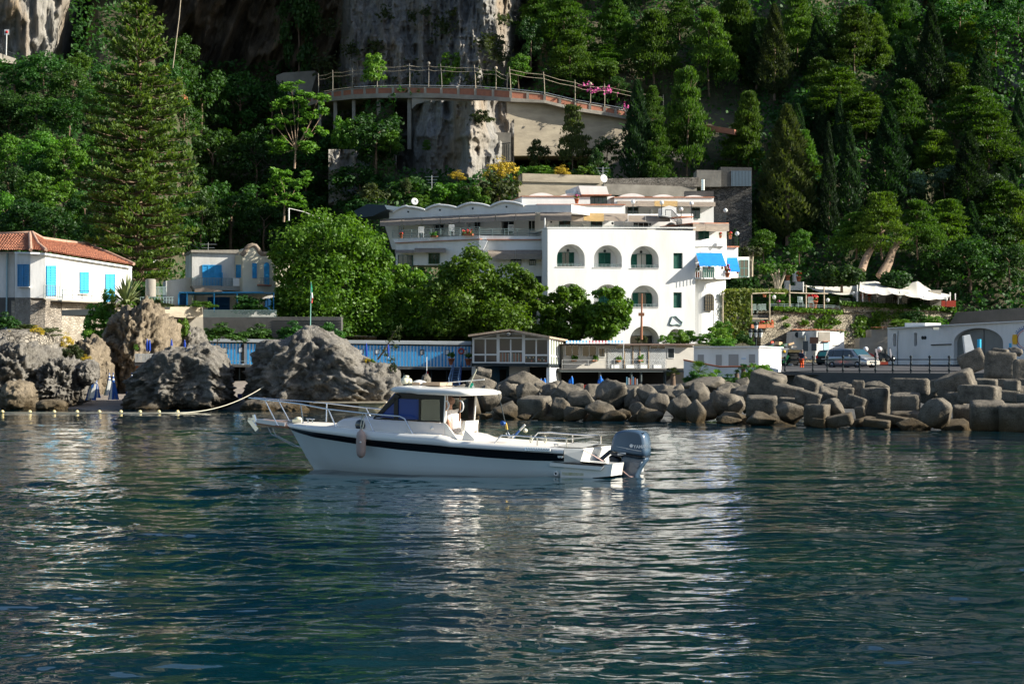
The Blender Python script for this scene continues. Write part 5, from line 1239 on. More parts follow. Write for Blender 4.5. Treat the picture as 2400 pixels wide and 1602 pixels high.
b=at(u,v,201);MB().tube([b,at(u,cD(0,145)[1],201)],.2,8).build('flue',steel,o);MB().box(b.x-1.8,b.x+1.0,b.y-.5,b.y+.6,b.z-1.6,b.z-.1).build('base',concrete_dark,o)
# ================================================================== ROAD, WALLS, LEFT SIDE HOUSES
def wall_obj(name,label,pl,pts,o0,o1,m,cat='wall',holes=None):
 mb=MB();pl.poly(mb,pts,o0,o1);o=mb.build(name,m,None,origin=tuple(pl.pt(*pts[-1],o1)));return tag(o,label,cat)
def viaduct():
 J,K=cJ,cK
 L=[(*J(360,742),J(0,762)[1],J(0,790)[1],250),(*J(470,692),J(0,730)[1],J(0,755)[1],246),(*J(565,673),J(0,715)[1],J(0,745)[1],243.5),(*J(707,655),J(0,697)[1],J(0,730)[1],241),(*J(890,645),J(0,690)[1],J(0,722)[1],239),(*J(1125,641),J(0,685)[1],J(0,722)[1],237.5),(*J(1362,645),J(0,690)[1],J(0,722)[1],236.5),(*J(1612,648),J(0,703)[1],J(0,735)[1],235.5),(*J(1872,668),J(0,722)[1],J(0,750)[1],234.5),
         (*K(415,790),K(0,840)[1],K(0,862)[1],235),(*K(670,850),K(0,900)[1],K(0,928)[1],236),(*K(915,893),K(0,935)[1],K(0,965)[1],237),(*K(1100,925),K(0,972)[1],K(0,998)[1],238),(*K(1400,962),K(0,1010)[1],K(0,1030)[1],239)]
 root=thing('road_viaduct','curved concrete road viaduct with brick infilled parapet along the cliff','viaduct',tuple(at(1000,225,238)))
 deck=MB();
 for (a,b) in zip(L[:-1],L[1:]):
  ua,va,ba,da,Ya=a;ub,vb,bb,db,Yb=b
  A=lambda v,Y,u,off: at(u,v,Y)+Vector((0,-off,0))
  deck.hexa([A(ba,Ya,ua,-9),A(bb,Yb,ub,-9),A(db,Yb,ub,-9),A(da,Ya,ua,-9)],[A(ba,Ya,ua,.35),A(bb,Yb,ub,.35),A(db,Yb,ub,.35),A(da,Ya,ua,.35)])
 deck.build('deck',concrete,root)
 for (a,b) in zip(L[:-1],L[1:]):
  for k in range(2):
   t0,t1=k/2,(k+1)/2;I=lambda i,t: a[i]+(b[i]-a[i])*t
   p=[]
   for t in (t0+.03,t1-.03): p.append((at(I(0,t),I(1,t)+1.2,I(4,t)),at(I(0,t),I(2,t),I(4,t))))
   mb=MB();o=Vector((0,.15,0));P=[p[0][1],p[1][1],p[1][0],p[0][0]];mb.hexa([q+o for q in P],P);mb.build('brick_panel',brick_m,root)
   mb=MB();q0,q1=at(I(0,t0),I(2,t0)+.5,I(4,t0)),at(I(0,t0),I(1,t0)-(1.5 if k==0 else .3),I(4,t0));mb.bar(q0+Vector((0,.05,0)),q1+Vector((0,.05,0)),.30,.34);mb.build('parapet_post',concrete,root)
 mb=MB()
 for (a,b) in zip(L[:-1],L[1:]): mb.bar(at(a[0],a[1],a[4])+Vector((0,.07,0)),at(b[0],b[1],b[4])+Vector((0,.07,0)),.26,.12)
 mb.build('parapet_rail',concrete,root)
 mb=MB()
 for (a,b) in zip(L[:-1],L[1:]): mb.tube([at(a[0],a[1]-5,a[4]),at(b[0],b[1]-5,b[4])],.045,4)
 mb.build('hand_rail',steel,root)
 for x,yb,w in ((470,930,24),(585,950,26),(720,905,24),(903,900,26),(1128,1100,28)):
  u,v0=J(x,728);_,v1=J(x,yb);Y=np.interp(u,[l[0] for l in L],[l[4] for l in L])+.8;b,t=at(u,v1,Y),at(u,v0,Y);mb=MB();mb.bar(b,t,w/3.136*Y/F,.9);mb.build('pier',concrete,root)
 pl=Plane(965,237.0,1130,236.0);pts=[J(1145,722),J(1640,735),J(1640,765),J(1560,768),J(1500,752),J(1250,748),J(1180,765),J(1145,800)]
 mb=MB();pl.poly(mb,pts,-7,-.1);mb.build('arched_beam',concrete,root)
 pw=Plane(1197,234.6,1500,238.6)
 wall_obj('retaining_wall','tall sunlit board marked concrete wall under the road',pw,[J(1845,745),J(1872,750),K(415,862),K(670,928),K(915,965),K(1110,1000),K(1110,1300),K(130,1300),J(1872,1100),J(1845,1000)],-6,-.2,concrete_warm)
 pq=Plane(1152,232.6,1200,232.6);wall_obj('wall_block','grey concrete block with iron gate at the foot of the tall wall',pq,[J(1732,972),J(1875,975),J(1875,1190),J(1732,1190)],-4,.2,concrete)
 lines('iron_gate',pq,[[J(1745+i*14,1060),J(1745+i*14,1180)] for i in range(9)]+[[J(1740,1065),J(1870,1050)]],.05,iron,None,off=.4)
 o=bpy.data.objects['iron_gate'];tag(o,'rusty iron gate in front of the grey concrete block','gate')
 polesJ=[(458,690,540),(563,672,515),(707,655,500),(890,640,474),(1128,640,466),(1268,640,466),(1366,640,470),(1614,648,478),(1763,655,500),(1845,660,540),(1872,664,492)]
 polesK=[(415,788,602),(668,895,668),(797,860,700),(915,893,700),(1405,900,790)]
 names=['bare pole at the shaded left end of the road','second bare pole, left of the road shrub','third bare pole in shade','pole with a short crossbar in front of the round shrub','pole with a forked top right of the round shrub','lamp topped pole in front of the cliff','slanting pole before the large shrub','pole at the right edge of the large shrub','pale lamp pole with wires','thin pole behind the leaning one','leaning pole above the start of the concrete wall','pole beside the dwarf palm','pole left of the bougainvillea','white lamp post by the bougainvillea','pole right of the bougainvillea','last pole between cypress and pine']
 tops=[]
 for i,(cr,(x,yb,yt)) in enumerate([(J,p) for p in polesJ]+[(K,p) for p in polesK]):
  u,vb=cr(x,yb);ut,vt=cr(x-(10 if i in (6,7,10,11) else 0),yt);Y=np.interp(u,[l[0] for l in L],[l[4] for l in L])-.15
  b,t=at(u,vb,Y),at(ut,vt,Y);o=MB().tube([b,(b+t)/2+Vector((.03,0,0)),t],.055,6,r1=.04)
  if i in (3,4): o.tube([t+Vector((-.3,0,-.25)),t+Vector((.5,0,-.35))],.04,4)
  if i in (5,8,13): o.ball(t,.2,6)
  tag(o.build('trellis_pole',pole_wood if i > 6 else concrete,None,origin=tuple(b)),names[i],'pole','poles along the cliff road');tops.append(t)
 mb=MB()
 for a,b in zip(tops[:-1],tops[1:]):
  for dz in (-.3,-.75):
   m_=(a+b)/2+Vector((0,0,-.12));mb.tube([a+Vector((0,0,dz)),m_+Vector((0,0,dz)),b+Vector((0,0,dz))],.025,4)
 o=mb.build('trellis_rail',pole_wood,None,origin=tuple(tops[0]));tag(o,'long thin horizontal trellis rails joining the poles along the road','trellis')
 pr=Plane(1635,226,1750,224);wall_obj('road_parapet','shaded brick parapet of the road between the two right pines',pr,[K(1690,1030),K(2000,1080),K(2000,1125),K(1690,1075)],-1,0,brick_m)
 rng=np.random.RandomState(6);P=[]
 for x,y,k in ((755,710,20),(800,745,20),(850,750,16),(925,745,26),(960,750,16),(1090,895,14)):
  u,v=K(x,y);c=at(u,v,235.2);P += [list(c+Vector((rng.randn()*.35,rng.randn()*.3,rng.randn()*.22))) for _ in range(k)]
 P=np.array(P);v_,f_=cards(P,unit(rng.randn(len(P),3)+np.array([0,-1,.4])),.28,.8,rng);tag(np_mesh('bougainvillea',v_,f_,pink_m,None,origin=P[0]),'pink bougainvillea blossom trailing behind the road rails','plant')
 pv=Plane(645,262,735,261);wall_obj('road_building','white building wall at the shaded left end of the road',pv,[J(150,555),J(200,535),J(430,520),J(440,560),J(400,700),J(150,700)],-4,0,concrete,'building')  # white wall coloured as grey concrete, so its shade sits in the colour
 po=Plane(385,240,435,240);wall_obj('orange_hut','orange brown hut half hidden by the araucaria boughs',po,[cI(1095,622),cI(1208,620),cI(1208,685),cI(1095,685)],-3,0,terracotta,'hut')
 pz=Plane(-40,226,60,230)
 root=thing('road_wall','low stone road wall with railing in the top left corner','wall',tuple(pz.pt(0,130)))
 mb=MB();pz.poly(mb,[cI(-60,330),cI(105,385),cI(105,420),cI(-60,400)],-1,0);mb.build('wall',concrete,root)
 lines('railing',pz,[[cI(-40+i*9,300+i*3.6),cI(-40+i*9,336+i*3.2)] for i in range(16)]+[[cI(-60,290),cI(105,358)]],.03,iron,root)
 b=pz.pt(*cI(40,365),.3);t=pz.pt(*cI(44,212),.3);root=thing('road_sign','square no parking sign on a white post in the top left corner','sign',tuple(b))
 MB().tube([b,t],.06,6).build('post',white_frame,root);MB().cbox(t,.5,.06,.6).build('plate',white_frame,root);MB().lathe(t+Vector((0,-.05,0)),[(.0,0),(.16,0),(.16,.02),(0,.02)],14,(0,-1,0)).build('red_disc',red_m,root)
viaduct()
o=MB().tube([at(426,-30,232),at(420,40,232),at(405,160,232)],.05,4).build('cable',pole_wood,None,origin=tuple(at(415,100,232)));tag(o,'pale cable hanging before the cave cliff','cable')
# ---- walls above the hotel
D,K,J=cD,cK,cJ
pc=Plane(1215,212.5,1410,214.5)
wall_obj('long_wall','long sunlit concrete wall directly above the hotel roof',pc,[cC(1780,130),cK(880,1470),cK(912,1470),cK(912,1620),cC(1740,445),cC(1740,170)],-1,0,concrete_warm)
wall_obj('coping_wall','raised upper course of the long concrete wall',pc,[cC(1783,128),cK(880,1466),cK(880,1530),cC(1783,222)],0,.18,concrete_warm)
wall_obj('long_wall','weathered concrete wall behind the top hotel terrace, right of the dish',Plane(1410,211,1720,214),[D(625,180),D(1400,205),D(1400,300),D(625,270)],-1,0,concrete)
wall_obj('terrace_wall','buttressed concrete wall behind the two young pine trunks',Plane(1400,230,1630,231),[K(870,1190),K(1000,1240),K(1700,1270),K(1700,1500),K(870,1500)],-2,0,concrete)
wall_obj('rubble_terrace','low grey rubble wall above the top hotel terrace',Plane(1410,212,1640,213),[K(930,1490),K(1700,1480),K(1700,1560),K(930,1550)],-1,0,stone_mat('grey_rubble',(.32,.29,.25),(.2,.18,.16),(.06,.06,.05),4))
pg=Plane(1630,214,1760,214)
wall_obj('wall_block','square concrete block left of the shaded garage door',pg,[D(1400,65),D(1605,68),D(1605,205),D(1400,205)],-3,0.6,concrete)
root=thing('garage','shaded garage with blue grey corrugated door above the hotel','garage',tuple(pg.pt(1735,436)))
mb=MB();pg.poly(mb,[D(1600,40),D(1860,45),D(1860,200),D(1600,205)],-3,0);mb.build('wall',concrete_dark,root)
mb=MB()
for i in range(14): (u0,v0),(u1,v1)=D(1690+i*12,72),D(1698+i*12,200);pg.rect(mb,u0,v0,u1,v1,.0,.06)
mb.build('corrugated_door',mat('blue_grey_metal',(.16,.22,.27),.5),root)
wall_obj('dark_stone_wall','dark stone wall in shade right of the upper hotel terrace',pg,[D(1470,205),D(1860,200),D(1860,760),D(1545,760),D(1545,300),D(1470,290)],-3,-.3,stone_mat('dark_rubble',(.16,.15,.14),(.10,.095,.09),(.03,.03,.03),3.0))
wall_obj('tarpaulin_roof','dark blue tarpaulin roof at the left end of the hotel',Plane(780,196,920,193),[cC(-150,560),cC(0,480),cC(200,490),cC(230,540),cC(60,620),cC(-100,640)],-3,0,mat('tarpaulin',(.03,.05,.07),.6),'roof')
b=at(677,517,178);t=at(677,488,178);root=thing('utility_pole','white pole with wire left above the round hotel tree','pole',tuple(b));MB().tube([b,t],.06,6).build('pole',white_frame,root);MB().tube([t,at(712,496,180),at(770,520,184)],.025,4).build('wire',white_frame,root)
b=at(428,600,176);t=at(428,558,176);root=thing('utility_pole','power pole with wires behind the blue shuttered house','pole',tuple(b));MB().tube([b,t],.09,6).build('pole',wood,root);MB().tube([t,at(380,600,172),at(330,635,168)],.05,4).build('wire',white_frame,root);MB().tube([t,at(452,574,176),at(480,590,176)],.02,4).build('wire',iron,root)
# ---- villa on the left
def tiles(name,A,B,C_,D_,ncol,nrow,parent,m=tile_clay):
 """A,B eaves (left,right); C_,D_ ridge (right,left). Rolls running down the slope, laid in courses"""
 A,B,C_,D_=map(Vector,(A,B,C_,D_));n=((B-A).cross(D_-A)).normalized()
 if n.z < 0: n=-n
 V=[];per=5;cols=ncol*per
 rows=[]
 for r in range(nrow): rows += [(r/nrow,.07),((r+1)/nrow-1e-3,.015)]
 for (t,lift) in rows:
  for i in range(cols+1):
   s=i/cols;p=A.lerp(B,s).lerp(D_.lerp(C_,s),t);h=abs(math.sin(PI*s*ncol))**.7*.13+lift+.03*vnoise(np.array([[s*ncol,t*nrow,0]]),3)[0]
   V.append(p+n*h)
 Fs=[(r*(cols+1)+i,r*(cols+1)+i+1,(r+1)*(cols+1)+i+1,(r+1)*(cols+1)+i) for r in range(len(rows)-1) for i in range(cols)]
 mb=MB();mb.add(V,Fs,False);o=mb.build(name,m,parent);o['kind']='stuff';return o
def villa():
 M=cM;root=thing('seaside_villa','white villa with bright blue shutters and a clay tile roof at the left edge','house',tuple(at(120,700,152)))
 e=[(-70,152.5),(34,151.5),(34.5,149.6),(71,147.2),(106,147.4),(145,150),(309,161)]
 vt={-70:592,34:592,34.5:592,71:593,106:595,145:601,309:627};vb={-70:697,34:697,34.5:697,71:697,106:698,145:703,309:710};vf={-70:860,34:860,34.5:860,71:860,106:860,145:880,309:880}
 P=[Plane(e[0][0],e[0][1],e[1][0],e[1][1]),Plane(34,149.7,71,147.2),Plane(71,147.2,106,147.4),Plane(106,147.4,145,150),Plane(145,150,309,161)]
 w=MB();s=MB()
 for i,(a,b) in enumerate(((0,1),(2,3),(3,4),(4,5),(5,6))):
  ua,ub=e[a][0],e[b][0];A0=at(ua,vt[ua],e[a][1]);B0=at(ub,vt[ub],e[b][1]);A1=at(ua,vb[ua],e[a][1]);B1=at(ub,vb[ub],e[b][1])
  bk=Vector((-1.5,7,0));w.hexa([A1+bk,B1+bk,B0+bk,A0+bk],[A1,B1,B0,A0])
 w.build('wall',white_wall2,root)
 st=stone_mat('villa_rubble',(.42,.37,.31),(.28,.24,.20),(.44,.40,.34),3.4,bump=.08)
 for i,(a,b) in enumerate(((2,3),(3,4),(4,5))):
  ua,ub=e[a][0],e[b][0];A0=at(ua,vb[ua]+.3,e[a][1]-.03);B0=at(ub,vb[ub]+.3,e[b][1]-.03);A1=at(ua-2,vf[ua],e[a][1]-.8);B1=at(ub,vf[ub],e[b][1]-.8);bk=Vector((-1,6,0));s.hexa([A1+bk,B1+bk,B0+bk,A0+bk],[A1,B1,B0,A0])
 s.build('rubble_storey',st,root)
 s=MB();P[0].poly(s,[(-70,697),(34,697),(34,800),(-70,800)],-4,.1);s.build('grey_plinth',concrete_dark,root)
 s=MB();P[4].poly(s,[(145,703),(312,711),(318,880),(145,890)],-4,.12);s.build('rendered_base',stone_mat('pale_rubble',(.50,.44,.36),(.40,.35,.28),(.46,.41,.34),3.0,bump=.05),root)
 s=MB();P[4].poly(s,[(145,702.5),(310,710),(310,713),(145,706)],-.1,1.0);s.build('terrace_slab',concrete,root)
 c=MB()
 for i,(a,b) in enumerate(((0,1),(2,3),(3,4),(4,5),(5,6))):
  ua,ub=e[a][0],e[b][0];pl=P[i];pl.poly(c,[(ua-.5,vt[ua]-2.2),(ub+.5,vt[ub]-2.2),(ub+.5,vt[ub]+1.6),(ua-.5,vt[ua]+1.6)],-.4,.28)
 c.build('cornice',white_wall,root)
 E=lambda u,v,Y: at(u,v,Y)
 tiles('roof_tiles',E(-75,590,152),E(36,589.5,149),E(74,550,154),E(-75,556,158),20,11,root)
 tiles('roof_tiles',E(36,589.5,149.0),E(72,589.5,146.8),E(76,549.5,154),E(73,549.5,154),8,11,root)
 tiles('roof_tiles',E(72,589.5,146.8),E(108,592,147.0),E(80,550,154),E(75,549.5,154),8,11,root)
 tiles('roof_tiles',E(108,592,147.0),E(146,597,149.6),E(98,562,156),E(79,550,154),9,11,root)
 tiles('roof_tiles',E(140,597,149.4),E(313,624,161.2),E(205,577,165),E(100,564,157),40,12,root)
 mb=MB()
 for q in ([E(-75,554,158),E(15,551.5,156),E(76,548.5,154),E(100,562,156.5),E(150,569,160),E(205,575.5,165),E(260,598,163),E(314,622,161)],[E(76,548.5,154),E(90,575,150),E(108,590,147)],[E(70,549,154),E(72,589,146.8)]):
  mb.tube([p+Vector((0,0,.12)) for p in q],.14,6)
 mb.build('ridge_tiles',mat('pale_ridge',(.5,.34,.25),.9,col2=(.36,.2,.14),vscale=3),root)
 for pl,u0,v0,u1,v1,mm in ((P[1],40.5,619,66,671,mat('faded_blue_paint',(.02,.22,.50),.6,col2=(.05,.20,.36),vscale=2.5)),(P[3],110,622,131.5,693,sky_paint),(P[4],189,637,208.5,687,sky_paint),(P[4],249,642,270,707,sky_paint)):
  f=MB();pl.rect(f,u0-1.5,v0-1.5,u1+1.5,v1+1.2,.0,.03);f.build('window_surround',white_wall2,root);shutter(pl,u0,v0,u1,v1,.035,mm,root,2)
 f=MB();P[1].rect(f,38.5,671,68,673.5,0,.2);P[4].rect(f,186,687.5,210,689,0,.15);f.build('sill',white_wall2,root)
 f=MB();P[3].poly(f,[(101,698),(140,700),(134,704),(108,703)],0,1.1);f.build('balcony_slab',concrete,root)
 railing(P[3],[(103,698),(139,700)],30,root,grey_rail,1,4,1.0,.02)
 railing(P[4],[(146,702),(308,710)],23,root,iron,2,21,.9,.02)
 f=MB();f.tube([P[0].pt(17,592,.15),P[0].pt(15,790,.15)],.07,6);f.build('drain_pipe',mat('pale_blue_pipe',(.35,.5,.55),.5),root);f=MB();f.tube([P[4].pt(146,632,.15),P[4].pt(145.5,705,.15)],.05,6);f.build('drain_pipe',mat('pale_blue_pipe',(.35,.5,.55),.5),root)
villa()
villa_rubble2=MATS['villa_rubble']
crag('stone_bastion',0,772,132,862,124.5,4.5,77,stone_mat('bastion_rubble',(.40,.36,.30),(.27,.24,.20),(.07,.065,.055),3.6,bump=.1),5,.05,.8,3.6,'curved rubble stone bastion on the left cliff with flowers on top','wall',rag=.1)
wall_obj('outcrop_wall','weathered concrete rim wall on top of the sandy outcrop',Plane(270,140,490,146),[cA(880,725),cA(1300,735),cA(1305,715),cA(1545,715),cA(1555,790),cA(1440,800),cA(1300,790),cA(880,770)],-6,.2,concrete_warm)
wall_obj('outcrop_wall','pale concrete pier wall left of the blue shuttered house',Plane(270,143,490,146.4),[cA(1440,716),cA(1552,718),cA(1560,960),cA(1440,960)],-3,.1,concrete)
for t in [('shrub',18,725,772,66,131,'dark bush at the left edge beneath the villa'),('olive_bush',80,755,790,130,123.0,'dry grassy tuft along the top of the stone bastion'),('flowering_broom',85,760,784,40,121.5,'yellow flowers on top of the stone bastion'),('flowering_broom',22,774,788,24,121,'tiny yellow flowers at the left on the bastion'),
          ('flowering_broom',156,775,815,38,126,'yellow broom in the cleft right of the bastion'),('olive_bush',165,800,850,60,124.5,'dry grass running down the cleft between the rocks'),('flowering_broom',202,828,850,28,121.5,'yellow flowers above the overhanging grey boulder'),
          ('green_bush',232,700,790,84,140,'big fresh green shrub hanging down the villa base wall'),('green_bush',222,752,818,64,139,'lower half of the green shrub on the villa base wall'),('green_bush',255,668,740,40,140,'tall sumac shrub before the last blue shutter'),('green_bush',430,725,800,32,143,'green creeper between sandy outcrop and concrete pier'),
          ('olive_bush',360,698,722,90,141,'weeds along the top of the sandy outcrop'),('green_bush',298,700,720,40,139,'weeds below the spiky agave'),('green_bush',318,800,820,12,131,'tiny green tuft on the sandy outcrop'),
          ('shrub',510,750,800,120,150,'dark shrubs in shade left under the blue pergola'),('shrub',600,752,800,90,160,'dark ivy on the wall behind the striped cabins'),('shrub',690,745,802,90,160,'dark bush at the foot of the largest round tree'),('shrub',765,745,800,80,160,'dark bush right behind the flagpole'),('green_bush',478,700,720,60,145,'weeds on the pier wall edge')]:
 tree(*t[:6],t[6],'shrubs on the left shore')
def agave(u,v,Y,s,label):
 rng=np.random.RandomState(3);b=at(u,v,Y);root=thing('spiky_agave',label,'plant',tuple(b));mb=MB()
 for i in range(90):
  a=rng.rand()*2*PI;el=rng.uniform(.1,1.45);L_=s*rng.uniform(.8,1.25);d=Vector((math.cos(a)*math.cos(el),math.sin(a)*math.cos(el),math.sin(el)));sd=d.cross(Vector((0,0,1))).normalized()*.05*s
  m_=b+d*L_*.55;e=b+d*L_+Vector((0,0,-.28*L_*math.cos(el)**2));mb.quad(b-sd*.7,m_-sd,m_+sd,b+sd*.7);mb.quad(m_-sd,e,m_+sd)
 mb.build('leaves',mat('yellow_edged_leaf',(.34,.36,.15),.5,col2=(.14,.2,.08),vscale=2),root)
agave(297,712,139,1.9,'large spiky variegated agave on the outcrop corner')
# ---- blue shuttered house
def blue_house():
 A=cA;root=thing('blue_shuttered_house','white flat roofed house with big blue shutter and balcony','house',tuple(at(505,700,172)))
 p=Plane(447,171,561,172)
 m=MB();p.poly(m,[A(1470,290),A(1828,305),A(1828,560),A(1470,560)],-6,0);m.build('wall',white_wall2,root)
 m=MB();p.poly(m,[A(1462,280),A(1828,278),A(1828,306),A(1462,297)],-6,.25);m.build('cornice',concrete,root)
 (u0,v0),(u1,v1)=A(1549,393),A(1698,553);shutter(p,u0,v0,u1,v1,.03,blue_paint,root,3)
 (u0,v0),(u1,v1)=A(1698,452),A(1706,553);m=MB();p.rect(m,u0,v0,u1,v1,.03,.5);m.build('open_shutter',blue_paint,root)
 m=MB();p.poly(m,[A(1470,552),A(1860,556),A(1860,590),A(1490,585)],-1,1.1);m.build('balcony_slab',concrete,root)
 railing(p,[A(1472,552),A(1782,556)],18,root,grey_rail,1,3.5,1.0,.02)
 m=MB();(u0,v0),(u1,v1)=A(1785,495),A(1862,556);p.rect(m,u0,v0,u1,v1,.2,1.0);m.build('balcony_pier',white_wall2,root)
 m=MB();p.poly(m,[A(1270,515),A(1470,488),A(1470,700),A(1270,700)],-4,-.8);m.build('lower_wall',white_wall2,root)
 m=MB();p.poly(m,[A(1500,590),A(2110,600),A(2110,800),A(1500,800)],-5,-2.2);m.build('shaded_ground_floor',white_wall2,root)
 for x0,x1,y0,y1 in ((1375,1428,612,700),(1590,1760,640,740),(1890,1960,650,750),(2025,2090,650,760)):
  (u0,v0),(u1,v1)=A(x0,y0),A(x1,y1);shutter(p,u0,v0,u1,v1,-.75 if x0<1450 else -2.15,mat('deep_blue_paint',(.01,.08,.22),.5),root,2)
 r2=thing('cream_gabled_house','cream house with a curved baroque gable and narrow blue shutters','house',tuple(at(595,700,170)))
 q=Plane(550,171.8,582,169.5);g=Plane(566,169.8,640,170.6)
 m=MB();q.poly(m,[A(1800,322),A(1866,322),A(1866,600),A(1800,600)],-5,0);g.poly(m,[A(1858,320),A(1880,300),A(1893,268),A(1920,250),A(1950,250),A(1975,275),A(1995,315),A(2110,318),A(2110,620),A(1858,600)],-5,0);m.build('wall',cream_wall,r2)
 m=MB();m.tube([g.pt(*A(x,y),-.1) for x,y in ((1850,322),(1872,300),(1888,268),(1905,252),(1930,244),(1955,250),(1975,275),(1990,300),(1998,310),(2110,312))],.22,6);m.build('gable_coping',mat('mossy_coping',(.30,.24,.19),.9,col2=(.18,.14,.1),vscale=2),r2)
 (u0,v0),(u1,v1)=A(1806,393),A(1844,492);shutter(q,u0,v0,u1,v1,.03,blue_paint,r2,1)
 (u0,v0),(u1,v1)=A(1933,380),A(1966,495);shutter(g,u0,v0,u1,v1,.03,blue_paint,r2,1)
 m=MB();u0,v0=A(2022,545);u1,v1=A(2062,375);g.poly(m,arch(u0,v0,u1,v1+(u1-u0)/2,8),.0,.05);m.build('arched_shutter',blue_paint,r2)
 railing(g,[A(1992,540),A(2075,545)],15,r2,grey_rail,1,3.5,.9,.02)
 m=MB();g.poly(m,[A(1985,540),A(2080,546),A(2080,556),A(1985,550)],0,1.0);m.build('balcony_tiles',tile_clay,r2)
 pp=Plane(440,166.5,640,167);r3=thing('blue_pergola','blue painted pergola with posts in front of the shaded ground floor','pergola',tuple(pp.pt(505,735)))
 m=MB();pp.rect(m,*A(1370,600),*A(2020,607),-.1,.1);pp.rect(m,*A(1370,607),*A(2100,612),-4,-.1);m.build('beam',blue_paint,r3)
 for x,y0,y1 in ((1368,615,700),(1432,615,700),(1640,612,755),(1815,612,750),(2095,612,760)):
  m=MB();(u0,v0),(u1,v1)=A(x-4,y0),A(x+4,y1);pp.rect(m,u0,v0,u1,v1,-.1,.12);m.build('post',blue_paint,r3)
 m=MB();pp.poly(m,[A(1490,575),A(1560,568),A(1700,590),A(1700,600),A(1490,602)],-2,.3);m.build('reed_cover',wicker,r3)
 tree('shrub',588,682,735,90,165.5,'vine foliage over the right part of the blue pergola','shrubs on the left shore')
 b=at(353,695,158);t=at(353,654,158);o=MB().lathe(b,[(.42,0),(.40,1.30),(.3,1.36),(0,1.38)],14).build('round_pillar',concrete,None,origin=tuple(b));tag(o,'stout round white pillar left of the blue shuttered house','pillar')
 pw=Plane(335,159,400,160);o=lines('fence_rails',pw,[[A(1190+i*10,560),A(1190+i*10,625)] for i in range(9)]+[[A(1190,563),A(1280,563)]]+[[A(1075+i*22,640),A(1075+i*22,692)] for i in range(12)]+[[A(1075,642),A(1330,642)],[A(1075,665),A(1330,665)]],.025,grey_rail,None);tag(o,'thin grey railings on the outcrop around the round white pillar','railing')
 antenna(488,588,568,173,'cross shaped antenna on the flat roof of the blue shuttered house',2)
 pl=Plane(450,162.5,1040,163);o=MB();pl.rect(o,470,742,800,870,-3,0);o=o.build('retaining_wall',concrete_dark,None,origin=tuple(pl.pt(470,860)));tag(o,'dark plank marked retaining wall behind the striped cabins','wall')  # dark grey concrete; darkened further to stand for the tree shade on it
 mb=MB()
 for i in range(9): pl.rect(mb,640,750+i*6,800,750.8+i*6,.0,.06)
 mb.build('board_ridge',concrete_dark,o);bpy.data.objects['board_ridge']['kind']='stuff'
 pt=Plane(520,160.5,640,160.5);o=lines('terrace_railing',pt,[[A(1560+i*7,738),A(1560+i*7,795)] for i in range(80)]+[[A(1560,738),A(2120,745)]],.015,grey_rail,None);tag(o,'thin dark terrace railing below the blue pergola','railing')
blue_house()
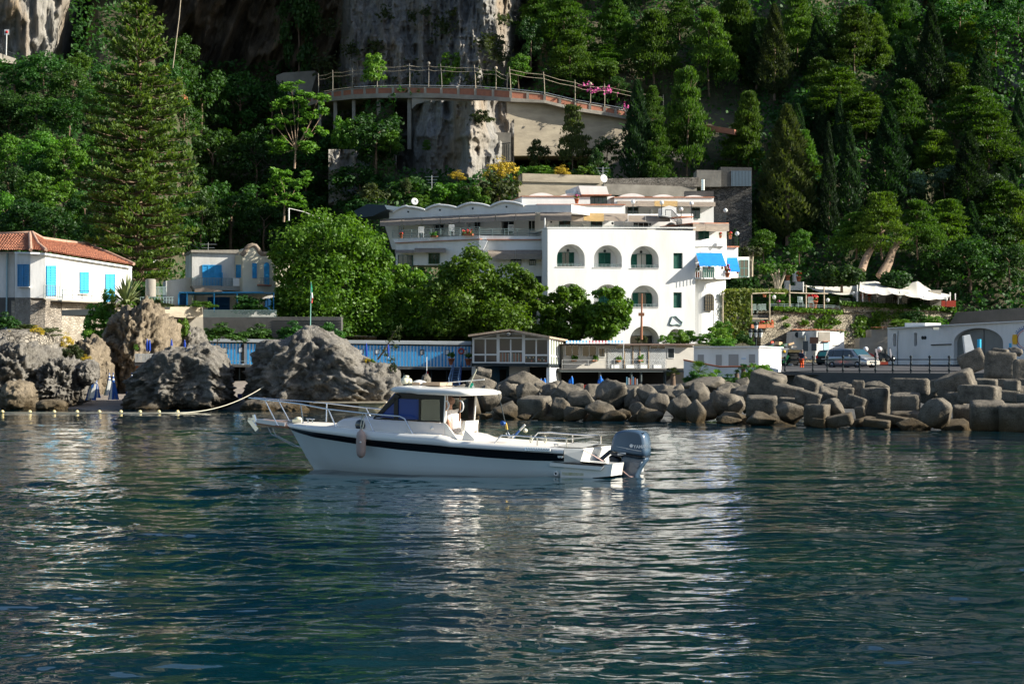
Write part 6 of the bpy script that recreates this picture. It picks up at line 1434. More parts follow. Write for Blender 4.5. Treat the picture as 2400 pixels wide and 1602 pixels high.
# ================================================================== BATHING ESTABLISHMENT
plank_blue=mat('cabin_blue',(0.035,0.34,0.72),0.6,var=.12,vscale=2)
plank_white=mat('cabin_white',(0.80,0.82,0.82),0.6,var=.06,vscale=2)
navy=mat('navy_paint',(0.01,0.05,0.25),0.5)
def cabins():
 Yc=155.0;P=Plane(443,Yc,1110,Yc+1.5)
 root=thing('striped_cabins','long row of blue and white striped beach cabins on a raised deck','cabins',tuple(P.pt(760,862)))
 vt=lambda u: np.interp(u,[443,640,1110],[797,798,805]);vb=lambda u: np.interp(u,[443,640,1110],[853,855,861])
 m=MB();P.poly(m,[(443,vb(443)),(1105,vb(1105)),(1105,vt(1105)+4),(443,vt(443)+4)],-4,0);m.build('wall',plank_white,root)
 m=MB();P.poly(m,[(440,800),(1105,808),(1105,801.5),(440,795)],-5,.25);P.poly(m,[(440,795.2),(1105,801.7),(1105,799.5),(440,793)],-5.4,-.2);m.build('roof',mat('roof_sheet',(.42,.44,.44),.6,var=.1,vscale=1),root)
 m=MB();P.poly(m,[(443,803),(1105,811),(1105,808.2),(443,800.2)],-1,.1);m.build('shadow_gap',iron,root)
 first=None;u=446.0;k=0
 while u < 1103:
  if not (566 < u < 572 or 600 < u < 618):
   m=MB();P.poly(m,[(u,vb(u)-1.5),(u+3.9,vb(u+3.9)-1.5),(u+3.9,vt(u)+7),(u,vt(u)+7)],.005,.05);m.build('plank',plank_blue,root)
  u += 7.85
 for (u0,u1) in ((565,572),(600,616)): m=MB();P.rect(m,u0,vt(u0)+8,u1,vb(u0)-3 if u1-u0<10 else 822,.01,.06);m.build('doorway',room_dark,root)
 for x,y0,y1,cr in ((1498,1022,1065,cA),(1610,1022,1060,cA),(1728,1025,1065,cA),(1842,1023,1062,cA),(1672,962,1004,cB),(1808,962,1004,cB),(2200,965,1010,cB),(60,255,330,cN),(445,255,330,cN),(715,255,330,cN)):
  u,v0=cr(x,y0);_,v1=cr(x,y1);w=4.4;m=MB()
  for a,b,c,d in ((u-w,v0,u+w,v0+.7),(u-w,v1-.7,u+w,v1),(u-w,v0+.7,u-w+.7,v1-.7),(u+w-.7,v0+.7,u+w,v1-.7)): P.rect(m,a,b,c,d,.05,.09)
  o=m.build('hatch_frame',iron,root);m=MB();P.rect(m,u-w+.7,v0+.7,u+w-.7,v1-.7,.05,.065);m.build('hatch',plank_white,o)
 m=MB();P.poly(m,[(443,858),(1110,867),(1110,862),(443,854)],-4,1.6);m.build('deck',concrete_dark,root)
 m=MB();P.poly(m,[(443,915),(1110,915),(1110,866.5),(443,858)],-4,-2.4);m.build('undercroft_shade',room_dark,root)  # near-black sheet painting in the shade of the open void under the cabins
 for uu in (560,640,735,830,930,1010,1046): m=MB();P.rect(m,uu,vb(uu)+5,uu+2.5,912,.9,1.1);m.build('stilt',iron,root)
 railing(P,[(446,854),(560,855.5),(640,857)],10,root,mat('thin_rail',(.3,.42,.45),.4),1,26,1.5,.012)
 c=P.pt(*cN(658,277),.14);m=MB();pts=[c+Vector((math.cos(a)*.19,0,math.sin(a)*.19)) for a in [2*PI*i/20 for i in range(21)]];m.tube(pts,.055,8,cap=False)
 tag(m.build('lifebuoy',mat('orange_red',(.55,.07,.03),.5),None,origin=tuple(c)),'red lifebuoy ring hanging on the striped cabins','lifebuoy')
 for x,y,lab in ((508,490,'round brown pot with small plant left of the stair head'),(768,495,'round brown pot with small plant right of the stair head')):
  u,v=cN(x,y);flowerpot(u,v,153.6,.9,lab,False)
 st=thing('metal_stairs','blue metal stairs leading down between striped cabins and glazed hall','stairs',tuple(at(1068,907,151)))
 N_=cN
 def q(x,y,Y): u,v=N_(x,y);return at(u,v,Y)
 for i in range(13):
  t=i/12;y=525+t*290;Y=153.2-t*4.0;a,b=q(548-t*50,y,Y),q(660-t*24,y,Y);m=MB();m.hexa([a+Vector((0,.28,-.04)),b+Vector((0,.28,-.04)),b+Vector((0,.28,0)),a+Vector((0,.28,0))],[a+Vector((0,0,-.04)),b+Vector((0,0,-.04)),b,a]);m.build('step',mat('stair_blue_grey',(.16,.26,.42),.5),st)
 for (x0,x1,dx) in ((548,492,0),(662,636,0)):
  m=MB();m.bar(q(x0,520,153.2),q(x1,825,149.0),.06,.22);m.build('stringer',navy if x0>600 else MATS['stair_blue_grey'],st)
  m=MB();m.tube([q(x0,432,153.2),q(x1-26,690,149.2)],.03,5);m.tube([q(x0,470,153.2),q(x1-26,735,149.2)],.02,5)
  for i in range(5): t=i/4;m.tube([q(x0-t*(x0-x1),520+t*300,153.2-t*4.1),q(x0-t*(x0-x1+26),432+t*258,153.2-t*4.1)],.02,5)
  m.build('handrail',MATS['stair_blue_grey'],st)
cabins()
def glazed_hall():
 N_=cN;F_=Plane(1107,150,1287,149.2);S_=Plane(1287,149.2,1322,159)
 root=thing('glazed_hall','white framed glazed beach hall with a low gable roof on posts','pavilion',tuple(F_.pt(1195,860)))
 wf=white_frame;gl=mat('hall_glass',(.05,.045,.045),.08,spec=.8)
 m=MB();F_.poly(m,[N_(835,500),N_(1995,515),N_(1995,470),N_(835,460)],-9,.5);m.build('floor_slab',iron,root)
 m=MB();F_.poly(m,[N_(840,460),N_(2180,480),N_(2180,90),N_(840,90)],-9.5,-9);m.build('back_wall',mat('brown_interior',(.12,.07,.045),.8),root)
 m=MB();R=lambda x0,y0,x1,y1,a=-.12,b=.0: F_.rect(m,*N_(x0,y0),*N_(x1,y1),a,b)
 for x0,x1 in ((828,858),(1200,1245),(1588,1635),(1975,2010)): R(x0,10 if x0>1000 and x0 < 1700 else 70,x1,462)
 R(858,440,1200,460,-.1,-.01);R(1245,442,1588,465,-.1,-.01);R(1635,450,1975,470,-.1,-.01)
 R(858,70,1200,98,-.1,-.01);R(1245,66,1588,85,-.1,-.01);R(1635,78,1975,104,-.1,-.01)
 for x0,x1,ys,xm in ((858,1200,318,1018),(1245,1588,268,1405),(1635,1975,325,1795)):
  R(x0,ys,x1,ys+24,-.1,-.012);R(xm,98,xm+20,ys,-.1,-.012);R(xm,ys+24,xm+20,445,-.1,-.012)
 m.build('front_frame',wf,root)
 m2=MB();F_.poly(m2,[N_(828,75),N_(1200,10),N_(1395,-22),N_(1395,-6),N_(1210,22),N_(860,90)],-.12,.02);F_.poly(m2,[N_(1395,-22),N_(1640,12),N_(2010,78),N_(1985,92),N_(1635,24),N_(1395,-6)],-.12,.02);F_.poly(m2,[N_(1240,14),N_(1395,-8),N_(1592,16),N_(1592,22),N_(1240,22)],-.1,-.01);m2.build('gable_frame',wf,root)
 for (x0,y0,x1,y1) in ((858,98,1018,318),(1038,98,1200,318),(858,342,1018,442),(1038,342,1200,442),(1245,85,1405,268),(1425,85,1588,268),(1245,292,1405,444),(1425,292,1588,444),(1635,104,1795,325),(1815,104,1975,325),(1635,349,1795,452),(1815,349,1975,452),(1245,22,1588,66)):
  p=MB();F_.rect(p,*N_(x0,y0),*N_(x1,y1),-.07,-.05);p.build('pane',gl,root)
 p=MB();F_.poly(p,[N_(862,70),N_(1200,70),N_(1200,24),N_(1010,55)],-.07,-.05);p.build('pane',gl,root);p=MB();F_.poly(p,[N_(1635,78),N_(1970,82),N_(1635,26)],-.07,-.05);p.build('pane',gl,root)
 rng=np.random.RandomState(1);cols=[mat('cloth_tan',(.42,.30,.17),.9),mat('cloth_red',(.40,.12,.08),.9),mat('cloth_pale',(.55,.52,.45),.9),mat('cloth_teal',(.10,.20,.22),.9)]
 for i in range(26):
  x=1255+i*12.5+(20 if i>12 else 0)*0;a,b=N_(x,rng.uniform(300,325)),N_(x+8,440);p=MB();F_.rect(p,a[0],a[1],b[0],b[1],-.048,-.03)
  if 1400 < x < 1428: continue
  p.build('folded_deckchair',cols[i%4],root)
 for i in range(12):
  x=1645+i*27;y=rng.uniform(355,425)
  if 1780 < x < 1818: continue
  a,b=N_(x,y),N_(x+18,y+22);p=MB();F_.rect(p,a[0],a[1],b[0],b[1],-.048,-.03);p.build('shelf_item',cols[(i*3)%4],root)
 m=MB();Sx=lambda x0,y0,x1,y1,a=-.12,b=0: S_.rect(m,*N_(x0,y0),*N_(x1,y1),a,b)
 S_.poly(m,[N_(2010,470),N_(2215,500),N_(2215,520),N_(2010,490)],-.1,.0);S_.poly(m,[N_(2010,330),N_(2215,365),N_(2215,388),N_(2010,355)],-.1,-.01);S_.poly(m,[N_(2010,75),N_(2215,120),N_(2215,140),N_(2010,98)],-.1,0)
 for i in range(6): x=2012+i*38;y0=80+i*9;S_.poly(m,[N_(x,475+i*6),N_(x+14,478+i*6),N_(x+14,y0+3),N_(x,y0)],-.1,.012)
 m.build('side_frame',wf,root)
 for i in range(5):
  x=2026+i*38;y=95+i*9
  for (a,b) in ((y,330+i*7),(355+i*7,470+i*6)): p=MB();S_.poly(p,[N_(x,b),N_(x+24,b+3),N_(x+24,a+4),N_(x,a)],-.08,-.05);p.build('pane',mat('greenish_pane',(.30,.34,.24),.15),root)
 def slope(name,pts,m_): mb=MB();up=Vector((0,0,.14));mb.hexa(pts,[p+up for p in pts]);mb.build(name,m_,root)
 f=lambda x,y,Y: at(*N_(x,y),Y)
 roofm=mat('rusty_roof_edge',(.45,.38,.30),.8,col2=(.32,.22,.15),vscale=3)
 rg=f(1395,-32,148.6);le=f(765,55,148.6);re=f(2010,80,148.3);bk=Vector((4.2,9.5,0))
 slope('roof_slope',[le,rg,rg+Vector((.3,9.5,0)),le+Vector((.3,9.5,0))],roofm);re2=f(2290,128,159.0)
 slope('roof_slope',[rg+Vector((.02,0,0)),re,re2,rg+Vector((.3,9.5,0))],roofm)
 c=F_.pt(*N_(1385,0),.25);MB().ball(c,.22,8).build('floodlight',steel,root)
 for x0,x1,mm,o in ((820,880,white_wall2,-1),(1393,1680,plank_white,-3),):
  m=MB();F_.rect(m,*N_(x0,510),*N_(x1,800),o-1.5,o);m.build('undercroft_panel',mm,root)
 m=MB();F_.rect(m,*N_(880,505),*N_(1393,800),-5,-4.2);m.build('blue_undercroft_wall',mat('old_blue',(.03,.12,.22),.7,col2=(.08,.12,.12),vscale=2),root)
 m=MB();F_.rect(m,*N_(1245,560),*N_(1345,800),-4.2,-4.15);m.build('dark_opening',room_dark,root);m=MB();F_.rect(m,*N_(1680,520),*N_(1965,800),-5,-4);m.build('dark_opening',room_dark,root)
 m=MB()
 for i in range(6): S_.rect(m,*N_(2015+i*30,530),*N_(2040+i*30,830),-.2,.05)
 m.build('white_hoarding',plank_white,root);m=MB();F_.rect(m,*N_(1965,522),*N_(2012,830),-.5,0);m.build('corner_post',plank_white,root)
glazed_hall()
def annexe():
 E_=cE;P=Plane(1322,155.5,1628,159.5);root=thing('beach_annexe','flat roofed white annexe with lattice screen on a raised deck','annexe',tuple(P.pt(1470,864)))
 ow=mat('off_white_boards',(.50,.47,.42),.7,var=.08,vscale=2)
 m=MB();P.rect(m,*E_(915,225),*E_(1912,400),-5,0);m.build('wall',ow,root)
 m=MB();P.rect(m,*E_(925,212),*E_(1922,222),-5,.6);m.build('roof',mat('brown_flashing',(.16,.11,.09),.8),root)
 for x0,y0,x1,y1,nx in ((930,225,1035,308,2),(1058,226,1168,312,2),(1185,245,1235,315,1),(1312,224,1435,255,2),(1578,226,1697,255,2),(1712,246,1765,322,1)):
  window(P,*E_(x0,y0),*E_(x1,y1),.01,white_frame,root,nx,1)
 m=MB();P.rect(m,*E_(1778,226),*E_(1905,240),.0,.02);m.build('transom_window',dark_glass,root)
 dk=MB();P.rect(dk,*E_(1252,256),*E_(1697,400),.0,.015);dk.build('lattice_backing',mat('lattice_shade',(.13,.10,.075),.9),root)
 la=MB()
 x0,y0,x1,y1=1252,256,1697,402;st=14
 for s in range(int((x1-x0+y1-y0)/st)):
  k=x0-(y1-y0)+s*st
  a=(max(k,x0),y0+max(0,x0-k));b=(min(k+(y1-y0),x1),y0+min(y1-y0,x1-k));
  if b[0]-a[0] > 4: la.bar(P.pt(*E_(*a),.04),P.pt(*E_(*b),.04),.05,.02);la.bar(P.pt(*E_(a[0],y1-(a[1]-y0)),.07),P.pt(*E_(b[0],y1-(b[1]-y0)),.07),.05,.02)
 la.build('lattice',plank_white,root)['kind']='stuff'
 m=MB()
 for x in (1380,1445,1498,1565): P.rect(m,*E_(x,225),*E_(x+6,400),.08,.16)
 m.build('lattice_post',wood,root)
 for i in range(36):
  x=935+i*12.4;mm=plank_blue if i%2 == 0 else plank_white
  if 12 < i < 26 and i%2 == 0: mm=cols_red
  m=MB();u0,v0=E_(x,196);u1,v1=E_(x+12.4,207);m.quad(P.pt(u0,v0-2.2,.3),P.pt(u1,v0-2.2,.3),P.pt(u1,v1-1,2.0),P.pt(u0,v1-1,2.0));m.quad(P.pt(u0,v1-1,2.0),P.pt(u1,v1-1,2.0),P.pt(u1,v1+1,2.02),P.pt(u0,v1+1,2.02));m.build('awning_strip',mm,root)
 m=MB();m.tube([P.pt(*E_(1376,208),2.0),P.pt(*E_(1372,330),2.0)],.03,5);m.tube([P.pt(*E_(935,205),2.0),P.pt(*E_(1380,205),2.0)],.03,5);m.build('awning_frame',white_frame,root)
 m=MB();P.rect(m,*E_(900,400),*E_(1705,412),-4,2.4);m.build('deck',concrete_dark,root);m=MB();P.rect(m,*E_(900,413),*E_(1840,428),-4,2.3);m.build('deck_beam',mat('steel_beam',(.10,.12,.12),.6),root)
 m=MB();P.rect(m,*E_(900,428),*E_(1840,560),-4,-1.4);m.build('undercroft_shade',room_dark,root)  # black sheet stands for the shade in the void below the annexe deck
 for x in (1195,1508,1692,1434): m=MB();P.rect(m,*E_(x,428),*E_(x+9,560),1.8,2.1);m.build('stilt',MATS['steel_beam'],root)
 railing(P,[E_(905,400),E_(1705,402)],20,root,mat('thin_white_rail',(.5,.5,.48),.5),2,56,2.3,.012)
 for i,x in enumerate((1283,1395,1497,1605)):
  tag((lambda mb: (P.rect(mb,*E_(x,374),*E_(x+60,400),2.0,2.28),mb.build('planter',white_frame,None,origin=tuple(P.pt(*E_(x,400),2.1))))[1])(MB()),['long white planter, leftmost on the deck before the lattice','second long white planter before the lattice','third long white planter, under the small flower box','long white planter at the right end of the lattice'][i],'planter','white planters on the annexe deck')
 for x,y,lab in ((1000,345,'small box with green plants below the left annexe window'),(1158,345,'small terracotta box on the annexe wall left of the door'),(1340,350,'small box of plants on the lattice left'),(1508,345,'small box with green plants in the middle of the lattice')):
  u,v=E_(x,y);planter_box(P,u-5,v-3.5,u+5,v,.2,lab,flowers=False)
cols_red=mat('awning_red',(.45,.05,.07),.7)
annexe()
def low_block():
 E_,F2=cE,cF;P=Plane(1625,152,1780,150);root=thing('changing_block','low white changing block with grey doors beside the dead end parapet','building',tuple(P.pt(1700,870)))
 m=MB();P.poly(m,[E_(1912,400),E_(2410,460),E_(2410,235),E_(1912,238)],-6,0);m.build('wall',white_wall,root)
 m=MB();P.poly(m,[E_(1905,240),E_(2415,240),E_(2415,230),E_(1905,232)],-6.2,.25);m.build('roof_edge',white_frame,root)
 gd=mat('grey_door',(.34,.33,.32),.6)
 for a,b in ((cE(1942,295),cE(1988,362)),(cE(2080,296),cE(2125,380)),(cF(90,815),cF(165,910)),(cF(245,815),cF(292,880))):
  m=MB();P.rect(m,*a,*b,.0,.04);m.build('door',gd,root)
 m=MB();P.rect(m,*F2(188,830),*F2(222,852),.0,.03);m.build('notice_board',plank_white,root);m=MB();P.rect(m,*F2(188,846),*F2(222,850),.03,.04);m.build('blue_band',plank_blue,root)
 P2_=Plane(1600,146,1830,140);r=thing('stair_parapet','white sloping parapet with a brown coping in front of the changing block','wall',tuple(P2_.pt(1700,885)))
 m=MB();P2_.poly(m,[E_(1835,340),E_(2110,390),cF(390,910),cF(470,930),cF(470,1010),E_(1835,470)],-.3,0);m.build('wall',white_wall,r)
 m=MB();m.tube([P2_.pt(*E_(1835,336),.0),P2_.pt(*E_(2110,388),.0),P2_.pt(*cF(390,906),.0)],.06,5);m.build('coping',terracotta,r)
low_block()
pk=Plane(790,166,885,166);wall_obj('wooden_shed','small sunlit wooden shed roof behind the striped cabins',pk,[cB(1395,830),cB(1790,850),cB(1790,892),cB(1395,892)],-2,0,mat('shed_planks',(.40,.27,.17),.8,col2=(.55,.52,.45),vscale=1.2))
def flagpole():
 b=at(727,792,119.5);t=at(729,660,119.5);r=thing('flagpole','tall thin green flagpole on the peak of the largest craggy rock','flagpole',tuple(b))
 MB().tube([b,t],.035,6,r1=.02).build('pole',mat('pale_green_pole',(.25,.5,.42),.5),r)
 Yf=119.4;fl=thing('limp_flag','green white and red flag hanging limp from the flagpole','flag',tuple(at(730,670,Yf)))
 for (v0,v1,w0,w1,col,nm) in ((663,684,1.2,3.0,(.02,.38,.22),'green_stripe'),(684,697,3.0,4.4,(.72,.72,.68),'white_stripe'),(697,709,4.4,2.6,(.6,.10,.09),'red_stripe')):
  m=MB();n=6;V=[]
  for i in range(n+1):
   t_=i/n;v=v0+(v1-v0)*t_;w=w0+(w1-w0)*t_;o=math.sin(v*.35)*.10
   V += [at(729.3,v,Yf),at(729.3+w*.5,v+.6,Yf-.12+o),at(729.3+w,v+1.2,Yf+o)]
  m.add(V,[(i*3+k,i*3+k+1,(i+1)*3+k+1,(i+1)*3+k) for i in range(n) for k in (0,1)],True);m.build(nm,mat(nm+'_cloth',col,.9),fl)
flagpole()
# ---- beach things
def parasol(u,vb,vt,Y,label,mm,m2=None,group=None,r=.13):
 b=at(u,vb,Y);t=at(u,vt,Y);h=t.z-b.z;o=thing('closed_parasol',label,'parasol',tuple(b),group)
 MB().tube([b,t],.02,6).build('pole',white_frame,o)
 prof=[(.03,h*.42),(r*1.0,h*.46),(r*.95,h*.6),(r*.6,h*.82),(.02,h*1.0)]
 if m2 is None: MB().lathe(b,prof,9).build('canopy',mm,o)
 else:
  for k in range(8):
   z0,z1=h*(.44+.07*k),h*(.44+.07*(k+1));rr=lambda z: np.interp(z,[h*.44,h*.5,h*.7,h],[r,r,r*.7,.02]);MB().lathe(b,[(rr(z0),z0),(rr(z1),z1)],9).build('canopy_band',(mm,m2)[k%2],o)
 return o
def chair_stack(u,vb,w,h,Y,label,mats_,seed):
 rng=random.Random(seed);b=at(u,vb,Y);s=Y/F;o=thing('stacked_deckchairs',label,'deckchairs',tuple(b),'folded deckchairs leaning together on the beach')
 n=8
 for i in range(n):
  t=i/(n-1)-.5;foot=Vector((b.x+t*w*s,b.y+rng.uniform(-.5,.4),b.z));top=Vector((b.x+t*w*s*.18,b.y+.1,b.z+h*s*(1-.15*abs(t))))
  d=Vector((.15,0,0));m=MB();m.hexa([foot-d*.5,foot+d*.5,foot+d*.5+Vector((0,.05,0)),foot-d*.5+Vector((0,.05,0))],[top-d*.4,top+d*.4,top+d*.4+Vector((0,.05,0)),top-d*.4+Vector((0,.05,0))]);m.build('folded_chair',mats_[i%len(mats_)],o)
navy_c=mat('navy_canvas',(.015,.08,.30),.8);pale_c=mat('pale_canvas',(.62,.62,.58),.8)
for (u,vb,vt,w,h,lab,lab2,striped,ms) in ((165,936,880,25,38,'closed blue parasol above the leftmost deckchair stack','leftmost stack of folded deckchairs',False,(navy_c,pale_c,navy_c)),
 (214,937,879,22,42,'closed blue parasol, second from the left on the beach','stack of dark blue folded deckchairs under the second parasol',False,(navy_c,navy_c,pale_c)),
 (224,932,875,18,36,'white and navy striped closed parasol beside the second blue one','stack of pale folded deckchairs beside the second stack',True,(pale_c,navy_c,pale_c)),
 (256,926,873,20,36,'white and green striped closed parasol in the middle of the beach','green and white folded deckchairs behind the middle stack',True,(mat('green_canvas',(.12,.25,.16),.8),pale_c)),
 (265,936,873,22,42,'white and navy striped closed parasol before the middle stack','stack of dark blue folded deckchairs in the middle',True,(navy_c,navy_c,pale_c)),
 (309,924,873,18,34,'striped closed parasol half hidden by the lower rounded rock','rightmost stack of folded deckchairs beside the lower rounded rock',True,(navy_c,pale_c))):
 Y=119.5 if vb > 930 else 122.5
 parasol(u,vb,vt,Y,lab,navy_c if not striped else pale_c,navy_c if striped else None,'closed parasols on the beach');chair_stack(u,vb,w,h,Y-.3,lab2,ms,int(u))
blue_c=mat('royal_blue_canvas',(.01,.05,.35),.7)
for i,(cr,x,y0,y1,lab) in enumerate(((cA,1126,958,1050,'slim closed blue parasol, leftmost above the picket fence'),(cA,1145,965,1052,'slim closed blue parasol touching the leftmost one'),(cA,1313,962,1050,'slim closed blue parasol at the right end of the picket fence'),(cA,1414,965,1055,'slim closed blue parasol left of the striped cabins'),(cA,1533,978,1060,'closed blue parasol before the left end of the striped cabins'),(cB,1525,900,965,'closed blue parasol behind the right slope of the largest craggy rock'),(cB,1712,905,1030,'closed blue parasol in the middle of the right cabins'),(cB,1903,905,1030,'closed blue parasol behind the small pine on the rock'))):
 u,v0=cr(x,y0);_,v1=cr(x,y1);Y=150.5 if i>3 else 128.5
 b=at(u,v1+3,Y);t=at(u,v0,Y);h=t.z-b.z;o=thing('closed_parasol',lab,'parasol',tuple(b),'slim blue parasols of the bathing decks');MB().tube([b,t],.025,6).build('pole',white_frame,o);MB().lathe(b,[(.05,h*.1),(.08,h*.2),(.07,h*.7),(.02,h)],8).build('canopy',blue_c,o)
def picket():
 P=Plane(312,129,408,129);r=thing('picket_deck','small raised deck with white picket fence behind the lower rounded rock','deck',tuple(P.pt(340,850)))
 m=MB();P.rect(m,*cA(1030,1138),*cA(1330,1166),-5,0);m.build('deck',concrete_dark,r)
 for i in range(30):
  x=1034+i*10;m=MB();P.poly(m,[cA(x,1138),cA(x+7,1138),cA(x+7+(i%3-1)*1.5,1072),cA(x+(i%3-1)*1.5,1072)],.0,.04);m.build('picket',pale_c if i<18 or i%3 else blue_c,r)
 m=MB();P.rect(m,*cA(1030,1078),*cA(1330,1084),-.06,0);P.rect(m,*cA(1030,1126),*cA(1330,1132),-.06,0);m.build('fence_rail',white_frame,r)
 m=MB();P.rect(m,*cA(1042,1166),*cA(1054,1310),-.3,-.1);m.build('post',mat('rusty_post',(.28,.10,.04),.8),r)
 m=MB();P.rect(m,*cA(1060,1166),*cA(1400,1340),-6,-4.5);m.build('back_wall',concrete_dark,r)
picket()
P=Plane(680,113.6,905,113.6);r=thing('low_landing','low weathered landing stage with rusty concrete at the foot of the largest rock','landing stage',tuple(P.pt(800,965)))
m=MB();P.rect(m,*cG(760,352),*cG(1500,368),-4,.3);m.build('slab',mat('pale_slab',(.50,.42,.30),.9,var=.2,vscale=2),r)
m=MB();P.rect(m,*cG(720,368),*cG(1500,470),-4,0);m.build('wall',mat('rusty_concrete',(.42,.25,.12),.9,col2=(.10,.07,.04),vscale=1.2,bump=.06),r)
m=MB();P.rect(m,*cG(1220,372),*cG(1500,440),.0,.08);m.build('patch',mat('pale_patch',(.62,.50,.30),.9,col2=(.35,.27,.17),vscale=1.5,bump=.05),r)
crag('shore_boulder',652,948,728,985,112.8,1.2,31,limestone_sandy,5,.2,1.2,2.4,'brown wet boulder before the low landing stage','rock')
crag('shore_boulder',984,878,1012,935,108,1.0,32,boulder_m,4,.2,1.2,2.2,'pointed stone showing above the boat cabin roof','rock')
rope_m=mat('pale_rope',(.58,.55,.44),.8);buoy_m=mat('cream_float',(.75,.62,.30),.5)
pts=[]
def wl(u,v): Y=H*F/(v-HZ);return Vector(((u-CX)*Y/F,Y,.03))
line=[wl(-30,967.5)]+[wl(u,968+(u%37)*.02) for u in range(0,430,40)]+[wl(430,968)]
e=at(622,903,115.2);s0=line[-1]
for i in range(1,13):
 t=i/12;p=s0.lerp(e,t);p.z=.03+(e.z-.03)*t**2.1;line.append(p)
o=thing('float_line','floating swim line rising to the largest craggy rock','rope',tuple(s0));MB().tube(line,.022,5).build('rope',rope_m,o)
for x in (18,228,415,590,760,925,1072,1217,1360):
 u,v=cA(x,1531 if x<700 else 1519);p=wl(u,968);MB().ball(p+Vector((0,0,.05)),.10,6,.9).build('float',buoy_m,o)
def box_at(cr,x0,y0,x1,y1,Y,name,label,mm,cat,dep=.6):
 P=Plane(cr(x0,0)[0]-5,Y,cr(x1,0)[0]+5,Y);m=MB();P.rect(m,*cr(x0,y0),*cr(x1,y1),-dep,0);return tag(m.build(name,mm,None,origin=tuple(P.pt(*cr((x0+x1)/2,y1)))),label,cat)
box_at(cA,1818,1380,1852,1412,121,'blue_crate','blue box on the gravel between the two big rocks',navy,'box')
r=thing('red_boat','overturned red boat under the beach annexe','boat',tuple(at(1385,915,140)))
m=MB();P=Plane(1340,140,1440,140);n=10;pts=[cE(1050,590)]+[cE(1060+ i*13,540-18*math.sin(PI*(i/n))**.6) for i in range(n+1)]+[cE(1210,590)];P.poly(m,pts,-1.2,0);m.build('hull',mat('red_hull',(.45,.02,.01),.4),r)
for i,(x,yt,yb,lab) in enumerate(((744,478,530,'short blue parasol beside the white corner post, left one'),(772,474,530,'short blue parasol beside the white corner post, right one'),(965,482,500,'tip of a blue parasol under the annexe, left one'),(980,460,500,'tip of a blue parasol under the annexe, middle one'),(1187,482,520,'blue parasol behind the tallest stone, left one'),(1200,455,520,'blue parasol behind the tallest stone, centre one'),(1213,480,520,'blue parasol behind the tallest stone, right one'))):
 u,v0=cE(x,yt);_,v1=cE(x,yb+40);Y=141;b=at(u,v1,Y);t=at(u,v0,Y);h=t.z-b.z;o=thing('closed_parasol',lab,'parasol',tuple(b),'blue parasols below the beach annexe');MB().tube([b,t],.03,6).build('pole',white_frame,o);MB().lathe(b,[(.06,h*.2),(.11,h*.3),(.09,h*.8),(.02,h)],8).build('canopy',mat('bright_blue_canvas',(.01,.16,.60),.7),o)
b=at(1000,882,145);t=at(1000,836,145);o=thing('red_pennant','small red flag on a pale stick behind the boat roof','flag',tuple(b));MB().tube([b,t],.03,5).build('stick',white_frame,o)
m=MB();m.add([at(*cN(128,560),145),at(*cN(150,600),144.9),at(*cN(165,675),144.8),at(*cN(130,690),145)],[(0,1,2,3)]);m.build('cloth',red_m,o)
for i,(x,c) in enumerate(((1396,(.2,.4,.5)),(1412,(.7,.7,.65)),(1422,(.5,.1,.08)),(1445,(.15,.3,.5)),(1460,(.6,.25,.15)),(1475,(.6,.6,.6)))):
 o=box_at(cE,x,465+(i%3)*8,x+9,525,150,'hanging_towel','towel hanging in the dark under the annexe, '+ordinal(i,6),mat('towel_%d'%i,c,.9),'towel',.1);o['group']='towels hanging under the annexe'
def palm(u,vb,vt,Y,label,wpx,m=leaf_fresh,n=26,fan=True,trunk=True,name='palm_tree'):
 rng=np.random.RandomState(int(u));b=at(u,vb,Y);s=Y/F;R=wpx*s*.55;c=at(u,vt+ (vb-vt)*.35,Y);o=thing(name,label,'palm',tuple(b))
 if trunk: MB().tube([b,c],.17,7,r1=.13).build('trunk',bark,o)
 mb=MB()
 for i in range(n):
  a=rng.rand()*2*PI;el=rng.uniform(-.3,1.3);d=Vector((math.cos(a)*math.cos(el),math.sin(a)*math.cos(el),math.sin(el)));sd=d.cross(Vector((0,0,1))).normalized();e=c+d*R*.45
  for k in range(7):
   q=(k-3)*.32;f=(d*math.cos(q)+sd*math.sin(q)).normalized();tip=e+f*R*.62+Vector((0,0,-.12*R));mb.quad(e-sd*.01,e+f*R*.3-sd*.03,tip,e+f*R*.3+sd*.03)
  mb.tube([c,e],.012,3,cap=False)
 mb.build('fronds',m,o);return o
palm(1577,908,857,118,'small fan palm with yellowish crown before the annexe deck',34,leaf_olive)
palm(1742,888,850,128,'small dracaena with spiky rosette before the changing block',26,leaf_dark)
palm(1727,890,866,126,'low spiky dracaena left of the taller one',20,leaf_dark,18)
palm(1640,900,857,122,'broad low palm among the bushes',60,leaf_fresh,34,trunk=False)
palm(1680,900,868,124,'low palm right of the broad one',34,leaf_fresh,20,trunk=False)
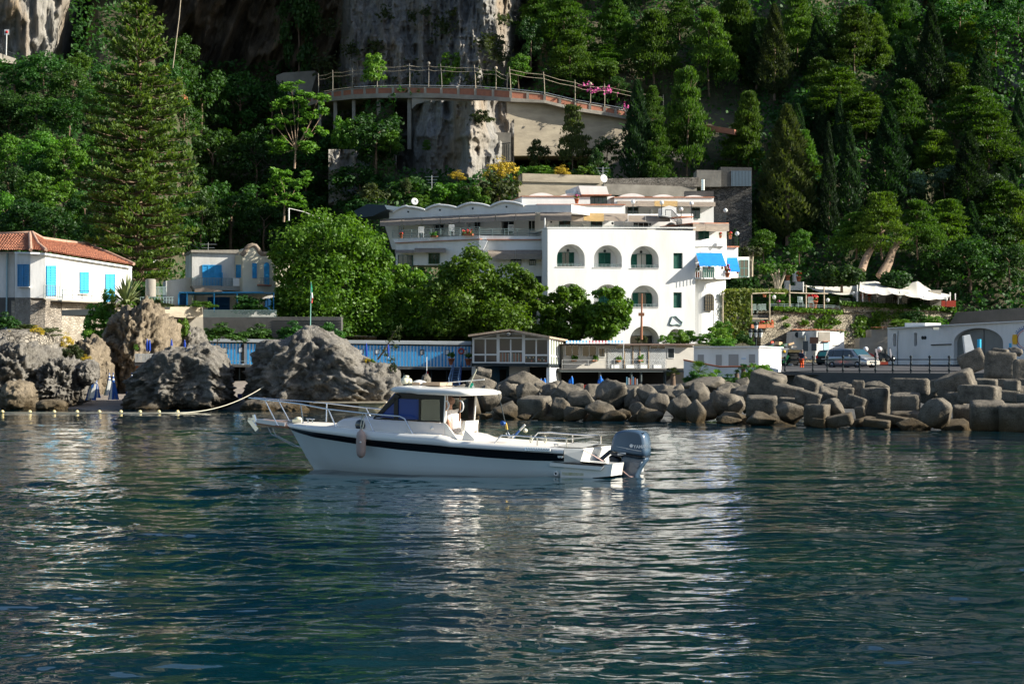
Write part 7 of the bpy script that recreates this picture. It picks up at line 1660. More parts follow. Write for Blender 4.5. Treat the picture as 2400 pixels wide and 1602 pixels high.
for t in [('shrub',1628,862,902,52,120,'dark green bush left before the changing block'),('shrub',1700,872,905,80,120,'dark green bush under the sloping parapet'),('green_bush',1660,866,900,50,119,'bright green bush in the middle before the parapet'),('green_bush',1786,838,890,70,124,'round bright green shrub left of the garbage truck'),
          ('green_bush',1760,858,900,50,122,'lower left part of bright green shrubs before the truck'),('green_bush',1590,765,806,50,170,'green shrub before the hotel ground floor arch'),('green_bush',1610,762,800,50,171,'light green shrub before the small arch'),('olive_bush',1503,783,803,30,166,'small olive bush at the foot of the tall rusty pole'),
          ('green_bush',1655,778,806,60,170,'green oleander before the right corner of the hotel'),('green_bush',1700,785,812,60,168,'low green oleander behind the changing block'),('green_bush',1560,778,804,40,169,'fine leaved green shrub left of the small arch'),('green_bush',1685,755,800,50,172,'tall light oleander at the hotel corner')]:
 tree(*t[:6],t[6],'shrubs of the harbour front')
b=at(*cD(938,1480),160);t=at(*cD(942,1095),160);o=thing('rusty_pole','tall rusty brown pole standing before the arched white hotel block','pole',tuple(b));MB().tube([b,t],.12,6,r1=.05).build('pole',mat('rust',(.30,.13,.07),.8),o)
m=MB();c=at(*cD(938,1270),159.8);m.cbox(c,.45,.25,.25);m.build('junction_box',bpy.data.materials['rust'],o)
root=thing('rock_sapling','thin leaning sapling with sparse leaves on the right shoulder of the largest rock','tree',tuple(at(888,842,117)))
m=MB();m.tube([at(885,842,117),at(905,815,117),at(925,775,117)],.06,5,r1=.02);m.build('stem',bark,root)
rng=np.random.RandomState(8);C=np.array([list(at(u,v,117)) for u,v in ((925,782),(932,790),(915,800),(925,815),(900,822),(935,770),(905,835),(918,845))]);P_,d=clump_pts(C,np.full((8,3),.28),40,rng,.2);v_,f_=cards(P_,unit(rng.randn(len(P_),3)),.16,.4,rng);np_mesh('leaves',v_,f_,leaf_olive,root)
for t in [('green_bush',700,820,838,45,116.3,'green tuft in a hollow of the largest craggy rock'),('green_bush',870,838,860,24,116.2,'green tuft low on the sloping rock shoulder'),('flowering_broom',862,835,850,20,116.2,'yellowish tuft on the right of the largest rock'),('green_bush',740,795,806,18,117.5,'small green tuft just under the rock peak'),('olive_bush',920,845,872,20,115.5,'dry tuft at the right end of the largest rock')]:
 tree(*t[:6],t[6],'plants growing on the sea rocks')
# ================================================================== TERRACE RESTAURANT AND QUAY (right)
Fc_=cF;Pc=cP
terr_stone=stone_mat('terrace_rubble',(.50,.44,.34),(.33,.29,.22),(.10,.09,.07),3.6,bump=.08)
def terraces():
 P=Plane(1810,192.5,2240,202)
 wall_obj('rubble_wall','long sunlit rubble stone retaining wall behind the quay, weeds in its joints',P,[Pc(765,600),Pc(1680,655),cF(960,440),cF(1640,480),cF(1800,500),cF(1800,900),cF(330,900),cF(340,620),Pc(765,620)],-3,0,terr_stone)
 wall_obj('lower_wall','low pale rubble wall under the red geranium boxes',Plane(1760,195,1820,195),[Pc(560,830),Pc(780,830),Pc(780,1100),Pc(480,1100),Pc(480,850)],-2,.0,terr_stone)
 m=MB();a0,a1=P.pt(1810,732,.2),P.pt(2300,732,.2);m.quad(a0,a1,a1+P.nv(-22),a0+P.nv(-22));structure(m.build('terrace_floor',concrete))
 rng=np.random.RandomState(5);pts=[]
 for x,y,r,k in ((1160,760,50,40),(1380,740,60,60),(1550,740,60,50),(1450,690,40,30),(900,700,30,20),(1250,690,30,20),(1900,690,40,30),(2000,740,50,50),(2100,760,50,50),(1350,810,50,40),(1650,900,50,30),(1820,800,40,30),(1870,880,40,30),(1480,820,30,20),(2150,680,60,40),(930,790,30,20)):
  for i in range(k*3): u,v=Pc(x+rng.randn()*r*.6,y+rng.randn()*r*.35);pts.append(P.pt(u,v,rng.uniform(0,.35)))
 for x,y,r,k in ((1250,520,60,80),(1200,600,50,50),(1100,650,50,50),(1400,520,60,90),(1480,540,60,90),(1100,560,40,40),(1150,690,30,30)):
  for i in range(k*3): u,v=cF(x+rng.randn()*r*.6,y+rng.randn()*r*.4);pts.append(P.pt(u,v,rng.uniform(0,.6)))
 a=np.array([list(p) for p in pts]);v_,f_=cards(a,unit(rng.randn(len(a),3)+np.array([0,-.8,.5])),.30,.5,rng)
 tag(stuff(np_mesh('wall_weeds',v_,f_,leaf_fresh)),'green weeds and creepers growing out of the rubble retaining wall','weeds')
 def hedge(pts,th,label,mm=leaf_fresh):
  C=[];
  for (a,b) in zip(pts[:-1],pts[1:]):
   n=int(abs(b[0]-a[0])*9)
   for i in range(n): t=rng.rand();u=a[0]+(b[0]-a[0])*t;v=a[1]+(b[1]-a[1])*t-rng.rand()*th;C.append(list(P.pt(u,v,rng.uniform(-.5,.5))))
  C=np.array(C);v_,f_=cards(C,unit(rng.randn(len(C),3)+np.array([0,-.6,.9])),.30,.6,rng);o=np_mesh('hedge',v_,f_,mm,None,origin=C[0]);tag(o,label,'hedge')
 hedge([cF(440,478),cF(960,508)],8,'lower trimmed hedge on the stone wall under the bamboo poles')
 hedge([cF(940,440),cF(1700,478),cF(1830,488)],9,'upper dark trimmed hedge on the stone wall before the awnings')
 r=thing('bamboo_pergola','pergola of pale chestnut poles over the garden terrace','pergola',tuple(P.pt(1900,728,.6)))
 for x,y0,y1 in ((45,350,600),(265,358,520),(403,315,560),(556,278,450),(682,285,460),(820,303,468)):
  m=MB();m.tube([P.pt(*cF(x,y1),.8),P.pt(*cF(x,y0),.8)],.075,6,r1=.06);m.build('pole',pole_wood,r)
 for seg in (((270,352),(400,345),(520,350)),((555,345),(700,350),(850,352)),((270,543),(390,545))):
  m=MB();m.tube([P.pt(*cF(*s),.9) for s in seg],.06,6);m.build('beam',pole_wood,r)
 m=MB()
 for x,y0,y1 in ((490,280,330),(475,300,350),(1720,315,340),(1480,455,480)): m.tube([P.pt(*cF(x,y1),-2),P.pt(*cF(x,y0),-2)],.05,5)
 m.build('short_pole',pole_wood,r)
 C=[]
 for i in range(2600): x=rng.uniform(45,260);y=rng.uniform(335,740);
 for i in range(2100):
  x=50+215*rng.rand();y=330+rng.rand()*400
  if y > 480 and 140 < x < 250 and rng.rand() < .3: continue
  C.append(list(P.pt(*cF(x+8*math.sin(y*.05),y),rng.uniform(-.3,.6))))
 for i in range(900): C.append(list(P.pt(*cF(rng.uniform(60,540),rng.uniform(318,350)),rng.uniform(-2,1.0))))
 C=np.array(C);v_,f_=cards(C,unit(rng.randn(len(C),3)+np.array([.2,-.5,.5])),.34,.5,rng);tag(np_mesh('climbing_vine',v_,f_,mat('vine_leaf',(.15,.15,.035),.6,col2=(.06,.10,.02),vscale=1.5,leaf=True),None,origin=C[0]),'brown green climbing vine curtain between hotel and garden terrace','vine')
 o=railing(P,[cF(410,455),cF(940,470)],8,None,grey_rail,2,16,.2,.02,'terrace_railing');tag(o,'thin grey railing along the garden terrace','railing')
 o=railing(P,[cF(940,415),cF(1820,455)],8,None,iron,2,16,.2,.02,'terrace_railing');tag(o,'dark railing along the restaurant terrace before the awnings','railing')
 for i,(a,b) in enumerate((((265,587),(318,615)),((320,585),(376,615)),((380,583),(437,612)))):
  planter_box(P,*cF(*a),*cF(*b),.5,['terracotta trough with few flowers, left of the red geraniums','middle terracotta trough with bright red geraniums','right terracotta trough full of red geraniums'][i],group='terracotta troughs under the garden pergola',flowers=i>0)
 m=MB();P.poly(m,[cF(270,512),cF(440,512),cF(440,580),cF(270,580)],-6,-.4);o=m.build('shaded_landing',concrete_dark,None,origin=tuple(P.pt(*cF(350,580))));tag(o,'shaded landing wall behind the white garden chairs','wall')
 for x,y,lab in ((297,510,'pale garden chair, left one on the landing'),(325,510,'pale garden chair, middle one on the landing'),(358,508,'pale garden chair, right one on the landing'),(640,452,'white chair at the table beside the pole'),(720,455,'white chair behind the railing of the garden terrace')):
  u,v=cF(x,y);white_chair(u,v,196.5,lab,g='pale chairs on the garden terrace',m=mat('pale_green_frame',(.45,.55,.52),.5))
 for i,(x,yb,yt) in enumerate(((438,460,395),(642,450,408),(848,455,418),(1230,415,378),(1402,425,390),(1583,440,400),(1752,452,410),(1045,400,368))):
  u,vb=cF(x,yb);_,vt=cF(x,yt);b,t=at(u,vb,197),at(u,vt,197);o=thing('garden_lamp','small white lantern on the terrace edge, '+ordinal(sorted([438,642,848,1230,1402,1583,1752,1045]).index(x),8),'lamp',tuple(b),'small lanterns on the terraces');MB().tube([b,t],.03,5).build('post',iron,o);MB().lathe(t,[(.05,0),(.16,.1),(.18,.3),(.05,.4)],8).build('lantern',white_frame,o)
 for x,y,s,lab,fl in ((365,378,.7,'hanging terracotta pot under the pergola beam',False),(720,460,1.2,'large terracotta bowl on the garden terrace',True),(745,462,1.2,'second large terracotta bowl beside the first',True),(470,455,.6,'pink flower pot by the left lantern',True),(543,250,.9,'terracotta pot on the white pier left of the steps',True),(626,258,.9,'terracotta pot on the white pier right of the steps',True),(1166,408,.6,'red flowers under the cream awning',True),(1115,395,.9,'tall red flowering plant behind the awning post',True)):
  u,v=cF(x,y);flowerpot(u,v,198 if y > 300 else 204,s,lab,fl,fm=pink_m if 'pink' in lab else None)
 r=thing('garden_steps','white piers and steps above the pergola','steps',tuple(at(1855,670,205)));Q=Plane(1830,205,1890,205)
 for a,b in (((525,252),(560,325)),((605,262),(660,325)),((560,290),(605,325))): m=MB();Q.rect(m,*cF(*a),*cF(*b),-1,0);m.build('pier',white_wall,r)
 o=MB();Q.rect(o,*cF(590,180),*cF(622,260),-1,0);tag(o.build('white_wall',white_wall,None,origin=tuple(Q.pt(*cF(600,260)))),'narrow sunlit white wall behind the topiary','wall')
 R_=Plane(2020,200,2240,201);r=thing('terrace_restaurant','small white restaurant house with arched opening under the awnings','restaurant',tuple(R_.pt(2100,715)))
 m=MB();hole=[arch(*cF(1288,430),cF(1415,0)[0],cF(0,385)[1],10,.7)];hole=[arch(cF(1288,0)[0],cF(0,428)[1],cF(1415,0)[0],cF(0,388)[1],10,.55)]
 R_.wall(m,[cF(1100,322),cF(1455,318),cF(1455,434),cF(1100,428)],hole,.6);R_.rect(m,*cF(1100,322),*cF(1455,434),-5,-2.5);m.build('wall',white_wall2,r)
 m=MB();R_.rect(m,*cF(1630,325),*cF(1716,445),-4,0);R_.rect(m,*cF(1455,370),*cF(1630,440),-5,-3);m.build('side_wall',concrete,r)
 lines('window_grille',R_,[[cF(1295+i*14,380),cF(1295+i*14,426)] for i in range(9)],.03,iron,r,off=-.5)
 m=MB();R_.poly(m,[cF(1172,415),cF(1198,415),cF(1198,378),cF(1185,366),cF(1172,378)],.0,.04);m.build('arched_door',grey_rail,r)
 m=MB();R_.rect(m,*cF(1718,405),*cF(1828,452),-.5,0);m.build('red_counter',mat('red_counter_paint',(.35,.04,.02),.6),r)
 def sail(name,lab,grid,mm):
  o=thing(name,lab,'awning',tuple(at(*cF(*grid[0][0][:2]),grid[0][0][2])));V=[];R0=len(grid);C0=len(grid[0])
  P_=[[at(*cF(g[0],g[1]),g[2]) for g in row] for row in grid];k=8;mb=MB();NU,NV=(C0-1)*k,(R0-1)*k
  for j in range(NV+1):
   for i in range(NU+1):
    jj,ii=min(j//k,R0-2),min(i//k,C0-2);t,s=j/k-jj,i/k-ii;a=P_[jj][ii].lerp(P_[jj][ii+1],s);b=P_[jj+1][ii].lerp(P_[jj+1][ii+1],s);p=a.lerp(b,t);p.z -= .30*math.sin(PI*i/NU)*(j/NV)+.12*math.sin(PI*s)*t;V.append(p)
  mb.add(V,[(j*(NU+1)+i,j*(NU+1)+i+1,(j+1)*(NU+1)+i+1,(j+1)*(NU+1)+i) for j in range(NV) for i in range(NU)],True);mb.build('canvas',mm,o);return o
 sail('sail_awning','left cream sail awning hanging low between the poles',[[(665,288,203),(850,300,203),(1090,292,203)],[(690,300,199),(880,325,198),(1090,345,197)]],cloth_white)
 sail('sail_awning','large cream sail awning peaking above the restaurant house',[[(1095,262,203),(1210,255,203),(1290,275,203),(1400,300,203)],[(1090,330,196),(1230,330,196),(1340,330,196),(1480,352,196)]],cloth_white)
 sail('sail_awning','right white sail awning with pointed peak at the forest edge',[[(1400,288,204),(1535,255,203.5),(1650,330,203),(1790,362,203)],[(1400,345,197),(1550,362,196),(1680,372,196),(1790,374,196)]],cloth_white)
 for i,(x,y0,y1) in enumerate(((1073,285,410),(1388,325,432),(1557,325,445),(1783,342,455),(1822,350,400),(1116,330,410),(660,262,340))):
  b,t=P.pt(*cF(x,y1),.4),P.pt(*cF(x,y0),.4);o=MB().tube([b,t],.07,6);tag(o.build('awning_post',white_frame,None,origin=tuple(b)),'white awning post on the restaurant terrace, '+ordinal(sorted([1073,1388,1557,1783,1822,1116,660]).index(x),7),'post','white posts of the sail awnings')
 def topi(u,v0,v1,w,Y,vb,lab,mm,lumpy=1,trunks=((0,0),),name='topiary_tree',flatk=.5,size=.26):
  rg=np.random.RandomState(int(u));b=at(u,vb,Y);o=thing(name,lab,'tree',tuple(b));s=Y/F;Hc=(v1-v0)*s;W_=w*s;c=at(u,(v0+v1)/2,Y);n=int(W_*Hc*14)+30
  d=unit(rg.randn(n,3));d=np.sign(d)*np.abs(d)**flatk;d=d/np.maximum(1,np.abs(d).max(1))[:,None];C=np.array(list(c))+d*np.array([W_*.46,W_*.34,Hc*.42])*(.7+.3*rg.rand(n))[:,None]
  P_,dd=clump_pts(C,np.full((n,3),.28*lumpy),22,rg,.3,.5);v_,f_=cards(P_,unit(dd+np.array([0,-.2,.4])+rg.randn(len(dd),3)*.5),size,.6,rg);np_mesh('crown',v_,f_,mm,o)
  m=MB()
  for dx,tx in trunks: m.tube([b+Vector((dx*s*.3,0,0)),(b+c)/2+Vector((dx*s,0,0)),c+Vector((tx*s,0,0))],.16,6,r1=.1)
  m.build('trunk',pole_wood if len(trunks) > 1 else bark,o)
 T=cF
 u,_=T(458,0);topi(u,T(0,132)[1],T(0,200)[1],98,200,T(0,318)[1],'flat clipped table shaped tree with several twisting trunks',leaf_fresh,1,((-6,-16),(2,-6),(6,4),(14,22)))
 u,_=T(220,0);topi(u,T(0,222)[1],T(0,318)[1],72,199,T(0,330)[1],'big clipped round bush next to the hotel balcony',leaf_dark,1,name='clipped_bush',flatk=1)
 u,_=T(265,0);topi(u,T(0,0)[1],T(0,60)[1],54,202,T(0,222)[1],'dragon tree with bare pale trunk and dense flat crown',leaf_olive,1,((0,-6),(1,4)))
 u,_=T(955,0);topi(u,T(0,140)[1],T(0,292)[1],108,199,T(0,400)[1],'spreading dark green tree before the left sail awning',leaf_dark,1.6,flatk=.9,size=.34)
 u,_=T(1365,0);topi(u,T(0,185)[1],T(0,320)[1],70,201,T(0,400)[1],'dark green tree between the two big sail awnings',leaf_dark,1.5,flatk=.9,size=.34)
 for t in [('shrub',1905,662,725,60,201,'dark shrub under the left sail'),('green_bush',1840,700,735,40,198,'green plants in the middle of the garden terrace'),('leafy_tree',1830,680,735,60,201,'small leafy tree behind the pergola poles'),('green_bush',1960,690,722,60,199,'banana like plants left of the spreading dark tree'),('shrub',2150,695,722,50,199,'green shrub between restaurant house and grey wall'),('green_bush',2190,738,758,46,188,'bright green bush above the white harbour house'),('green_bush',2110,745,768,60,189,'bright green bush left above the white harbour house'),
              ('shrub',2140,715,755,60,195,'greyish shrub on the top of the rubble wall'),('green_bush',1690,745,806,70,175,'leafy shrub at the foot of the vine curtain'),('shrub',1740,770,808,50,174,'dark shrub behind the changing block')]:
  tree(*t[:6],t[6],'plants of the garden terraces')
 for i,(a,b,w) in enumerate((((1108,175),(1195,-15),.42),((1250,222),(1345,25),.5),((1290,200),(1350,10),.3))):
  p,q=at(*cF(*a),203),at(*cF(*b),204.5);o=MB().tube([p,p.lerp(q,.5)+Vector((.15*(1 if i else -1),0,0)),q,q+Vector((1.5,0,2.5))],w,8,r1=w*.6);tag(o.build('pine_trunk',bark_pale,None,origin=tuple(p)),['bare leaning pine trunk left above the sails','thick bare leaning pine trunk above the big sail','thinner pine trunk right behind the thick one'][i],'tree trunk')
terraces()
def quay():
 P=Plane(1855,192,1980,190);r=thing('white_hut','small white hut with tiled eaves and air conditioner on the quay','hut',tuple(P.pt(1920,852)))
 L=Plane(1856,190.5,1916,188.5);R_=Plane(1916,188.5,1980,190.5)
 m=MB();L.poly(m,[Pc(985,875),Pc(1310,870),Pc(1310,1245),Pc(985,1245)],-4,0);m.build('shaded_wall',white_wall2,r)
 m=MB();R_.poly(m,[Pc(1310,872),Pc(1672,885),Pc(1672,1245),Pc(1290,1245)],-4,0);m.build('front_wall',white_wall2,r)
 m=MB();R_.rect(m,*Pc(1335,880),*Pc(1488,1005),.0,.04);m.build('grey_patch',concrete,r);m=MB();R_.rect(m,*Pc(1405,1012),*Pc(1478,1118),.0,.05);m.build('pale_blue_hatch',mat('pale_blue',(.35,.55,.62),.6),r);m=MB();R_.rect(m,*Pc(1525,1055),*Pc(1608,1062),.0,.05);m.build('vent_slot',concrete_dark,r)
 m=MB();R_.rect(m,*Pc(1402,1002),*Pc(1490,1010),.0,.25);m.build('hatch_ledge',terracotta,r)
 tiles('eaves_tiles',L.pt(*Pc(980,878),.3),R_.pt(*Pc(1680,885),.3),R_.pt(*Pc(1680,868),-3),L.pt(*Pc(1000,860),-3),36,2,r)
 m=MB();L.rect(m,*Pc(1030,880),*Pc(1125,960),.05,.5);a=m.build('air_conditioner',mat('ac_grey',(.40,.42,.42),.5),r);m=MB();m.lathe(L.pt(*Pc(1060,918),.52),[(0,0),(.26,0),(.26,.02),(0,.02)],12,(0,-1,0));m.build('fan_grille',iron,a)
 wall_obj('grey_shed','low grey shed with tiled eaves beside the white harbour house',Plane(2015,189,2085,189),[Pc(1875,960),Pc(2030,955),Pc(2030,850),Pc(2300,845),Pc(2300,1230),Pc(1875,1230)],-3,0,concrete,'shed')
 tiles('shed_eaves',at(*Pc(2020,850),188.6),at(*Pc(2300,845),188.6),at(*Pc(2300,832),191),at(*Pc(2020,836),191),14,2,bpy.data.objects['grey_shed'])
 for i,(x,yt,yb,bx) in enumerate(((1160,925,1350,(1130,1000,1198,1135)),(1275,950,1400,(1243,1035,1310,1130)))):
  b,t=at(*Pc(x,yb),176),at(*Pc(x,yt),176);o=thing('notice_board',['dark notice board on a post before the white hut, left one','dark notice board on a post before the white hut, right one with brown panel'][i],'notice board',tuple(b),'dark notice boards on the quay');MB().tube([b,t],.05,5).build('post',steel,o)
  m=MB();Q=Plane(1870,175.9,1930,175.9);Q.rect(m,*Pc(bx[0],bx[1]),*Pc(bx[2],bx[3]),-.06,0);m.build('panel',mat('dark_panel',(.02,.03,.04),.4),o)
  if i: m=MB();Q.rect(m,*Pc(1222,950),*Pc(1333,1033),-.06,0.01);m.build('brown_panel',mat('brown_panel_m',(.06,.03,.02),.6),o)
 b=at(*Pc(515,1075),172);t=at(*Pc(515,860),172);o=thing('street_lantern','ornate lamp post with four glass lanterns behind the changing block','street lamp',tuple(b));MB().tube([b,t],.07,6).build('post',iron,o)
 for x,y in ((445,905),(515,905),(575,905),(515,810)):
  c=at(*Pc(x,y),172);m=MB();m.tube([t,c-Vector((0,0,.35))],.03,5);m.lathe(c,[(.08,-.35),(.2,.15),(.24,.2),(.05,.42),(0,.5)],6);m.build('lantern',iron,o)
  MB().lathe(c,[(.10,-.3),(.19,.1)],6).build('lantern_glass',white_frame,o)
 Rl=Plane(1840,128,2260,120);r=thing('quay_railing','old iron railing with posts along the quay edge','railing',tuple(Rl.pt(2100,875)))
 xs=[522,735,845,965,1092,1213,1346,1484,1628,1777,1925]
 for i,x in enumerate(xs):
  u0,v0=cF(x,835 if x>700 else 840);_,v1=cF(x,965);m=MB();bt,tp=Rl.pt(u0,v1,0),Rl.pt(u0,v0,0);m.tube([bt,tp],.045,6);m.ball(tp,.09,6)
  for f in (.25,.62): m.ball(bt.lerp(tp,f),.08,6)
  m.build('post',iron,r)
 for y in (855,898,945):
  m=MB();m.tube([Rl.pt(*cF(xs[0],y+4),0)]+[Rl.pt(*cF(x,y-(0 if y<940 else 0)),0) for x in xs[1:]],.03,5);m.build('rail',iron,r)
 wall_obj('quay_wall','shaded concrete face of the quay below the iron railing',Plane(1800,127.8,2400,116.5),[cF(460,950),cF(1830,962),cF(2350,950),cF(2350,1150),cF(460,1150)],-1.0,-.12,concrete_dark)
 Hh=Plane(2082,181,2420,168);O=cO;r=thing('harbour_house','long white harbour house with big grey arched door, in shade','building',tuple(Hh.pt(2150,862)))
 hole=[arch(O(1190,0)[0],O(0,815)[1],O(1775,0)[0],O(0,520)[1],20,.60)]
 def pill(x0,y0,x1,y1):
  (u0,v0),(u1,v1)=O(x0,y0),O(x1,y1);c=(u0+u1)/2;rr=(u1-u0)/2;return [(c+rr*math.cos(t),v0+rr-rr*math.sin(t)) for t in [PI*i/8 for i in range(9)]]+[(c-rr*math.cos(t),v1-rr+rr*math.sin(t)) for t in [PI*i/8 for i in range(9)]]
 holes=hole+[pill(470,412,508,568),pill(718,400,755,562)]
 white_shade=white_wall
 m=MB();Hh.wall(m,[O(408,345),O(2150,250),O(2150,830),O(408,815)],holes,.5);Hh.rect(m,O(405,0)[0]+.3,O(0,355)[1]+1,O(2150,0)[0],O(0,800)[1],-4,-2);m.build('wall',white_shade,r)
 m=MB();Hh.poly(m,[O(400,355),O(2150,262),O(2150,250),O(400,342)],-5,.3);m.build('roof_edge',white_frame,r)
 m=MB();Hh.poly(m,hole[0],-.5,-.45);m.build('arched_door',mat('grey_green_door',(.20,.21,.20),.6,var=.1,vscale=1),r)
 m=MB();Hh.rect(m,*O(1545,360),*O(1549,812),-.44,-.41);m.build('door_seam',iron,r)
 for hl in holes[1:]: m=MB();Hh.poly(m,hl,-.5,-.4);m.build('slit_window',MATS['grey_green_door'],r)
 m=MB();Hh.rect(m,*O(610,285),*O(852,350),-3,-1);m.build('roof_block',white_wall,r)
 m=MB()
 for x in (823,851): m.lathe(Hh.pt(*O(x,460),.01),[(0,0),(.16,0),(.16,.03),(0,.03)],10,tuple(Hh.n.to_3d()))
 m.build('vent_holes',iron,r)
 m=MB();Hh.poly(m,[O(918,540),O(1155,532),O(1155,544),O(918,552)],0,.1);m.build('pipe',iron,r)
 m=MB();Hh.rect(m,*O(1325,478),*O(1358,512),-.45,-.42);m.build('door_notice',white_frame,r)
 m=MB();Hh.rect(m,*O(1845,525),*O(1872,598),0,.05);m.build('blue_notice',sky_paint,r)
 m=MB();a=Hh.pt(*O(1040,342),.1);m.tube([a,a+Vector((-.6,-1.0,-.1))],.05,5);m.cbox(a+Vector((-.7,-1.1,-.1)),.5,.5,.2);m.build('wall_spotlight',steel,r)
 m=MB();m.tube([Hh.pt(*O(530,380),.05),Hh.pt(*O(520,560),.05),Hh.pt(*O(523,800),.05)],.03,4);m.build('cable',iron,r)
 c=Hh.pt(*O(2085,478),.02);nx=Vector((Hh.d.x,Hh.d.y,0));nz=Vector((0,0,1));nn=Vector((Hh.n.x,Hh.n.y,0));em=thing_part=None
 def ring(r0,r1,mm,nm,off):
  mb=MB();n=48;V=[]
  for i in range(n+1): a=2*PI*i/n;q=nx*math.cos(a)*1.5+nz*math.sin(a);V += [c+q*r0+nn*off,c+q*r1+nn*off]
  mb.add(V,[(2*i,2*i+1,2*i+3,2*i+2) for i in range(n)]);return mb.build(nm,mm,r)
 ring(.92,.97,mat('emblem_blue',(.02,.10,.35),.5),'emblem_ring',.03);ring(.80,.83,red_m,'emblem_inner_ring',.03)
 mb=MB();q0=c-nx*1.5*.86-nx*.35+nn*.06
 mb.quad(q0-nx*.05+nz*.40,q0+nx*.42+nz*.40,q0+nx*.46-nz*.05,q0+nx*.42-nz*.40,q0-nx*.05-nz*.40,q0-nx*.12);mb.build('yellow_panel',mat('emblem_yellow',(.75,.42,.02),.5),r)
 mb=MB()
 for i in range(9):
  a=math.radians(150-i*8);q=c+nx*math.cos(a)*1.5*1.07+nz*math.sin(a)*1.07+nn*.04;r_=nx*math.cos(a)*.1+nz*math.sin(a)*.1;t_=nz*math.cos(a)*.03-nx*math.sin(a)*.03;mb.quad(q-r_-t_,q-r_+t_,q+r_+t_*(1 if i%2 else -2),q+r_-t_)
 mb.build('rim_lettering',MATS['emblem_blue'],r)
 wall_obj('grey_ramp_wall','long dark grey wall rising right behind the harbour house',Plane(2230,190,2480,178),[cF(1780,585),cF(1830,495),cF(2349,458),cF(2500,448),cF(2500,600),cF(1780,620)],-2,0,concrete_dark)
 b,t=at(*O(1492,640),160),at(*O(1492,478),160);tag(MB().tube([b,t],.16,8).build('blue_post',mat('cyan_paint',(.02,.42,.72),.5),None,origin=tuple(b)),'bright blue upright tube before the grey arched door','post')
 b=at(*O(1375,700),158);m=MB();m.hexa([b+Vector(p) for p in ((-.3,-.3,0),(.5,-.3,0),(.5,.3,0),(-.3,.3,0))],[b+Vector(p) for p in ((-.5,-.25,1.7),(0,-.25,1.8),(0,.25,1.8),(-.5,.25,1.7))]);tag(m.build('outboard_cowling',plank_white,None,origin=tuple(b)),'white tilted outboard engine cover before the arched door','engine')
quay()
def lathe_wheel(o,c,r,w=.2,name='wheel',ax=(0,1,0)):
 A=Vector(ax);wl_=MB().lathe(c-A*w*.5,[(r*.6,0),(r*.95,0),(r,.03),(r,w-.03),(r*.95,w),(r*.6,w)],16,ax).build(name,mat('tyre_rubber',(.015,.015,.016),.8),o)
 MB().lathe(c-A*(w*.5+.01),[(0,0),(r*.6,.0),(r*.62,.03),(0,.03)],12,ax).build('rim',mat('wheel_rim',(.35,.36,.37),.35,metal=.7),wl_)
def car(loc,rz,L,Wd,Ht,prof,win,col,label,vis_side=-1):
 """body lofted from a side profile; prof: (x, z_low, z_shoulder, z_roof)"""
 root=thing('parked_car',label,'car',loc);R=Matrix.Rotation(rz,3,'Z');o=Vector(loc)
 T=lambda x,y,z: o+R@Vector((x*L,y*Wd,z*Ht))
 mb=MB();n=len(prof);V=[]
 for (x,zl,zs,zr,tw) in prof:
  yy=.5*tw;V += [T(x,-yy*.93,zl),T(x,-yy,zl+.10),T(x,-yy,zs-.05),T(x,-yy*.96,zs),T(x,-yy*.78,zr-.03),T(x,-yy*.6,zr),T(x,yy*.6,zr),T(x,yy*.78,zr-.03),T(x,yy*.96,zs),T(x,yy,zs-.05),T(x,yy,zl+.10),T(x,yy*.93,zl)]
 k=12;Fs=[(i*k+j,i*k+(j+1)%k,(i+1)*k+(j+1)%k,(i+1)*k+j) for i in range(n-1) for j in range(k)]
 mb.add(V,Fs,True);mb.add(V[:k],[tuple(range(k))[::-1]]);mb.add(V[-k:],[tuple(range(k))]);mb.build('body',col,root)
 gl=dark_glass
 for s in (-1,1):
  for (x0,x1,zb0,zb1,zt0,zt1) in win:
   m=MB();y=lambda z: (.507-(z-.55)*.27)*s;P=[T(x0[0],y(zb0)*1.012,zb0),T(x1[0],y(zb1)*1.012,zb1),T(x1[1],y(zt1)*1.02,zt1),T(x0[1],y(zt0)*1.02,zt0)]
   nn_=R@Vector((0,s*.012*Wd,0));m.hexa([p-nn_*.5 for p in P],[p+nn_ for p in P]);m.build('side_window',gl,root)
  for xw in (-.31,.30): lathe_wheel(root,T(xw,.46*s,.19),.30,.2,ax=tuple(R@Vector((0,1,0))))
 return root,T
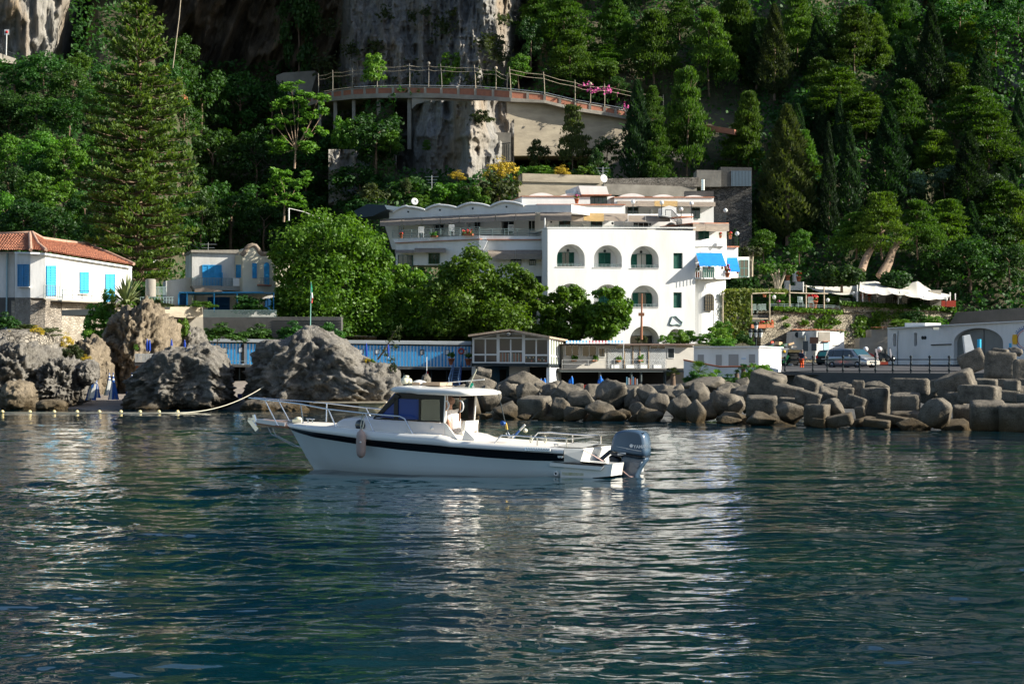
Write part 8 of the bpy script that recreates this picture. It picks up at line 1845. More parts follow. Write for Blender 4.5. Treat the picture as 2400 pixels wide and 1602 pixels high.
def cars():
 silver=mat('silver_car_paint',(.42,.44,.46),.25,metal=.6,coat=.6);dkgreen=mat('dark_green_car_paint',(.012,.03,.035),.2,coat=.7)
 Pm=[(-.5,.22,.55,.60,.90),(-.485,.14,.58,.88,.96),(-.42,.12,.60,.99,1.0),(-.1,.11,.60,1.03,1.0),(.12,.11,.60,.98,1.0),(.26,.12,.60,.72,1.0),(.34,.13,.58,.64,1.0),(.45,.14,.48,.52,.95),(.5,.18,.40,.42,.84)]
 Wn=[((-.44,-.41),(-.30,-.29),.64,.64,.90,.93),((-.28,-.27),(-.06,-.06),.64,.64,.93,.95),((-.04,-.04),(.14,.10),.64,.64,.95,.93),((.155,.115),(.22,.13),.64,.64,.92,.88)]
 root,T=car(tuple(at(1998,864,166)),math.radians(-52),4.5,1.85,1.62,Pm,Wn,silver,'silver people carrier parked nose forward behind the quay railing')
 m=MB();P=[T(.28,-.42,.66),T(.28,.42,.66),T(.135,.34,.97),T(.135,-.34,.97)];n=(P[1]-P[0]).cross(P[3]-P[0]).normalized();n=n if n.z>0 else -n;m.hexa([p+n*.0 for p in P],[p+n*.03 for p in P]);m.build('windscreen',mat('windscreen_glass',(.02,.07,.09),.05,spec=.8),root)
 for s in (-1,1):
  m=MB();P=[T(.492,.30*s,.42),T(.455,.44*s,.44),T(.44,.44*s,.52),T(.475,.30*s,.49)];nn_=Vector((.03,-.03,0));m.hexa(P,[p+nn_ for p in P]);m.build('headlight',mat('headlamp_glass',(.75,.78,.8),.1),root)
  m=MB();m.cbox(T(.13,.55*s,.66),.12,.2,.16);m.build('wing_mirror',silver,root)
 m=MB();P=[T(.505,-.2,.30),T(.505,.2,.30),T(.50,.2,.37),T(.50,-.2,.37)];nn_=Vector((.03,-.03,0));m.hexa(P,[p+nn_ for p in P]);m.build('grille',iron,root)
 m=MB();P=[T(.51,-.12,.2),T(.51,.12,.2),T(.51,.12,.26),T(.51,-.12,.26)];m.hexa(P,[p+nn_ for p in P]);m.build('number_plate',white_frame,root)
 Pe=[(-.5,.25,.55,.58,.92),(-.48,.16,.58,.80,.97),(-.42,.14,.60,.96,1.0),(-.1,.12,.62,1.0,1.0),(.1,.12,.62,.97,1.0),(.22,.13,.62,.70,1.0),(.42,.14,.55,.58,.95),(.5,.2,.42,.45,.86)]
 root,T=car(tuple(at(1955,858,177)),math.radians(60),4.4,1.72,1.42,Pe,Wn,dkgreen,'dark green estate car seen from behind, left of the silver people carrier')
 m=MB();P=[T(-.497,-.36,.62),T(-.497,.36,.62),T(-.465,.30,.86),T(-.465,-.30,.86)];nn_=Vector((-.01,-.03,0));m.hexa(P,[p+nn_ for p in P]);m.build('rear_window',mat('greenish_rear_glass',(.05,.30,.25),.08,spec=.8),root)
 for s in (-1,1): m=MB();m.cbox(T(-.5,.43*s,.56),.16,.16,.22);m.build('tail_light',red_m,root)
 m=MB();m.cbox(T(-.52,0,.42),.5,.06,.12);m.build('number_plate',white_frame,root)
 P_=Pc;Q=Plane(1780,172,1885,172);r=thing('garbage_truck','small white garbage truck with open rear and rubbish heaped on top','truck',tuple(Q.pt(1830,862)))
 wh=mat('truck_white',(.60,.60,.58),.5,col2=(.42,.42,.40),vscale=1.5)
 m=MB();Q.poly(m,[P_(565,1080),P_(635,1050),P_(640,1215),P_(565,1215)],-2,0);m.build('cab',wh,r);m=MB();Q.poly(m,[P_(572,1090),P_(605,1068),P_(605,1140),P_(572,1145)],0,.03);m.build('cab_window',mat('greenish_cab_glass',(.12,.25,.16),.1),r)
 m=MB();Q.poly(m,[P_(638,1082),P_(950,1095),P_(900,1255),P_(700,1250),P_(640,1215)],-2.1,.1);m.build('hopper',wh,r)
 m=MB();Q.poly(m,[P_(680,1205),P_(900,1218),P_(897,1228),P_(682,1214)],.1,.13);m.build('orange_stripe',mat('orange_stripe_m',(.6,.28,.04),.6),r)
 for x in (755,885): m=MB();m.lathe(Q.pt(*P_(x,1140),.12),[(0,0),(.13,0),(.13,.02),(0,.02)],10,(0,-1,0));m.build('yellow_emblem',MATS['emblem_yellow'],r)
 m=MB();Q.poly(m,[P_(930,1185),P_(955,1190),P_(905,1290),P_(860,1285)],.1,.3);m.build('green_arm',mat('green_arm_m',(.02,.22,.06),.6),r)
 m=MB();Q.poly(m,[P_(940,1110),P_(1130,1120),P_(1085,1150),P_(940,1150)],-2,.15);m.build('rear_hood',mat('dirty_brown',(.22,.17,.08),.8,var=.3,vscale=3),r)
 m=MB();Q.poly(m,[P_(940,1150),P_(1085,1150),P_(1070,1310),P_(940,1310)],-2,-.5);m.build('open_rear',room_dark,r)
 for i in range(7): m=MB();Q.rect(m,*P_(955+(i%2)*15,1165+i*20),*P_(1050+(i%3)*12,1172+i*20),-.5,0.05);m.build('bin_lifter_bar',mat('dull_metal',(.20,.19,.17),.6),r)
 m=MB();Q.rect(m,*P_(740,1250),*P_(1070,1330),-1.8,-.6);m.build('chassis',iron,r)
 for x in (810,965): lathe_wheel(r,Q.pt(*P_(x,1325),-.2),.42,.3)
 rng=random.Random(3)
 for i,(x,y,w,h,c,nm) in enumerate(((700,1072,60,20,(.04,.25,.10),'green_bag'),(840,1075,70,18,(.03,.22,.09),'green_bag'),(810,1030,60,40,(.55,.38,.22),'cardboard'),(950,1045,80,26,(.58,.40,.24),'cardboard'),(745,1040,28,30,(.45,.48,.45),'white_bag'),(900,1060,40,24,(.55,.55,.52),'white_bag'),(1010,1075,60,22,(.5,.45,.4),'board'),(725,1020,14,34,(.5,.1,.06),'red_rag'),(880,1050,30,30,(.15,.3,.2),'green_bag'),(975,1080,40,26,(.62,.62,.6),'white_bag'))):
  m=MB();c_=Q.pt(*P_(x,y),-.8);s=Q.Y(1830)/F/5.6;m.cbox(c_,w*s,.9,h*s,M=Matrix.Rotation(rng.uniform(-.3,.3),3,'Y')@Matrix.Rotation(rng.uniform(-.5,.5),3,'Z'));o=m.build('rubbish_piece',mat('rubbish_%d'%i,c,.9),r)
 box_at(cO,160,745,413,782,168,'red_crate','flat red orange container between silver car and harbour house',mat('red_orange',(.38,.06,.03),.7),'container',1.5)
 for i,(x,y,lab) in enumerate(((225,740,'white and black scooter, left one beside the silver car'),(330,742,'black scooter lying low before the grey shed'),(390,740,'scooter with white top case next to the harbour house'))):
  c=at(*cO(x,y),170);o=thing('parked_scooter',lab,'scooter',tuple(c),'scooters parked on the quay')
  for dx in (-.55,.55): lathe_wheel(o,c+Vector((dx,0,.2)),.24,.12)
  m=MB();m.hexa([c+Vector(p) for p in ((-.6,-.15,.25),(.5,-.15,.25),(.5,.15,.25),(-.6,.15,.25))],[c+Vector(p) for p in ((-.55,-.12,.75),(.0,-.1,.62),(.0,.1,.62),(-.55,.12,.75))]);m.build('body',iron if i else mat('scooter_red',(.25,.04,.03),.4),o)
  m=MB();m.hexa([c+Vector(p) for p in ((.35,-.15,.3),(.5,-.15,.3),(.5,.15,.3),(.35,.15,.3))],[c+Vector(p) for p in ((.25,-.18,1.0),(.33,-.18,1.05),(.33,.18,1.05),(.25,.18,1.0))]);m.build('leg_shield',white_frame if i!=1 else iron,o)
  MB().tube([c+Vector((.28,-.3,1.08)),c+Vector((.28,.3,1.08))],.02,5).build('handlebar',iron,o)
  if i != 1: MB().ball(c+Vector((-.55,0,1.0)),.22,6).build('top_case',white_frame,o)
cars()
# ================================================================== PEOPLE
def skin(name,V,E_,R,m,parent,sub=2):
 org=ORG[parent.name] if parent is not None else Vector(V[0]);me=bpy.data.meshes.new(name);me.from_pydata([tuple(Vector(v)-org) for v in V],E_,[]);o=bpy.data.objects.new(name,me);_link(o,parent)
 if parent is None: o.location=org
 ORG[o.name]=org
 md=o.modifiers.new('skin','SKIN');md.use_smooth_shade=True
 for i,r in enumerate(R): me.skin_vertices[0].data[i].radius=(r,r) if not isinstance(r,tuple) else r
 me.skin_vertices[0].data[0].use_root=True
 o.modifiers.new('sub','SUBSURF').levels=sub;o.modifiers['sub'].render_levels=sub;me.materials.append(m);return o
skin_m=mat('skin',(.45,.24,.16),.55,var=.08,vscale=5);hair_g=mat('grey_hair',(.16,.13,.11),.9,var=.3,vscale=30)
def person(base,yaw,s,J,label,shirt,trousers,sleeve=.6,hair=hair_g):
 """J: joints in a frame x forward, y left, z up (metres, scale s)"""
 R3=Matrix.Rotation(yaw,3,'Z');T=lambda p: Vector(base)+R3@(Vector(p)*s)
 root=thing('person',label,'person',tuple(base))
 V=[];E_=[];R=[]
 def add(p,r,par=None): V.append(T(p));R.append(tuple(x*s for x in r) if isinstance(r,tuple) else r*s);(E_.append((par,len(V)-1)) if par is not None else None);return len(V)-1
 pel=add(J['pelvis'],.12);ch=add(J['chest'],(.13,.10),pel);nk=add(J['neck'],.062,ch);hd=add(tuple(Vector(J['head'])+Vector((.01,0,-.03))),.098,nk);tp=add(tuple(Vector(J['head'])+Vector((-.01,0,.06))),.105,hd)
 for sd in ('l','r'):
  k=1 if sd == 'l' else -1
  MB().ball(T(tuple(Vector(J['head'])+Vector((-.01,.092*k,.02)))),.028*s,6).build('ear',skin_m,root)
  sh=add(J['sh'+sd],.062,ch);el=add(J['el'+sd],.043,sh);wr=add(J['wr'+sd],.028,el);d=(Vector(J['wr'+sd])-Vector(J['el'+sd])).normalized();pm=add(tuple(Vector(J['wr'+sd])+d*.07),.036,wr)
  q=d.cross(Vector((1,0,0.01))).normalized()
  for f in range(4):
   b=Vector(J['wr'+sd])+d*.10+q*(f-1.5)*.022;a=add(tuple(b+d*.03),.0095,pm);add(tuple(b+d*(.065-.008*abs(f-1.3))+Vector((.02,0,0))),.008,a)
  a=add(tuple(Vector(J['wr'+sd])+d*.05+q*.05+Vector((.015,0,0))),.011,pm);add(tuple(Vector(J['wr'+sd])+d*.085+q*.065+Vector((.02,0,0))),.009,a)
  hp=add(J['hip'+sd],.095,pel);kn=add(J['kn'+sd],.062,hp);an=add(J['an'+sd],.042,kn);add(tuple(Vector(J['an'+sd])+Vector((.17,0,-.03))),.036,an)
 skin('body',V,E_,R,skin_m,root)
 MB().ball(T(tuple(Vector(J['head'])+Vector((.095,0,.02)))),.022*s,6).build('nose',skin_m,root)
 for k in (-1,1): MB().ball(T(tuple(Vector(J['head'])+Vector((.082,.032*k,.05)))),.012*s,6).build('eye',hair,root)
 def cl(nm,pts,eds,rad,m): skin(nm,[T(p) for p in pts],eds,[tuple(x*s for x in r) if isinstance(r,tuple) else r*s for r in rad],m,root)
 L=lambda a,b,t: tuple(Vector(J[a]).lerp(Vector(J[b]),t))
 cl('shirt',[J['chest'],J['pelvis'],J['shl'],L('shl','ell',sleeve),J['shr'],L('shr','elr',sleeve)],[(0,1),(0,2),(2,3),(0,4),(4,5)],[(.22,.17),.17,.11,.085,.11,.085],shirt)
 cl('trousers',[J['pelvis'],J['hipl'],J['knl'],L('knl','anl',.85),J['hipr'],J['knr'],L('knr','anr',.85)],[(0,1),(1,2),(2,3),(0,4),(4,5),(5,6)],[.155,.115,.085,.08,.115,.085,.08],trousers)
 MB().ball(T(tuple(Vector(J['head'])+Vector((-.03,0,.065)))),.118*s,8,.86).build('hair',hair,root)
 return root
J=dict(pelvis=(0,0,.95),chest=(.02,0,1.30),neck=(.03,0,1.50),head=(.05,0,1.66),shl=(.0,.2,1.42),ell=(.05,.26,1.14),wrl=(.22,.2,1.0),shr=(.0,-.2,1.42),elr=(.08,-.27,1.15),wrr=(.30,-.22,1.12),hipl=(0,.10,.90),knl=(.03,.12,.5),anl=(.0,.13,.09),hipr=(0,-.10,.90),knr=(.0,-.14,.5),anr=(-.05,-.17,.09))
person(at(1879,867.5,166),math.radians(40),.93,J,'worker in dark top and orange high visibility trousers behind the garbage truck',mat('dark_jacket',(.02,.025,.05),.8),mat('orange_trousers',(.75,.10,.02),.7,emit=None),.95)
# ================================================================== MOTOR BOAT
TH=math.radians(22);BA=Vector((-math.cos(TH),math.sin(TH)));BN=Vector((-math.sin(TH),-math.cos(TH)));B0=Vector((-4.39,45.3))
def bp(u,v,y=0.0):
 """place at picture position on the boat's vertical plane y metres to the camera side of its centreline"""
 p=B0+BN*y;k=(u-CX)/F;t=(k*p.y-p.x)/(BA.x-k*BA.y);Y=p.y+t*BA.y;return at(u,v,Y)
def mi(P): d=(Vector((P.x,P.y))-B0).dot(BN);return Vector((P.x-2*d*BN.x,P.y-2*d*BN.y,P.z))
def sy(P,y): d=(Vector((P.x,P.y))-B0).dot(BN);return Vector((P.x+(y-d)*BN.x,P.y+(y-d)*BN.y,P.z))
bG=lambda x,y,l=0.0: bp(*cG(x,y),l)
bH=lambda x,y,l=0.0: bp(*cH(x,y),l)
bN=lambda x,y,l=0.0: bp(*cN(x,y),l)
gel=mat('white_gelcoat',(.78,.77,.73),.22,spec=.5,coat=.3,col2=(.74,.73,.70),vscale=.8);hullm=mat('hull_gelcoat',(.70,.76,.76),.18,coat=.5,col2=(.66,.72,.71),vscale=.5)
stripe=mat('black_stripe',(.006,.007,.010),.3,coat=.15);eng=mat('engine_blue_grey',(.055,.095,.15),.25,coat=.5);eng_d=mat('engine_dark',(.02,.028,.04),.4);cream=mat('cream_plastic',(.62,.60,.45),.5);tanm=mat('tan_cushion',(.46,.33,.22),.8)
boat=thing('motor_boat','white cabin motor boat with black stripe and outboard engine, alone on the water','boat',tuple(bp(1020,1115,0)))
U=[672,685,700,735,790,860,940,1030,1056,1130,1230,1322]
I=lambda k: (lambda u: float(np.interp(u,U,k)))
vD=[992,993,994,997,1002,1009,1016,1021,1032,1038,1045,1050];v1=[999,1002,1005,1012,1019,1029,1036,1043,1046,1051,1057,1063];v2=[1001,1008,1014,1024,1033,1044,1054,1062,1064,1071,1078,1081]
vC=[1003,1030,1060,1097,1103,1108,1113,1117,1118,1120,1121,1121];hb=[.02,.25,.46,.76,1.02,1.17,1.22,1.23,1.23,1.22,1.20,1.15];h2=[.015,.18,.34,.62,.90,1.08,1.15,1.17,1.17,1.16,1.14,1.09];hc=[.0,.01,.02,.02,.42,.80,.97,1.0,1.0,1.0,.99,.97]
def strip(name,rows,m,y_sm=True,close=False):
 """rows: list of functions station -> point; near side and its mirror image"""
 mb=MB();n=44;us_=np.concatenate([np.linspace(672,790,18)[:-1],np.linspace(790,1322,27)]);n=len(us_)
 for side in (0,1):
  V=[]
  for u in us_:
   for r in rows: p=r(u);V.append(mi(p) if side else p)
  k=len(rows);mb.add(V,[(i*k+j,(i+1)*k+j,(i+1)*k+j+1,i*k+j+1) if side else (i*k+j,i*k+j+1,(i+1)*k+j+1,(i+1)*k+j) for i in range(n-1) for j in range(k-1)],y_sm)
 return mb.build(name,m,boat)
RK=lambda r: (lambda u: float(np.interp(u,[672,760,900,1322],[672+r,760+r*.72,900+r*.2,1322])))
def row(vk,hk,rk=0):
 def f(u): u=RK(rk)(u);return bp(u,I(vk)(u),I(hk)(u))
 return f
def mix(a,b,t,dy=0):
 def f(u): p,q=a(u),b(u);r=p.lerp(q,t);return sy(r,(Vector((r.x,r.y))-B0).dot(BN)+dy)
 return f
rD,r1,r2,rC=row(vD,hb),row(v1,hb,6),row(v2,h2,10),row(vC,hc,62)
rK=lambda u: (lambda p: Vector((p.x,p.y,-.35)))(sy(rC(u)-BA.to_3d()*float(np.interp(u,[672,760],[.22,0])),I(hc)(u)*.55))
strip('hull',[r2,mix(r2,rC,.25,.0),mix(r2,rC,.5,.015),mix(r2,rC,.75,.02),rC,rK],hullm)
strip('black_stripe',[mix(r1,r1,0,-.004),r2],stripe)
strip('gunwale',[lambda u: sy(rD(u),max(0,I(hb)(u)-.10)),lambda u: rD(u)+Vector((0,0,.0)),mix(rD,r1,.5,.03),mix(r1,r1,0,.035),lambda u: r1(u)+Vector((0,0,-.02))],gel)
strip('rubbing_strake',[mix(r1,r1,0,.045),lambda u: sy(r1(u)+Vector((0,0,-.035)),I(hb)(u)+.045),lambda u: sy(r1(u)+Vector((0,0,-.045)),I(hb)(u))],stripe)
mb=MB();us_=np.linspace(672,1322,40);V=[]
for u in us_: p=sy(rD(u),max(0,I(hb)(u)-.10));V += [p,sy(p,0)+Vector((0,0,.05)),mi(p)]
mb.add(V,[(i*3+j,i*3+j+1,(i+1)*3+j+1,(i+1)*3+j) for i in range(39) for j in (0,1)],True);mb.build('deck',mat('warm_white_deck',(.74,.68,.60),.6),boat)
a=[rD(1322),r1(1322)+Vector((0,0,0)),r2(1322),rC(1322)];aft=Vector((-BA.x,-BA.y,0))
tt=[bH(1475,770,1.0),bH(1480,790,1.0),bH(1450,905,1.0),bH(1440,930,.97)]
mb=MB();
for s in (0,1):
 f=mi if s else (lambda p: p);A=[f(p) for p in a];T_=[f(p) for p in tt];mb.add(A+T_,[(i,i+1,i+5,i+4) for i in range(3)])
mb.quad(tt[0],tt[1],mi(tt[1]),mi(tt[0]));mb.quad(tt[1],tt[2],mi(tt[2]),mi(tt[1]));mb.quad(tt[2],tt[3],mi(tt[3]),mi(tt[2]));mb.quad(a[0],tt[0],mi(tt[0]),mi(a[0]));mb.build('transom',gel,boat)
mb=MB();q0,q1=sy(rD(1300),1.08)+Vector((0,0,.02)),tt[0]+Vector((0,0,.015));c0,c1=sy(q0,0)+Vector((0,0,.05)),sy(q1,0)+Vector((0,0,.04));mb.quad(q0,q1,c1,c0);mb.quad(mi(q0),c0,c1,mi(q1));mb.build('aft_deck',gel,boat)
def prism_side(name,pts,y0,y1,m,both=True):
 """pts placed on the plane y0 (near), extruded to y1"""
 mb=MB();P=[bp(u,v,y0) for u,v in pts];Q=[sy(p,y1) for p in P];mb.hexa(Q,P)
 if both: m2=MB();m2.hexa([mi(p) for p in P],[mi(p) for p in Q]);m2.build(name,m,boat)
 return mb.build(name,m,boat)
H_=cH
prism_side('swim_sponson',[H_(1100,908),H_(1680,950),H_(1790,930),H_(1775,1010),H_(1768,1062),H_(1235,1110),H_(1235,1000),H_(1100,950)],1.05,.35,gel)
prism_side('sponson_trim',[H_(1105,902),H_(1682,948),H_(1682,960),H_(1105,912)],1.10,1.0,stripe,False);prism_side('spray_rail',[H_(1120,925),H_(1690,962),H_(1660,1000),H_(1255,965),H_(1120,955)],1.12,1.04,gel,False)
prism_side('algae_line',[H_(1250,1018),H_(1480,1030),H_(1480,1058),H_(1250,1052)],1.055,1.04,mat('algae_stain',(.42,.40,.18),.6,col2=(.70,.69,.60),vscale=6),False)
mb=MB();P=[bH(1400,900,1.0),bH(1760,935,1.0)];mb.quad(P[0],P[1],mi(P[1]),mi(P[0]));mb.build('swim_platform',gel,boat)
def loft(name,secs,m,sm=True):
 """secs: list of (u, v_base, y_base, v_top, y_top): near side rows; top crowned to the centre"""
 mb=MB();V=[]
 for (u,vb,yb,vt,yt) in secs:
  b=bp(u,vb,yb);t=sy(b,yt);t.z=H+(HZ-vt)*t.y/F;k=b.lerp(t,.8);k=sy(k,yb*.35+yt*.65+.03);c=sy(t,0)+Vector((0,0,.05));V += [b,k,t,c,mi(t),mi(k),mi(b)]
 n=len(secs);mb.add(V,[(i*7+j,i*7+j+1,(i+1)*7+j+1,(i+1)*7+j) for i in range(n-1) for j in range(6)],sm);mb.add(V[:7],[tuple(range(7))]);mb.add(V[-7:],[tuple(range(7))[::-1]]);return mb.build(name,m,boat)
g=lambda x,y: cG(x,y)
loft('coachroof',[(g(975,0)[0],g(0,605)[1],.62,g(0,585)[1],.55),(g(1010,0)[0],g(0,610)[1],.68,g(0,545)[1],.60),(g(1050,0)[0],g(0,615)[1],.72,g(0,528)[1],.66),(g(1350,0)[0],g(0,645)[1],.86,g(0,528)[1],.80),(g(1600,0)[0],g(0,668)[1],.90,g(0,545)[1],.86),(g(1720,0)[0],g(0,677)[1],.90,g(0,550)[1],.86)],mat('coach_gelcoat',(.76,.70,.66),.25,coat=.3))
prism_side('cabin_side',[g(1720,550),g(2090,572),g(2090,707),g(1720,678)],.92,.86,MATS['coach_gelcoat']);prism_side('cockpit_coaming',[g(2085,560),g(2118,590),g(2240,752),g(2060,725)],.90,.84,gel,False);prism_side('cockpit_coaming_aft',[H_(225,570),H_(322,665),H_(322,690),H_(190,690)],.90,.84,gel,False)
prism_side('rail_plinth',[g(990,612),g(2045,690),g(2060,712),g(990,628)],1.02,.9,gel)
wh=stripe;fr=[]
prism_side('wheelhouse_sill',[g(1370,518),g(2095,552),g(2095,566),g(1375,530)],.80,.74,wh);prism_side('wheelhouse_head',[g(1600,262),g(2112,280),g(2112,328),g(1610,322),g(1570,300)],.74,.68,wh)
prism_side('window_pillar',[g(1365,522),g(1600,265),g(1640,300),g(1430,500)],.79,.70,wh);prism_side('window_pillar',[g(1582,310),g(1622,322),g(1622,540),g(1578,530)],.79,.73,wh);prism_side('window_pillar',[g(1832,330),g(1845,330),g(1842,540),g(1830,540)],.80,.74,wh);prism_side('window_pillar',[g(2048,320),g(2112,300),g(2096,562),g(2050,555)],.80,.72,wh)
bluegl=mat('blue_tinted_window',(.004,.05,.24),.15,spec=.4)
prism_side('quarter_window',[g(1440,505),g(1585,345),g(1580,522)],.765,.755,bluegl);prism_side('side_window',[g(1622,322),g(1832,328),g(1832,535),g(1622,530)],.765,.755,bluegl)
clear=bpy.data.materials.new('clear_tinted_pane');clear.use_nodes=True;nt=clear.node_tree;tb=nt.nodes.new('ShaderNodeBsdfTransparent');tb.inputs[0].default_value=(.62,.66,.66,1);gb=nt.nodes.new('ShaderNodeBsdfGlossy');gb.inputs['Roughness'].default_value=.03;ms=nt.nodes.new('ShaderNodeMixShader');ms.inputs[0].default_value=.12
nt.links.new(tb.outputs[0],ms.inputs[1]);nt.links.new(gb.outputs[0],ms.inputs[2]);nt.links.new(ms.outputs[0],nt.nodes['Material Output'].inputs[0])
prism_side('sliding_window',[g(1845,330),g(2048,330),g(2048,545),g(1845,538)],.765,.755,clear)
mb=MB();p,q=bp(*g(1395,515),.74),bp(*g(1598,270),.66);mb.hexa([mi(p),p,q,mi(q)],[x+Vector((BA.x*.02,BA.y*.02,.02)) for x in (mi(p),p,q,mi(q))]);mb.build('windscreen',bluegl,boat)
mb=MB();p,q=bp(*g(1830,560),.70),bp(*g(1830,330),.66);c1=[sy(p,.70),sy(q,.66),sy(q,-.66),sy(p,-.70)];mb.hexa(c1,[x+Vector((BA.x*.03,BA.y*.03,0)) for x in c1]);mb.build('cabin_bulkhead',mat('dim_interior',(.05,.07,.06),.8),boat)
prism_side('rear_post',[g(2095,290),g(2125,290),g(2105,560),g(2088,560)],.80,.76,gel)
def roofp(name,secs,m):
 mb=MB();V=[]
 for (u,vt,vb,y) in secs:
  t=bp(u,vt,y);b=sy(t,y);b.z=H+(HZ-vb)*b.y/F;e=t.lerp(b,.45);e=sy(e,y+.03);ct=sy(t,0)+Vector((0,0,.04));cb=sy(b,0);ti=sy(t,y-.08)+Vector((0,0,.012));V += [b,e,t,ti,ct,mi(ti),mi(t),mi(e),mi(b),cb]
 n=len(secs);mb.add(V,[(i*10+j,i*10+(j+1)%10,(i+1)*10+(j+1)%10,(i+1)*10+j) for i in range(n-1) for j in range(10)],True);mb.add(V[:10],[tuple(range(10))]);mb.add(V[-10:],[tuple(range(10))[::-1]]);return mb.build(name,m,boat)
n_=lambda x,y: cN(x,y)
roofp('cabin_roof',[(g(1546,0)[0],g(0,226)[1],g(0,236)[1],.60),(g(1565,0)[0],g(0,208)[1],g(0,250)[1],.80),(g(1610,0)[0],g(0,200)[1],g(0,258)[1],.90),(g(1750,0)[0],g(0,202)[1],g(0,263)[1],.93),(n_(0,0)[0],n_(0,845)[1],n_(0,935)[1],.94),(n_(400,0)[0],n_(0,860)[1],n_(0,955)[1],.94),(n_(640,0)[0],n_(0,872)[1],n_(0,965)[1],.92),(n_(800,0)[0],n_(0,905)[1],n_(0,958)[1],.84),(n_(905,0)[0],n_(0,938)[1],n_(0,948)[1],.55)],gel)
def tube_b(name,runs,r,m,n=6):
 mb=MB()
 for R_ in runs: mb.tube(R_,r,n)
 return mb.build(name,m,boat)
brown=mat('teak_brown',(.30,.14,.07),.5)
for x0,y0,x1,y1 in ((424,955,430,1190),(640,980,632,1350)): tube_b('roof_post',[[bN(x0,y0,.80),bN(x1,y1,.82)]],.022,brown)
tube_b('roof_post',[[bN(415,955,.86),bN(396,1360,.86)]],.018,gel)
for cx,x,y,ry in ((425,470,1105,66),(640,690,1120,85)): tube_b('grab_ring',[[bN(cx+(x-cx)*math.sin(PI*t),y-ry*math.cos(PI*t),.82) for t in np.linspace(0.0,1,12)]],.017,gel)
b=bG(1705,200,.35);MB().lathe(b,[(.09,0),(.09,.02),(.05,.05)],10).build('horn_base',iron,boat);mb=MB();mb.ball(b+Vector((-.03,0,.13)),.085,7);mb.ball(b+Vector((.06,.05,.12)),.07,7);mb.lathe(b+Vector((0,0,.18)),[(.04,0),(.065,.03),(.06,.06),(.0,.07)],8);mb.build('searchlight',cream,boat)
b=bG(1838,170,.1);MB().lathe(b,[(.19,-.01),(.19,.02),(.12,.06),(.04,.085),(0,.09)],16).build('dome_antenna',gel,boat)
for x0,x1 in ((1765,1840),(1870,2050)):
 p,q=bG(x0,188,.3),bG(x1,190,.3);mb=MB();P4_=[sy(p,.30),sy(q,.30),sy(q,-.35),sy(p,-.35)];mb.hexa(P4_,[x+Vector((0,0,.07)) for x in P4_]);mb.build('roof_cushion',tanm,boat)
tube_b('antenna_pole',[[bG(2040,162,-.2),bH(430,40,.2)]],.012,gel);tube_b('whip_antenna',[[bG(1680,190,-.3),bG(1681,60,-.3)]],.006,iron,4)
fs=thing('stern_flag','small green and white flag on a slanting stick at the back of the cabin roof','flag',tuple(bN(765,850,.3)))
MB().tube([bN(765,850,.3),bN(895,555,.3)],.014,5).build('stick',cream,fs)
for i,(pts,c) in enumerate((([(800,770),(830,752),(850,790),(790,850)],(.02,.40,.25)),([(830,752),(850,780),(860,830),(840,870),(815,800)],(.7,.7,.66)),([(770,850),(830,835),(862,880),(800,868)],(.02,.38,.24)))):
 mb=MB();mb.add([bN(x,y,.3-.03*i) for x,y in pts],[tuple(range(len(pts)))]);mb.build('cloth',mat('flag_cloth_%d'%i,c,.8),fs)
near=[(100,312,.12),(260,333,.30),(440,352,.45),(620,375,.62),(910,428,.92),(1250,466,1.04),(1400,482,1.06),(1640,500,1.08),(1690,525,1.08),(1775,685,1.08)]
tube_b('bow_rail',[[bG(x,y,l) for x,y,l in near],[mi(bG(x,y,l)) for x,y,l in near]],.017,steel)
for x0,y0,l0,x1,y1,l1 in ((265,336,.30,395,592,.32),(630,376,.62,655,570,.55),(912,430,.92,990,612,.95),(1290,470,1.04,1372,652,1.08)):
 p,q=bG(x0,y0,l0),bG(x1,y1,l1);tube_b('rail_stanchion',[[p,q]],.014,steel);tube_b('rail_stanchion',[[mi(p),mi(q)]],.014,steel);c=MB();c.lathe(q,[(.035,0),(.03,.012),(0,.015)],8);c.build('stanchion_foot',steel,boat)
mb=MB();P_=[bG(175,566,.16),bG(510,606,.2)];Q_=[P_[0]+Vector((0,0,-.03)),P_[1]+Vector((0,0,-.05))];mb.hexa([mi(P_[0]),P_[0],P_[1],mi(P_[1])],[mi(Q_[0]),Q_[0],Q_[1],mi(Q_[1])]);mb.build('bow_platform',brown,boat)
mb=MB();p,q=bG(180,545,.16),bG(470,590,.18);mb.bar(p,q,.02,.09);mb.bar(mi(p),mi(q),.02,.09);mb.build('platform_side',gel,boat)
mb=MB();mb.bar(bG(105,530,0),bG(190,640,0),.05,.10);mb.bar(bG(150,485,0),bG(172,560,0),.06,.05);mb.add([bG(170,590,.14),bG(215,600,-.14),bG(228,655,0)],[(0,1,2)]);mb.bar(bG(100,528,0),bG(160,528,0),.05,.05);mb.build('anchor',steel,boat)
tube_b('bobstay',[[bG(298,615,.1),bG(330,680,.08),bG(560,805,.02),bG(640,812,0)],[bG(345,620,-.1),bG(375,690,-.08),bG(590,800,-.02),bG(640,812,0)]],.008,steel,5)
b=bG(595,560,0);mb=MB();mb.cbox(b+Vector((0,0,.03)),.2,.22,.06);mb.lathe(b+Vector((.02,0,.05)),[(.08,0),(.09,.03),(.05,.06),(0,.07)],10);mb.build('windlass',cream,boat)
tube_b('anchor_chain',[[bG(200,530,0),bG(420,540,0),bG(560,545,0)]],.012,steel,5)
for x,y in ((705,548),(750,552)): mb=MB();b=bG(x,y,.1);mb.cbox(b,.03,.03,.08);mb.tube([b+Vector((-.05,0,.05)),b+Vector((.05,0,.05))],.012,5);mb.build('mooring_cleat',steel,boat)
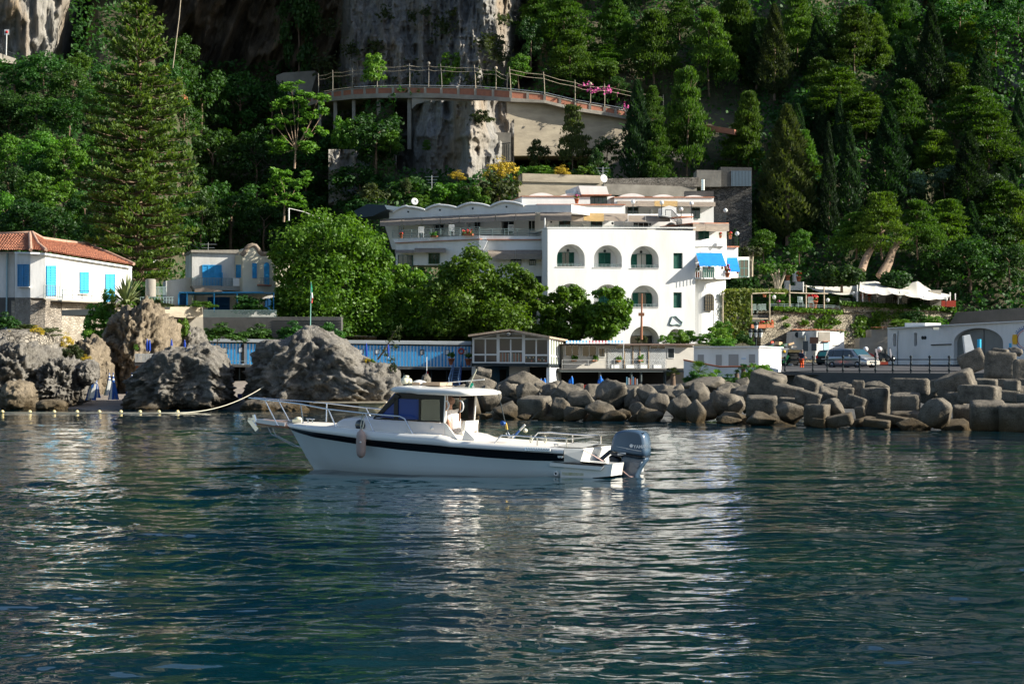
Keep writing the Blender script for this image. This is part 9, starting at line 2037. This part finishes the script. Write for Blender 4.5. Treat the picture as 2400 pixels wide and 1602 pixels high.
fd=thing('boat_fender','grey brown fender hanging from the bow rail on the hull side','fender',tuple(bG(1245,640,1.27)))
mb=MB();p=bG(1245,915,1.27);h=bG(1250,648,1.27).z-p.z;mb.lathe(p,[(.03,-.02),(.05,.0),(.085,.03),(.10,.1),(.105,h*.5),(.10,h-.1),(.08,h-.03),(.04,h),(.02,h+.04)],14);mb.build('body',mat('fender_rubber',(.38,.29,.26),.55,var=.15,vscale=4),fd)
MB().tube([bG(1250,645,1.27),bG(1240,600,1.2),bG(1262,470,1.06),bG(1275,560,1.16),bG(1258,640,1.27)],.012,5).build('rope',cream,fd);MB().lathe(bG(1240,765,1.385),[(.0,0),(.025,0),(.02,.01),(0,.012)],8,(BN.x,BN.y,0)).build('valve',gel,fd)
mb=MB();mb.lathe(bG(1970,622,.915),[(.035,0),(.035,.03),(0,.04)],10,(BN.x,BN.y,0));mb.build('navigation_light',gel,boat);mb=MB();mb.lathe(bG(1235,590,.84),[(0,.02),(.10,.02),(.12,0)],12,(BN.x,BN.y,0));mb.build('porthole',dark_glass,boat)
pr=MB();
for i in range(10):
 x=866+i*26.5;P=[bH(x,762+i*1.0,1.268),bH(x+20,763+i*1.0,1.268),bH(x+20,786+i*1.0,1.275),bH(x,785+i*1.0,1.275)];mbv=MB();mbv.hexa([p-Vector((BN.x,BN.y,0))*.03 for p in P],P);mbv.build('vent_slat',gel,boat)
mb=MB();P=[bH(858,756,1.255),bH(1132,770,1.245),bH(1132,800,1.25),bH(858,788,1.262)];mb.hexa([p-Vector((BN.x,BN.y,0))*.03 for p in P],P);mb.build('vent_panel',steel,boat)
for x in (1222,1250): mb=MB();c=bH(x,855,1.17);mb.lathe(c,[(.022,0),(.032,0),(.032,.012),(.022,.012)],12,(BN.x,BN.y,0));mb.build('through_hull',gel,boat)
mb=MB();mb.lathe(bH(1190,1036,1.06),[(.0,.0),(.02,.0),(.025,.03),(.05,.03),(.05,0)],14,(BN.x,BN.y,0));mb.build('exhaust_outlet',gel,boat);MB().lathe(bH(1190,1036,1.075),[(0,.002),(.028,0)],12,(BN.x,BN.y,0)).build('exhaust_hole',room_dark,boat)
ra=[(540,715,1.05),(575,670,1.05),(612,632,1.05),(760,632,1.05),(1000,652,1.05),(1300,666,1.05)];A_=[bH(*p) for p in ra];B_=[mi(p) for p in A_]
tube_b('stern_rail',[A_,B_,[A_[-1],B_[-1]]],.016,steel)
for x,y0,y1 in ((990,655,742),(1300,668,752)): tube_b('rail_stanchion',[[bH(x,y0,1.05),bH(x,y1,1.05)]],.016,steel);tube_b('rail_stanchion',[[mi(bH(x,y0,1.05)),mi(bH(x,y1,1.05))]],.016,steel)
for x in (920,1070): tube_b('hanging_line',[[bH(x,632,.4),bH(x-8,690,.4),bH(x+8,715,.4)],[bH(x+6,632,.4),bH(x+18,700,.4)]],.012,cream,5);
tube_b('cleat',[[bH(1165,725,.95),bH(1215,728,.95)],[bH(1175,745,.95),bH(1175,726,.95)],[bH(1205,748,.95),bH(1205,728,.95)]],.012,steel,5)
prism_side('seat_base',[H_(118,600),H_(200,585),H_(215,690),H_(118,690)],.35,-.25,gel,False);prism_side('seat_back',[H_(175,560),H_(208,480),H_(234,478),H_(222,575),H_(190,600)],.40,-.30,gel,False)
rod=thing('fishing_rod','upright dark fishing rod with blue reel in its holder','fishing rod',tuple(bH(688,645,.9)))
MB().tube([bH(688,645,.9),bH(660,540,.9),bH(602,290,.9)],.016,6,r1=.01).build('handle',iron,rod);MB().tube([bH(602,290,.9),bH(568,150,.9),bH(545,60,.9)],.006,5,r1=.003).build('tip',iron,rod)
mb=MB();mb.lathe(bH(632,505,.98),[(0,0),(.05,0),(.05,.015),(.03,.02),(.03,.05),(.05,.055),(.05,.07),(0,.07)],12,(BN.x,BN.y,.2));mb.build('reel',mat('reel_blue',(.05,.12,.35),.3,metal=.6),rod);MB().tube([bH(672,570,.9),bH(658,500,.9)],.022,6).build('gold_seat',mat('gold_metal',(.5,.33,.08),.3,metal=.8),rod)
rod=thing('fishing_rod','slanting fishing rod with white grip pointing right','fishing rod',tuple(bH(735,655,.6)))
MB().tube([bH(735,655,.6),bH(800,580,.6)],.022,6).build('handle',mat('blue_handle',(.05,.15,.45),.4),rod);MB().tube([bH(805,575,.6),bH(860,520,.6)],.024,6).build('grip',gel,rod);MB().tube([bH(800,580,.6),bH(1000,380,.5),bH(1215,200,.4)],.008,5,r1=.003).build('tip',iron,rod)
mb=MB();mb.lathe(bH(868,582,.66),[(0,0),(.045,0),(.045,.015),(.025,.02),(.025,.05),(.045,.055),(0,.065)],12,(BN.x,BN.y,.2));mb.build('reel',cream,rod)
for x in (688,740): tube_b('rod_holder',[[bH(x-18,650 if x>700 else 600,.75),bH(x+10,620 if x>700 else 650,.75)]],.035,steel,8)
tube_b('stern_bracket',[[bH(1462,835,.35),bH(1570,918,.35),bH(1640,905,.3),bH(1765,802,.1)],[bH(1462,835,-.2),bH(1570,918,-.2),bH(1640,905,-.1),bH(1765,802,.05)]],.045,eng_d,7)
ob=thing('outboard_engine','blue grey outboard engine mounted on the stern of the motor boat','engine',tuple(bH(1960,1060,0)))
def slab(name,outl,wid,m,par,inset=.72,y0=0.0,bevel=.09):
 """rounded slab: outline on the middle plane, widest in the middle, narrowing to each side"""
 P=[bH(x,y,y0) for x,y in outl];c=sum(P,Vector())/len(P);mb=MB();V=[];ks=[(-1,1-bevel*2.2),(-.9,1-bevel*.8),(-.6,1),(0,1.0),(.6,1),(.9,1-bevel*.8),(1,1-bevel*2.2)]
 for k,s in ks: V += [Vector((c.x+(p.x-c.x)*s+BN.x*wid*k,c.y+(p.y-c.y)*s+BN.y*wid*k,c.z+(p.z-c.z)*s)) for p in P]
 n=len(P);mb.add(V,[(i*n+j,i*n+(j+1)%n,(i+1)*n+(j+1)%n,(i+1)*n+j) for i in range(len(ks)-1) for j in range(n)],True);mb.add(V[:n],[tuple(range(n))[::-1]]);mb.add(V[-n:],[tuple(range(n))]);return mb.build(name,m,par)
slab('cowling',[(1785,790),(1795,730),(1812,660),(1838,610),(1875,585),(1930,571),(2000,568),(2070,574),(2120,590),(2145,615),(2160,655),(2168,720),(2170,790),(2165,850),(2120,852),(1980,828),(1850,805)],.235,eng,ob)
slab('cowl_seam',[(1850,806),(1980,830),(2120,854),(2165,852),(2163,862),(2110,864),(1975,840),(1850,815)],.24,eng_d,ob)
slab('midsection',[(1895,835),(1980,842),(2110,866),(2162,864),(2160,888),(2115,950),(2085,1000),(2062,1055),(2040,1110),(1905,1110),(1900,980)],.15,eng,ob)
slab('skirt_edge',[(2000,900),(2135,905),(2080,985)],.17,eng,ob)
slab('clamp_bracket',[(1768,850),(1800,830),(1880,880),(1885,930),(1868,1080),(1865,1120),(1780,1120),(1790,980)],.17,eng_d,ob);slab('tilt_ram',[(1880,880),(1900,900),(1896,1090),(1884,1090)],.05,steel,ob)
slab('lower_pan',[(1770,795),(1850,812),(1925,830),(1920,860),(1840,850),(1775,820)],.20,eng_d,ob)
yaw=math.atan2(-BA.y,-BA.x)
fr_=lambda x,y,l: bH(x,y,l)
def text(s,pos,size,m,par,sx=1):
 cu=bpy.data.curves.new('lettering','FONT');cu.body=s;cu.size=size;cu.extrude=.002;cu.offset=.002;o=bpy.data.objects.new('lettering',cu);COL.objects.link(o);o.parent=par;o.location=pos-ORG[par.name];o.rotation_euler=(PI/2,0,yaw);o.scale=(sx,1,1);cu.materials.append(m);bpy.context.view_layer.update();me=bpy.data.meshes.new_from_object(o.evaluated_get(bpy.context.evaluated_depsgraph_get()));q=bpy.data.objects.new('lettering',me);COL.objects.link(q);q.parent=par;q.location=o.location;q.rotation_euler=o.rotation_euler;q.scale=o.scale;bpy.data.objects.remove(o);return q
silver_l=mat('silver_lettering',(.65,.68,.70),.4)
text('YAMAHA',fr_(2008,766,.242),.095,silver_l,ob,.98)
mb=MB();c=fr_(1986,741,.243);nv=(BN.x,BN.y,0);mb.lathe(c,[(.030,0),(.037,0),(.037,.004),(.030,.004)],18,nv)
for k in range(3): a=PI/2+k*2*PI/3;mb.tube([c,c+Vector((-BA.x*math.cos(a)*.03,-BA.y*math.cos(a)*.03,math.sin(a)*.03))],.004,4)
mb.build('ring_emblem',silver_l,ob)
mb=MB();mb.tube([fr_(1830,748,.232),fr_(2090,797,.243)],.004,4);mb.tube([fr_(1930,772,.237),fr_(2080,800,.243)],.003,4);mb.build('silver_line',silver_l,ob)
mb=MB();mb.tube([fr_(2020,635,.20),fr_(2060,612,.20),fr_(2125,608,.18)],.012,5);mb.build('cowl_vent',eng_d,ob);mb=MB();mb.cbox(fr_(1885,826,.21),.18,.02,.05,yaw);mb.build('grey_label',silver_l,ob)
prope=mat('pink_rope',(.6,.42,.38),.8)
tube_b('stern_line',[[bH(1480,785,1.0),bH(1570,835,.9),bH(1690,905,.7)],[bH(1812,960,.3),bH(1900,1010,.3),bH(1960,1060,.3),bH(2030,1078,.3)]],.010,prope,5)
R_=Matrix.Rotation(0,3,'Z');sb=bG(2130,690,.1);base=Vector((sb.x+.10,sb.y,sb.z-.95+.30))
J=dict(pelvis=(0,0,.86),chest=(.07,0,1.22),neck=(.11,0,1.47),head=(.14,.0,1.62),shl=(.10,.21,1.40),ell=(.20,.30,1.10),wrl=(.45,.22,1.06),shr=(.06,-.20,1.40),elr=(.30,-.28,1.12),wrr=(.50,-.2,1.1),hipl=(0,.10,.82),knl=(.40,.12,.78),anl=(.42,.12,.36),hipr=(0,-.10,.82),knr=(.40,-.12,.78),anr=(.42,-.12,.36))
J['ell']=(-.02,.27,1.08);J['wrl']=(.06,.28,.84)
hp=bN(462,1085,.0)
base=Vector((hp.x,hp.y,hp.z))-Matrix.Rotation(PI-TH,3,'Z')@Vector((.14,0,1.62))
person(base,PI-TH,1.0,J,'helmsman in a white t shirt standing at the wheel of the motor boat',mat('white_tshirt',(.80,.76,.74),.9),mat('dark_shorts',(.05,.06,.09),.8),.55,mat('reddish_grey_hair',(.20,.12,.09),.9))
for pl in PROTO.values():
 for p in pl:
  if not p[3]:
   for ch in list(p[0].children): bpy.data.objects.remove(ch)
   bpy.data.objects.remove(p[0])
for _g,_side in (('half hidden trees in the depth of the wood','right hillside'),('half hidden trees in the depth of the left wood','left wood'),('trees of the upper hillside','hill above')):
 _rows={}
 for o,u,v,d,g in TREES:
  if g == _g: _rows.setdefault((0 if v < -60 else 1 if v < 80 else 2 if v < 250 else 3 if v < 400 else 4,d),[]).append((u,o))
 for (r,d),L0 in _rows.items():
  L0.sort(key=lambda t: t[0]);w=d.split()[0]+' '+d.split()[1] if _side == 'right hillside' else 'leafy crown' if _side == 'left wood' else 'tree'
  for i,(u,o) in enumerate(L0): o['label']='%s half hidden in the %s row of the %s, %s' % (w,['top','upper','middle','lower','lowest'][r],_side,ordinal(i,len(L0)))
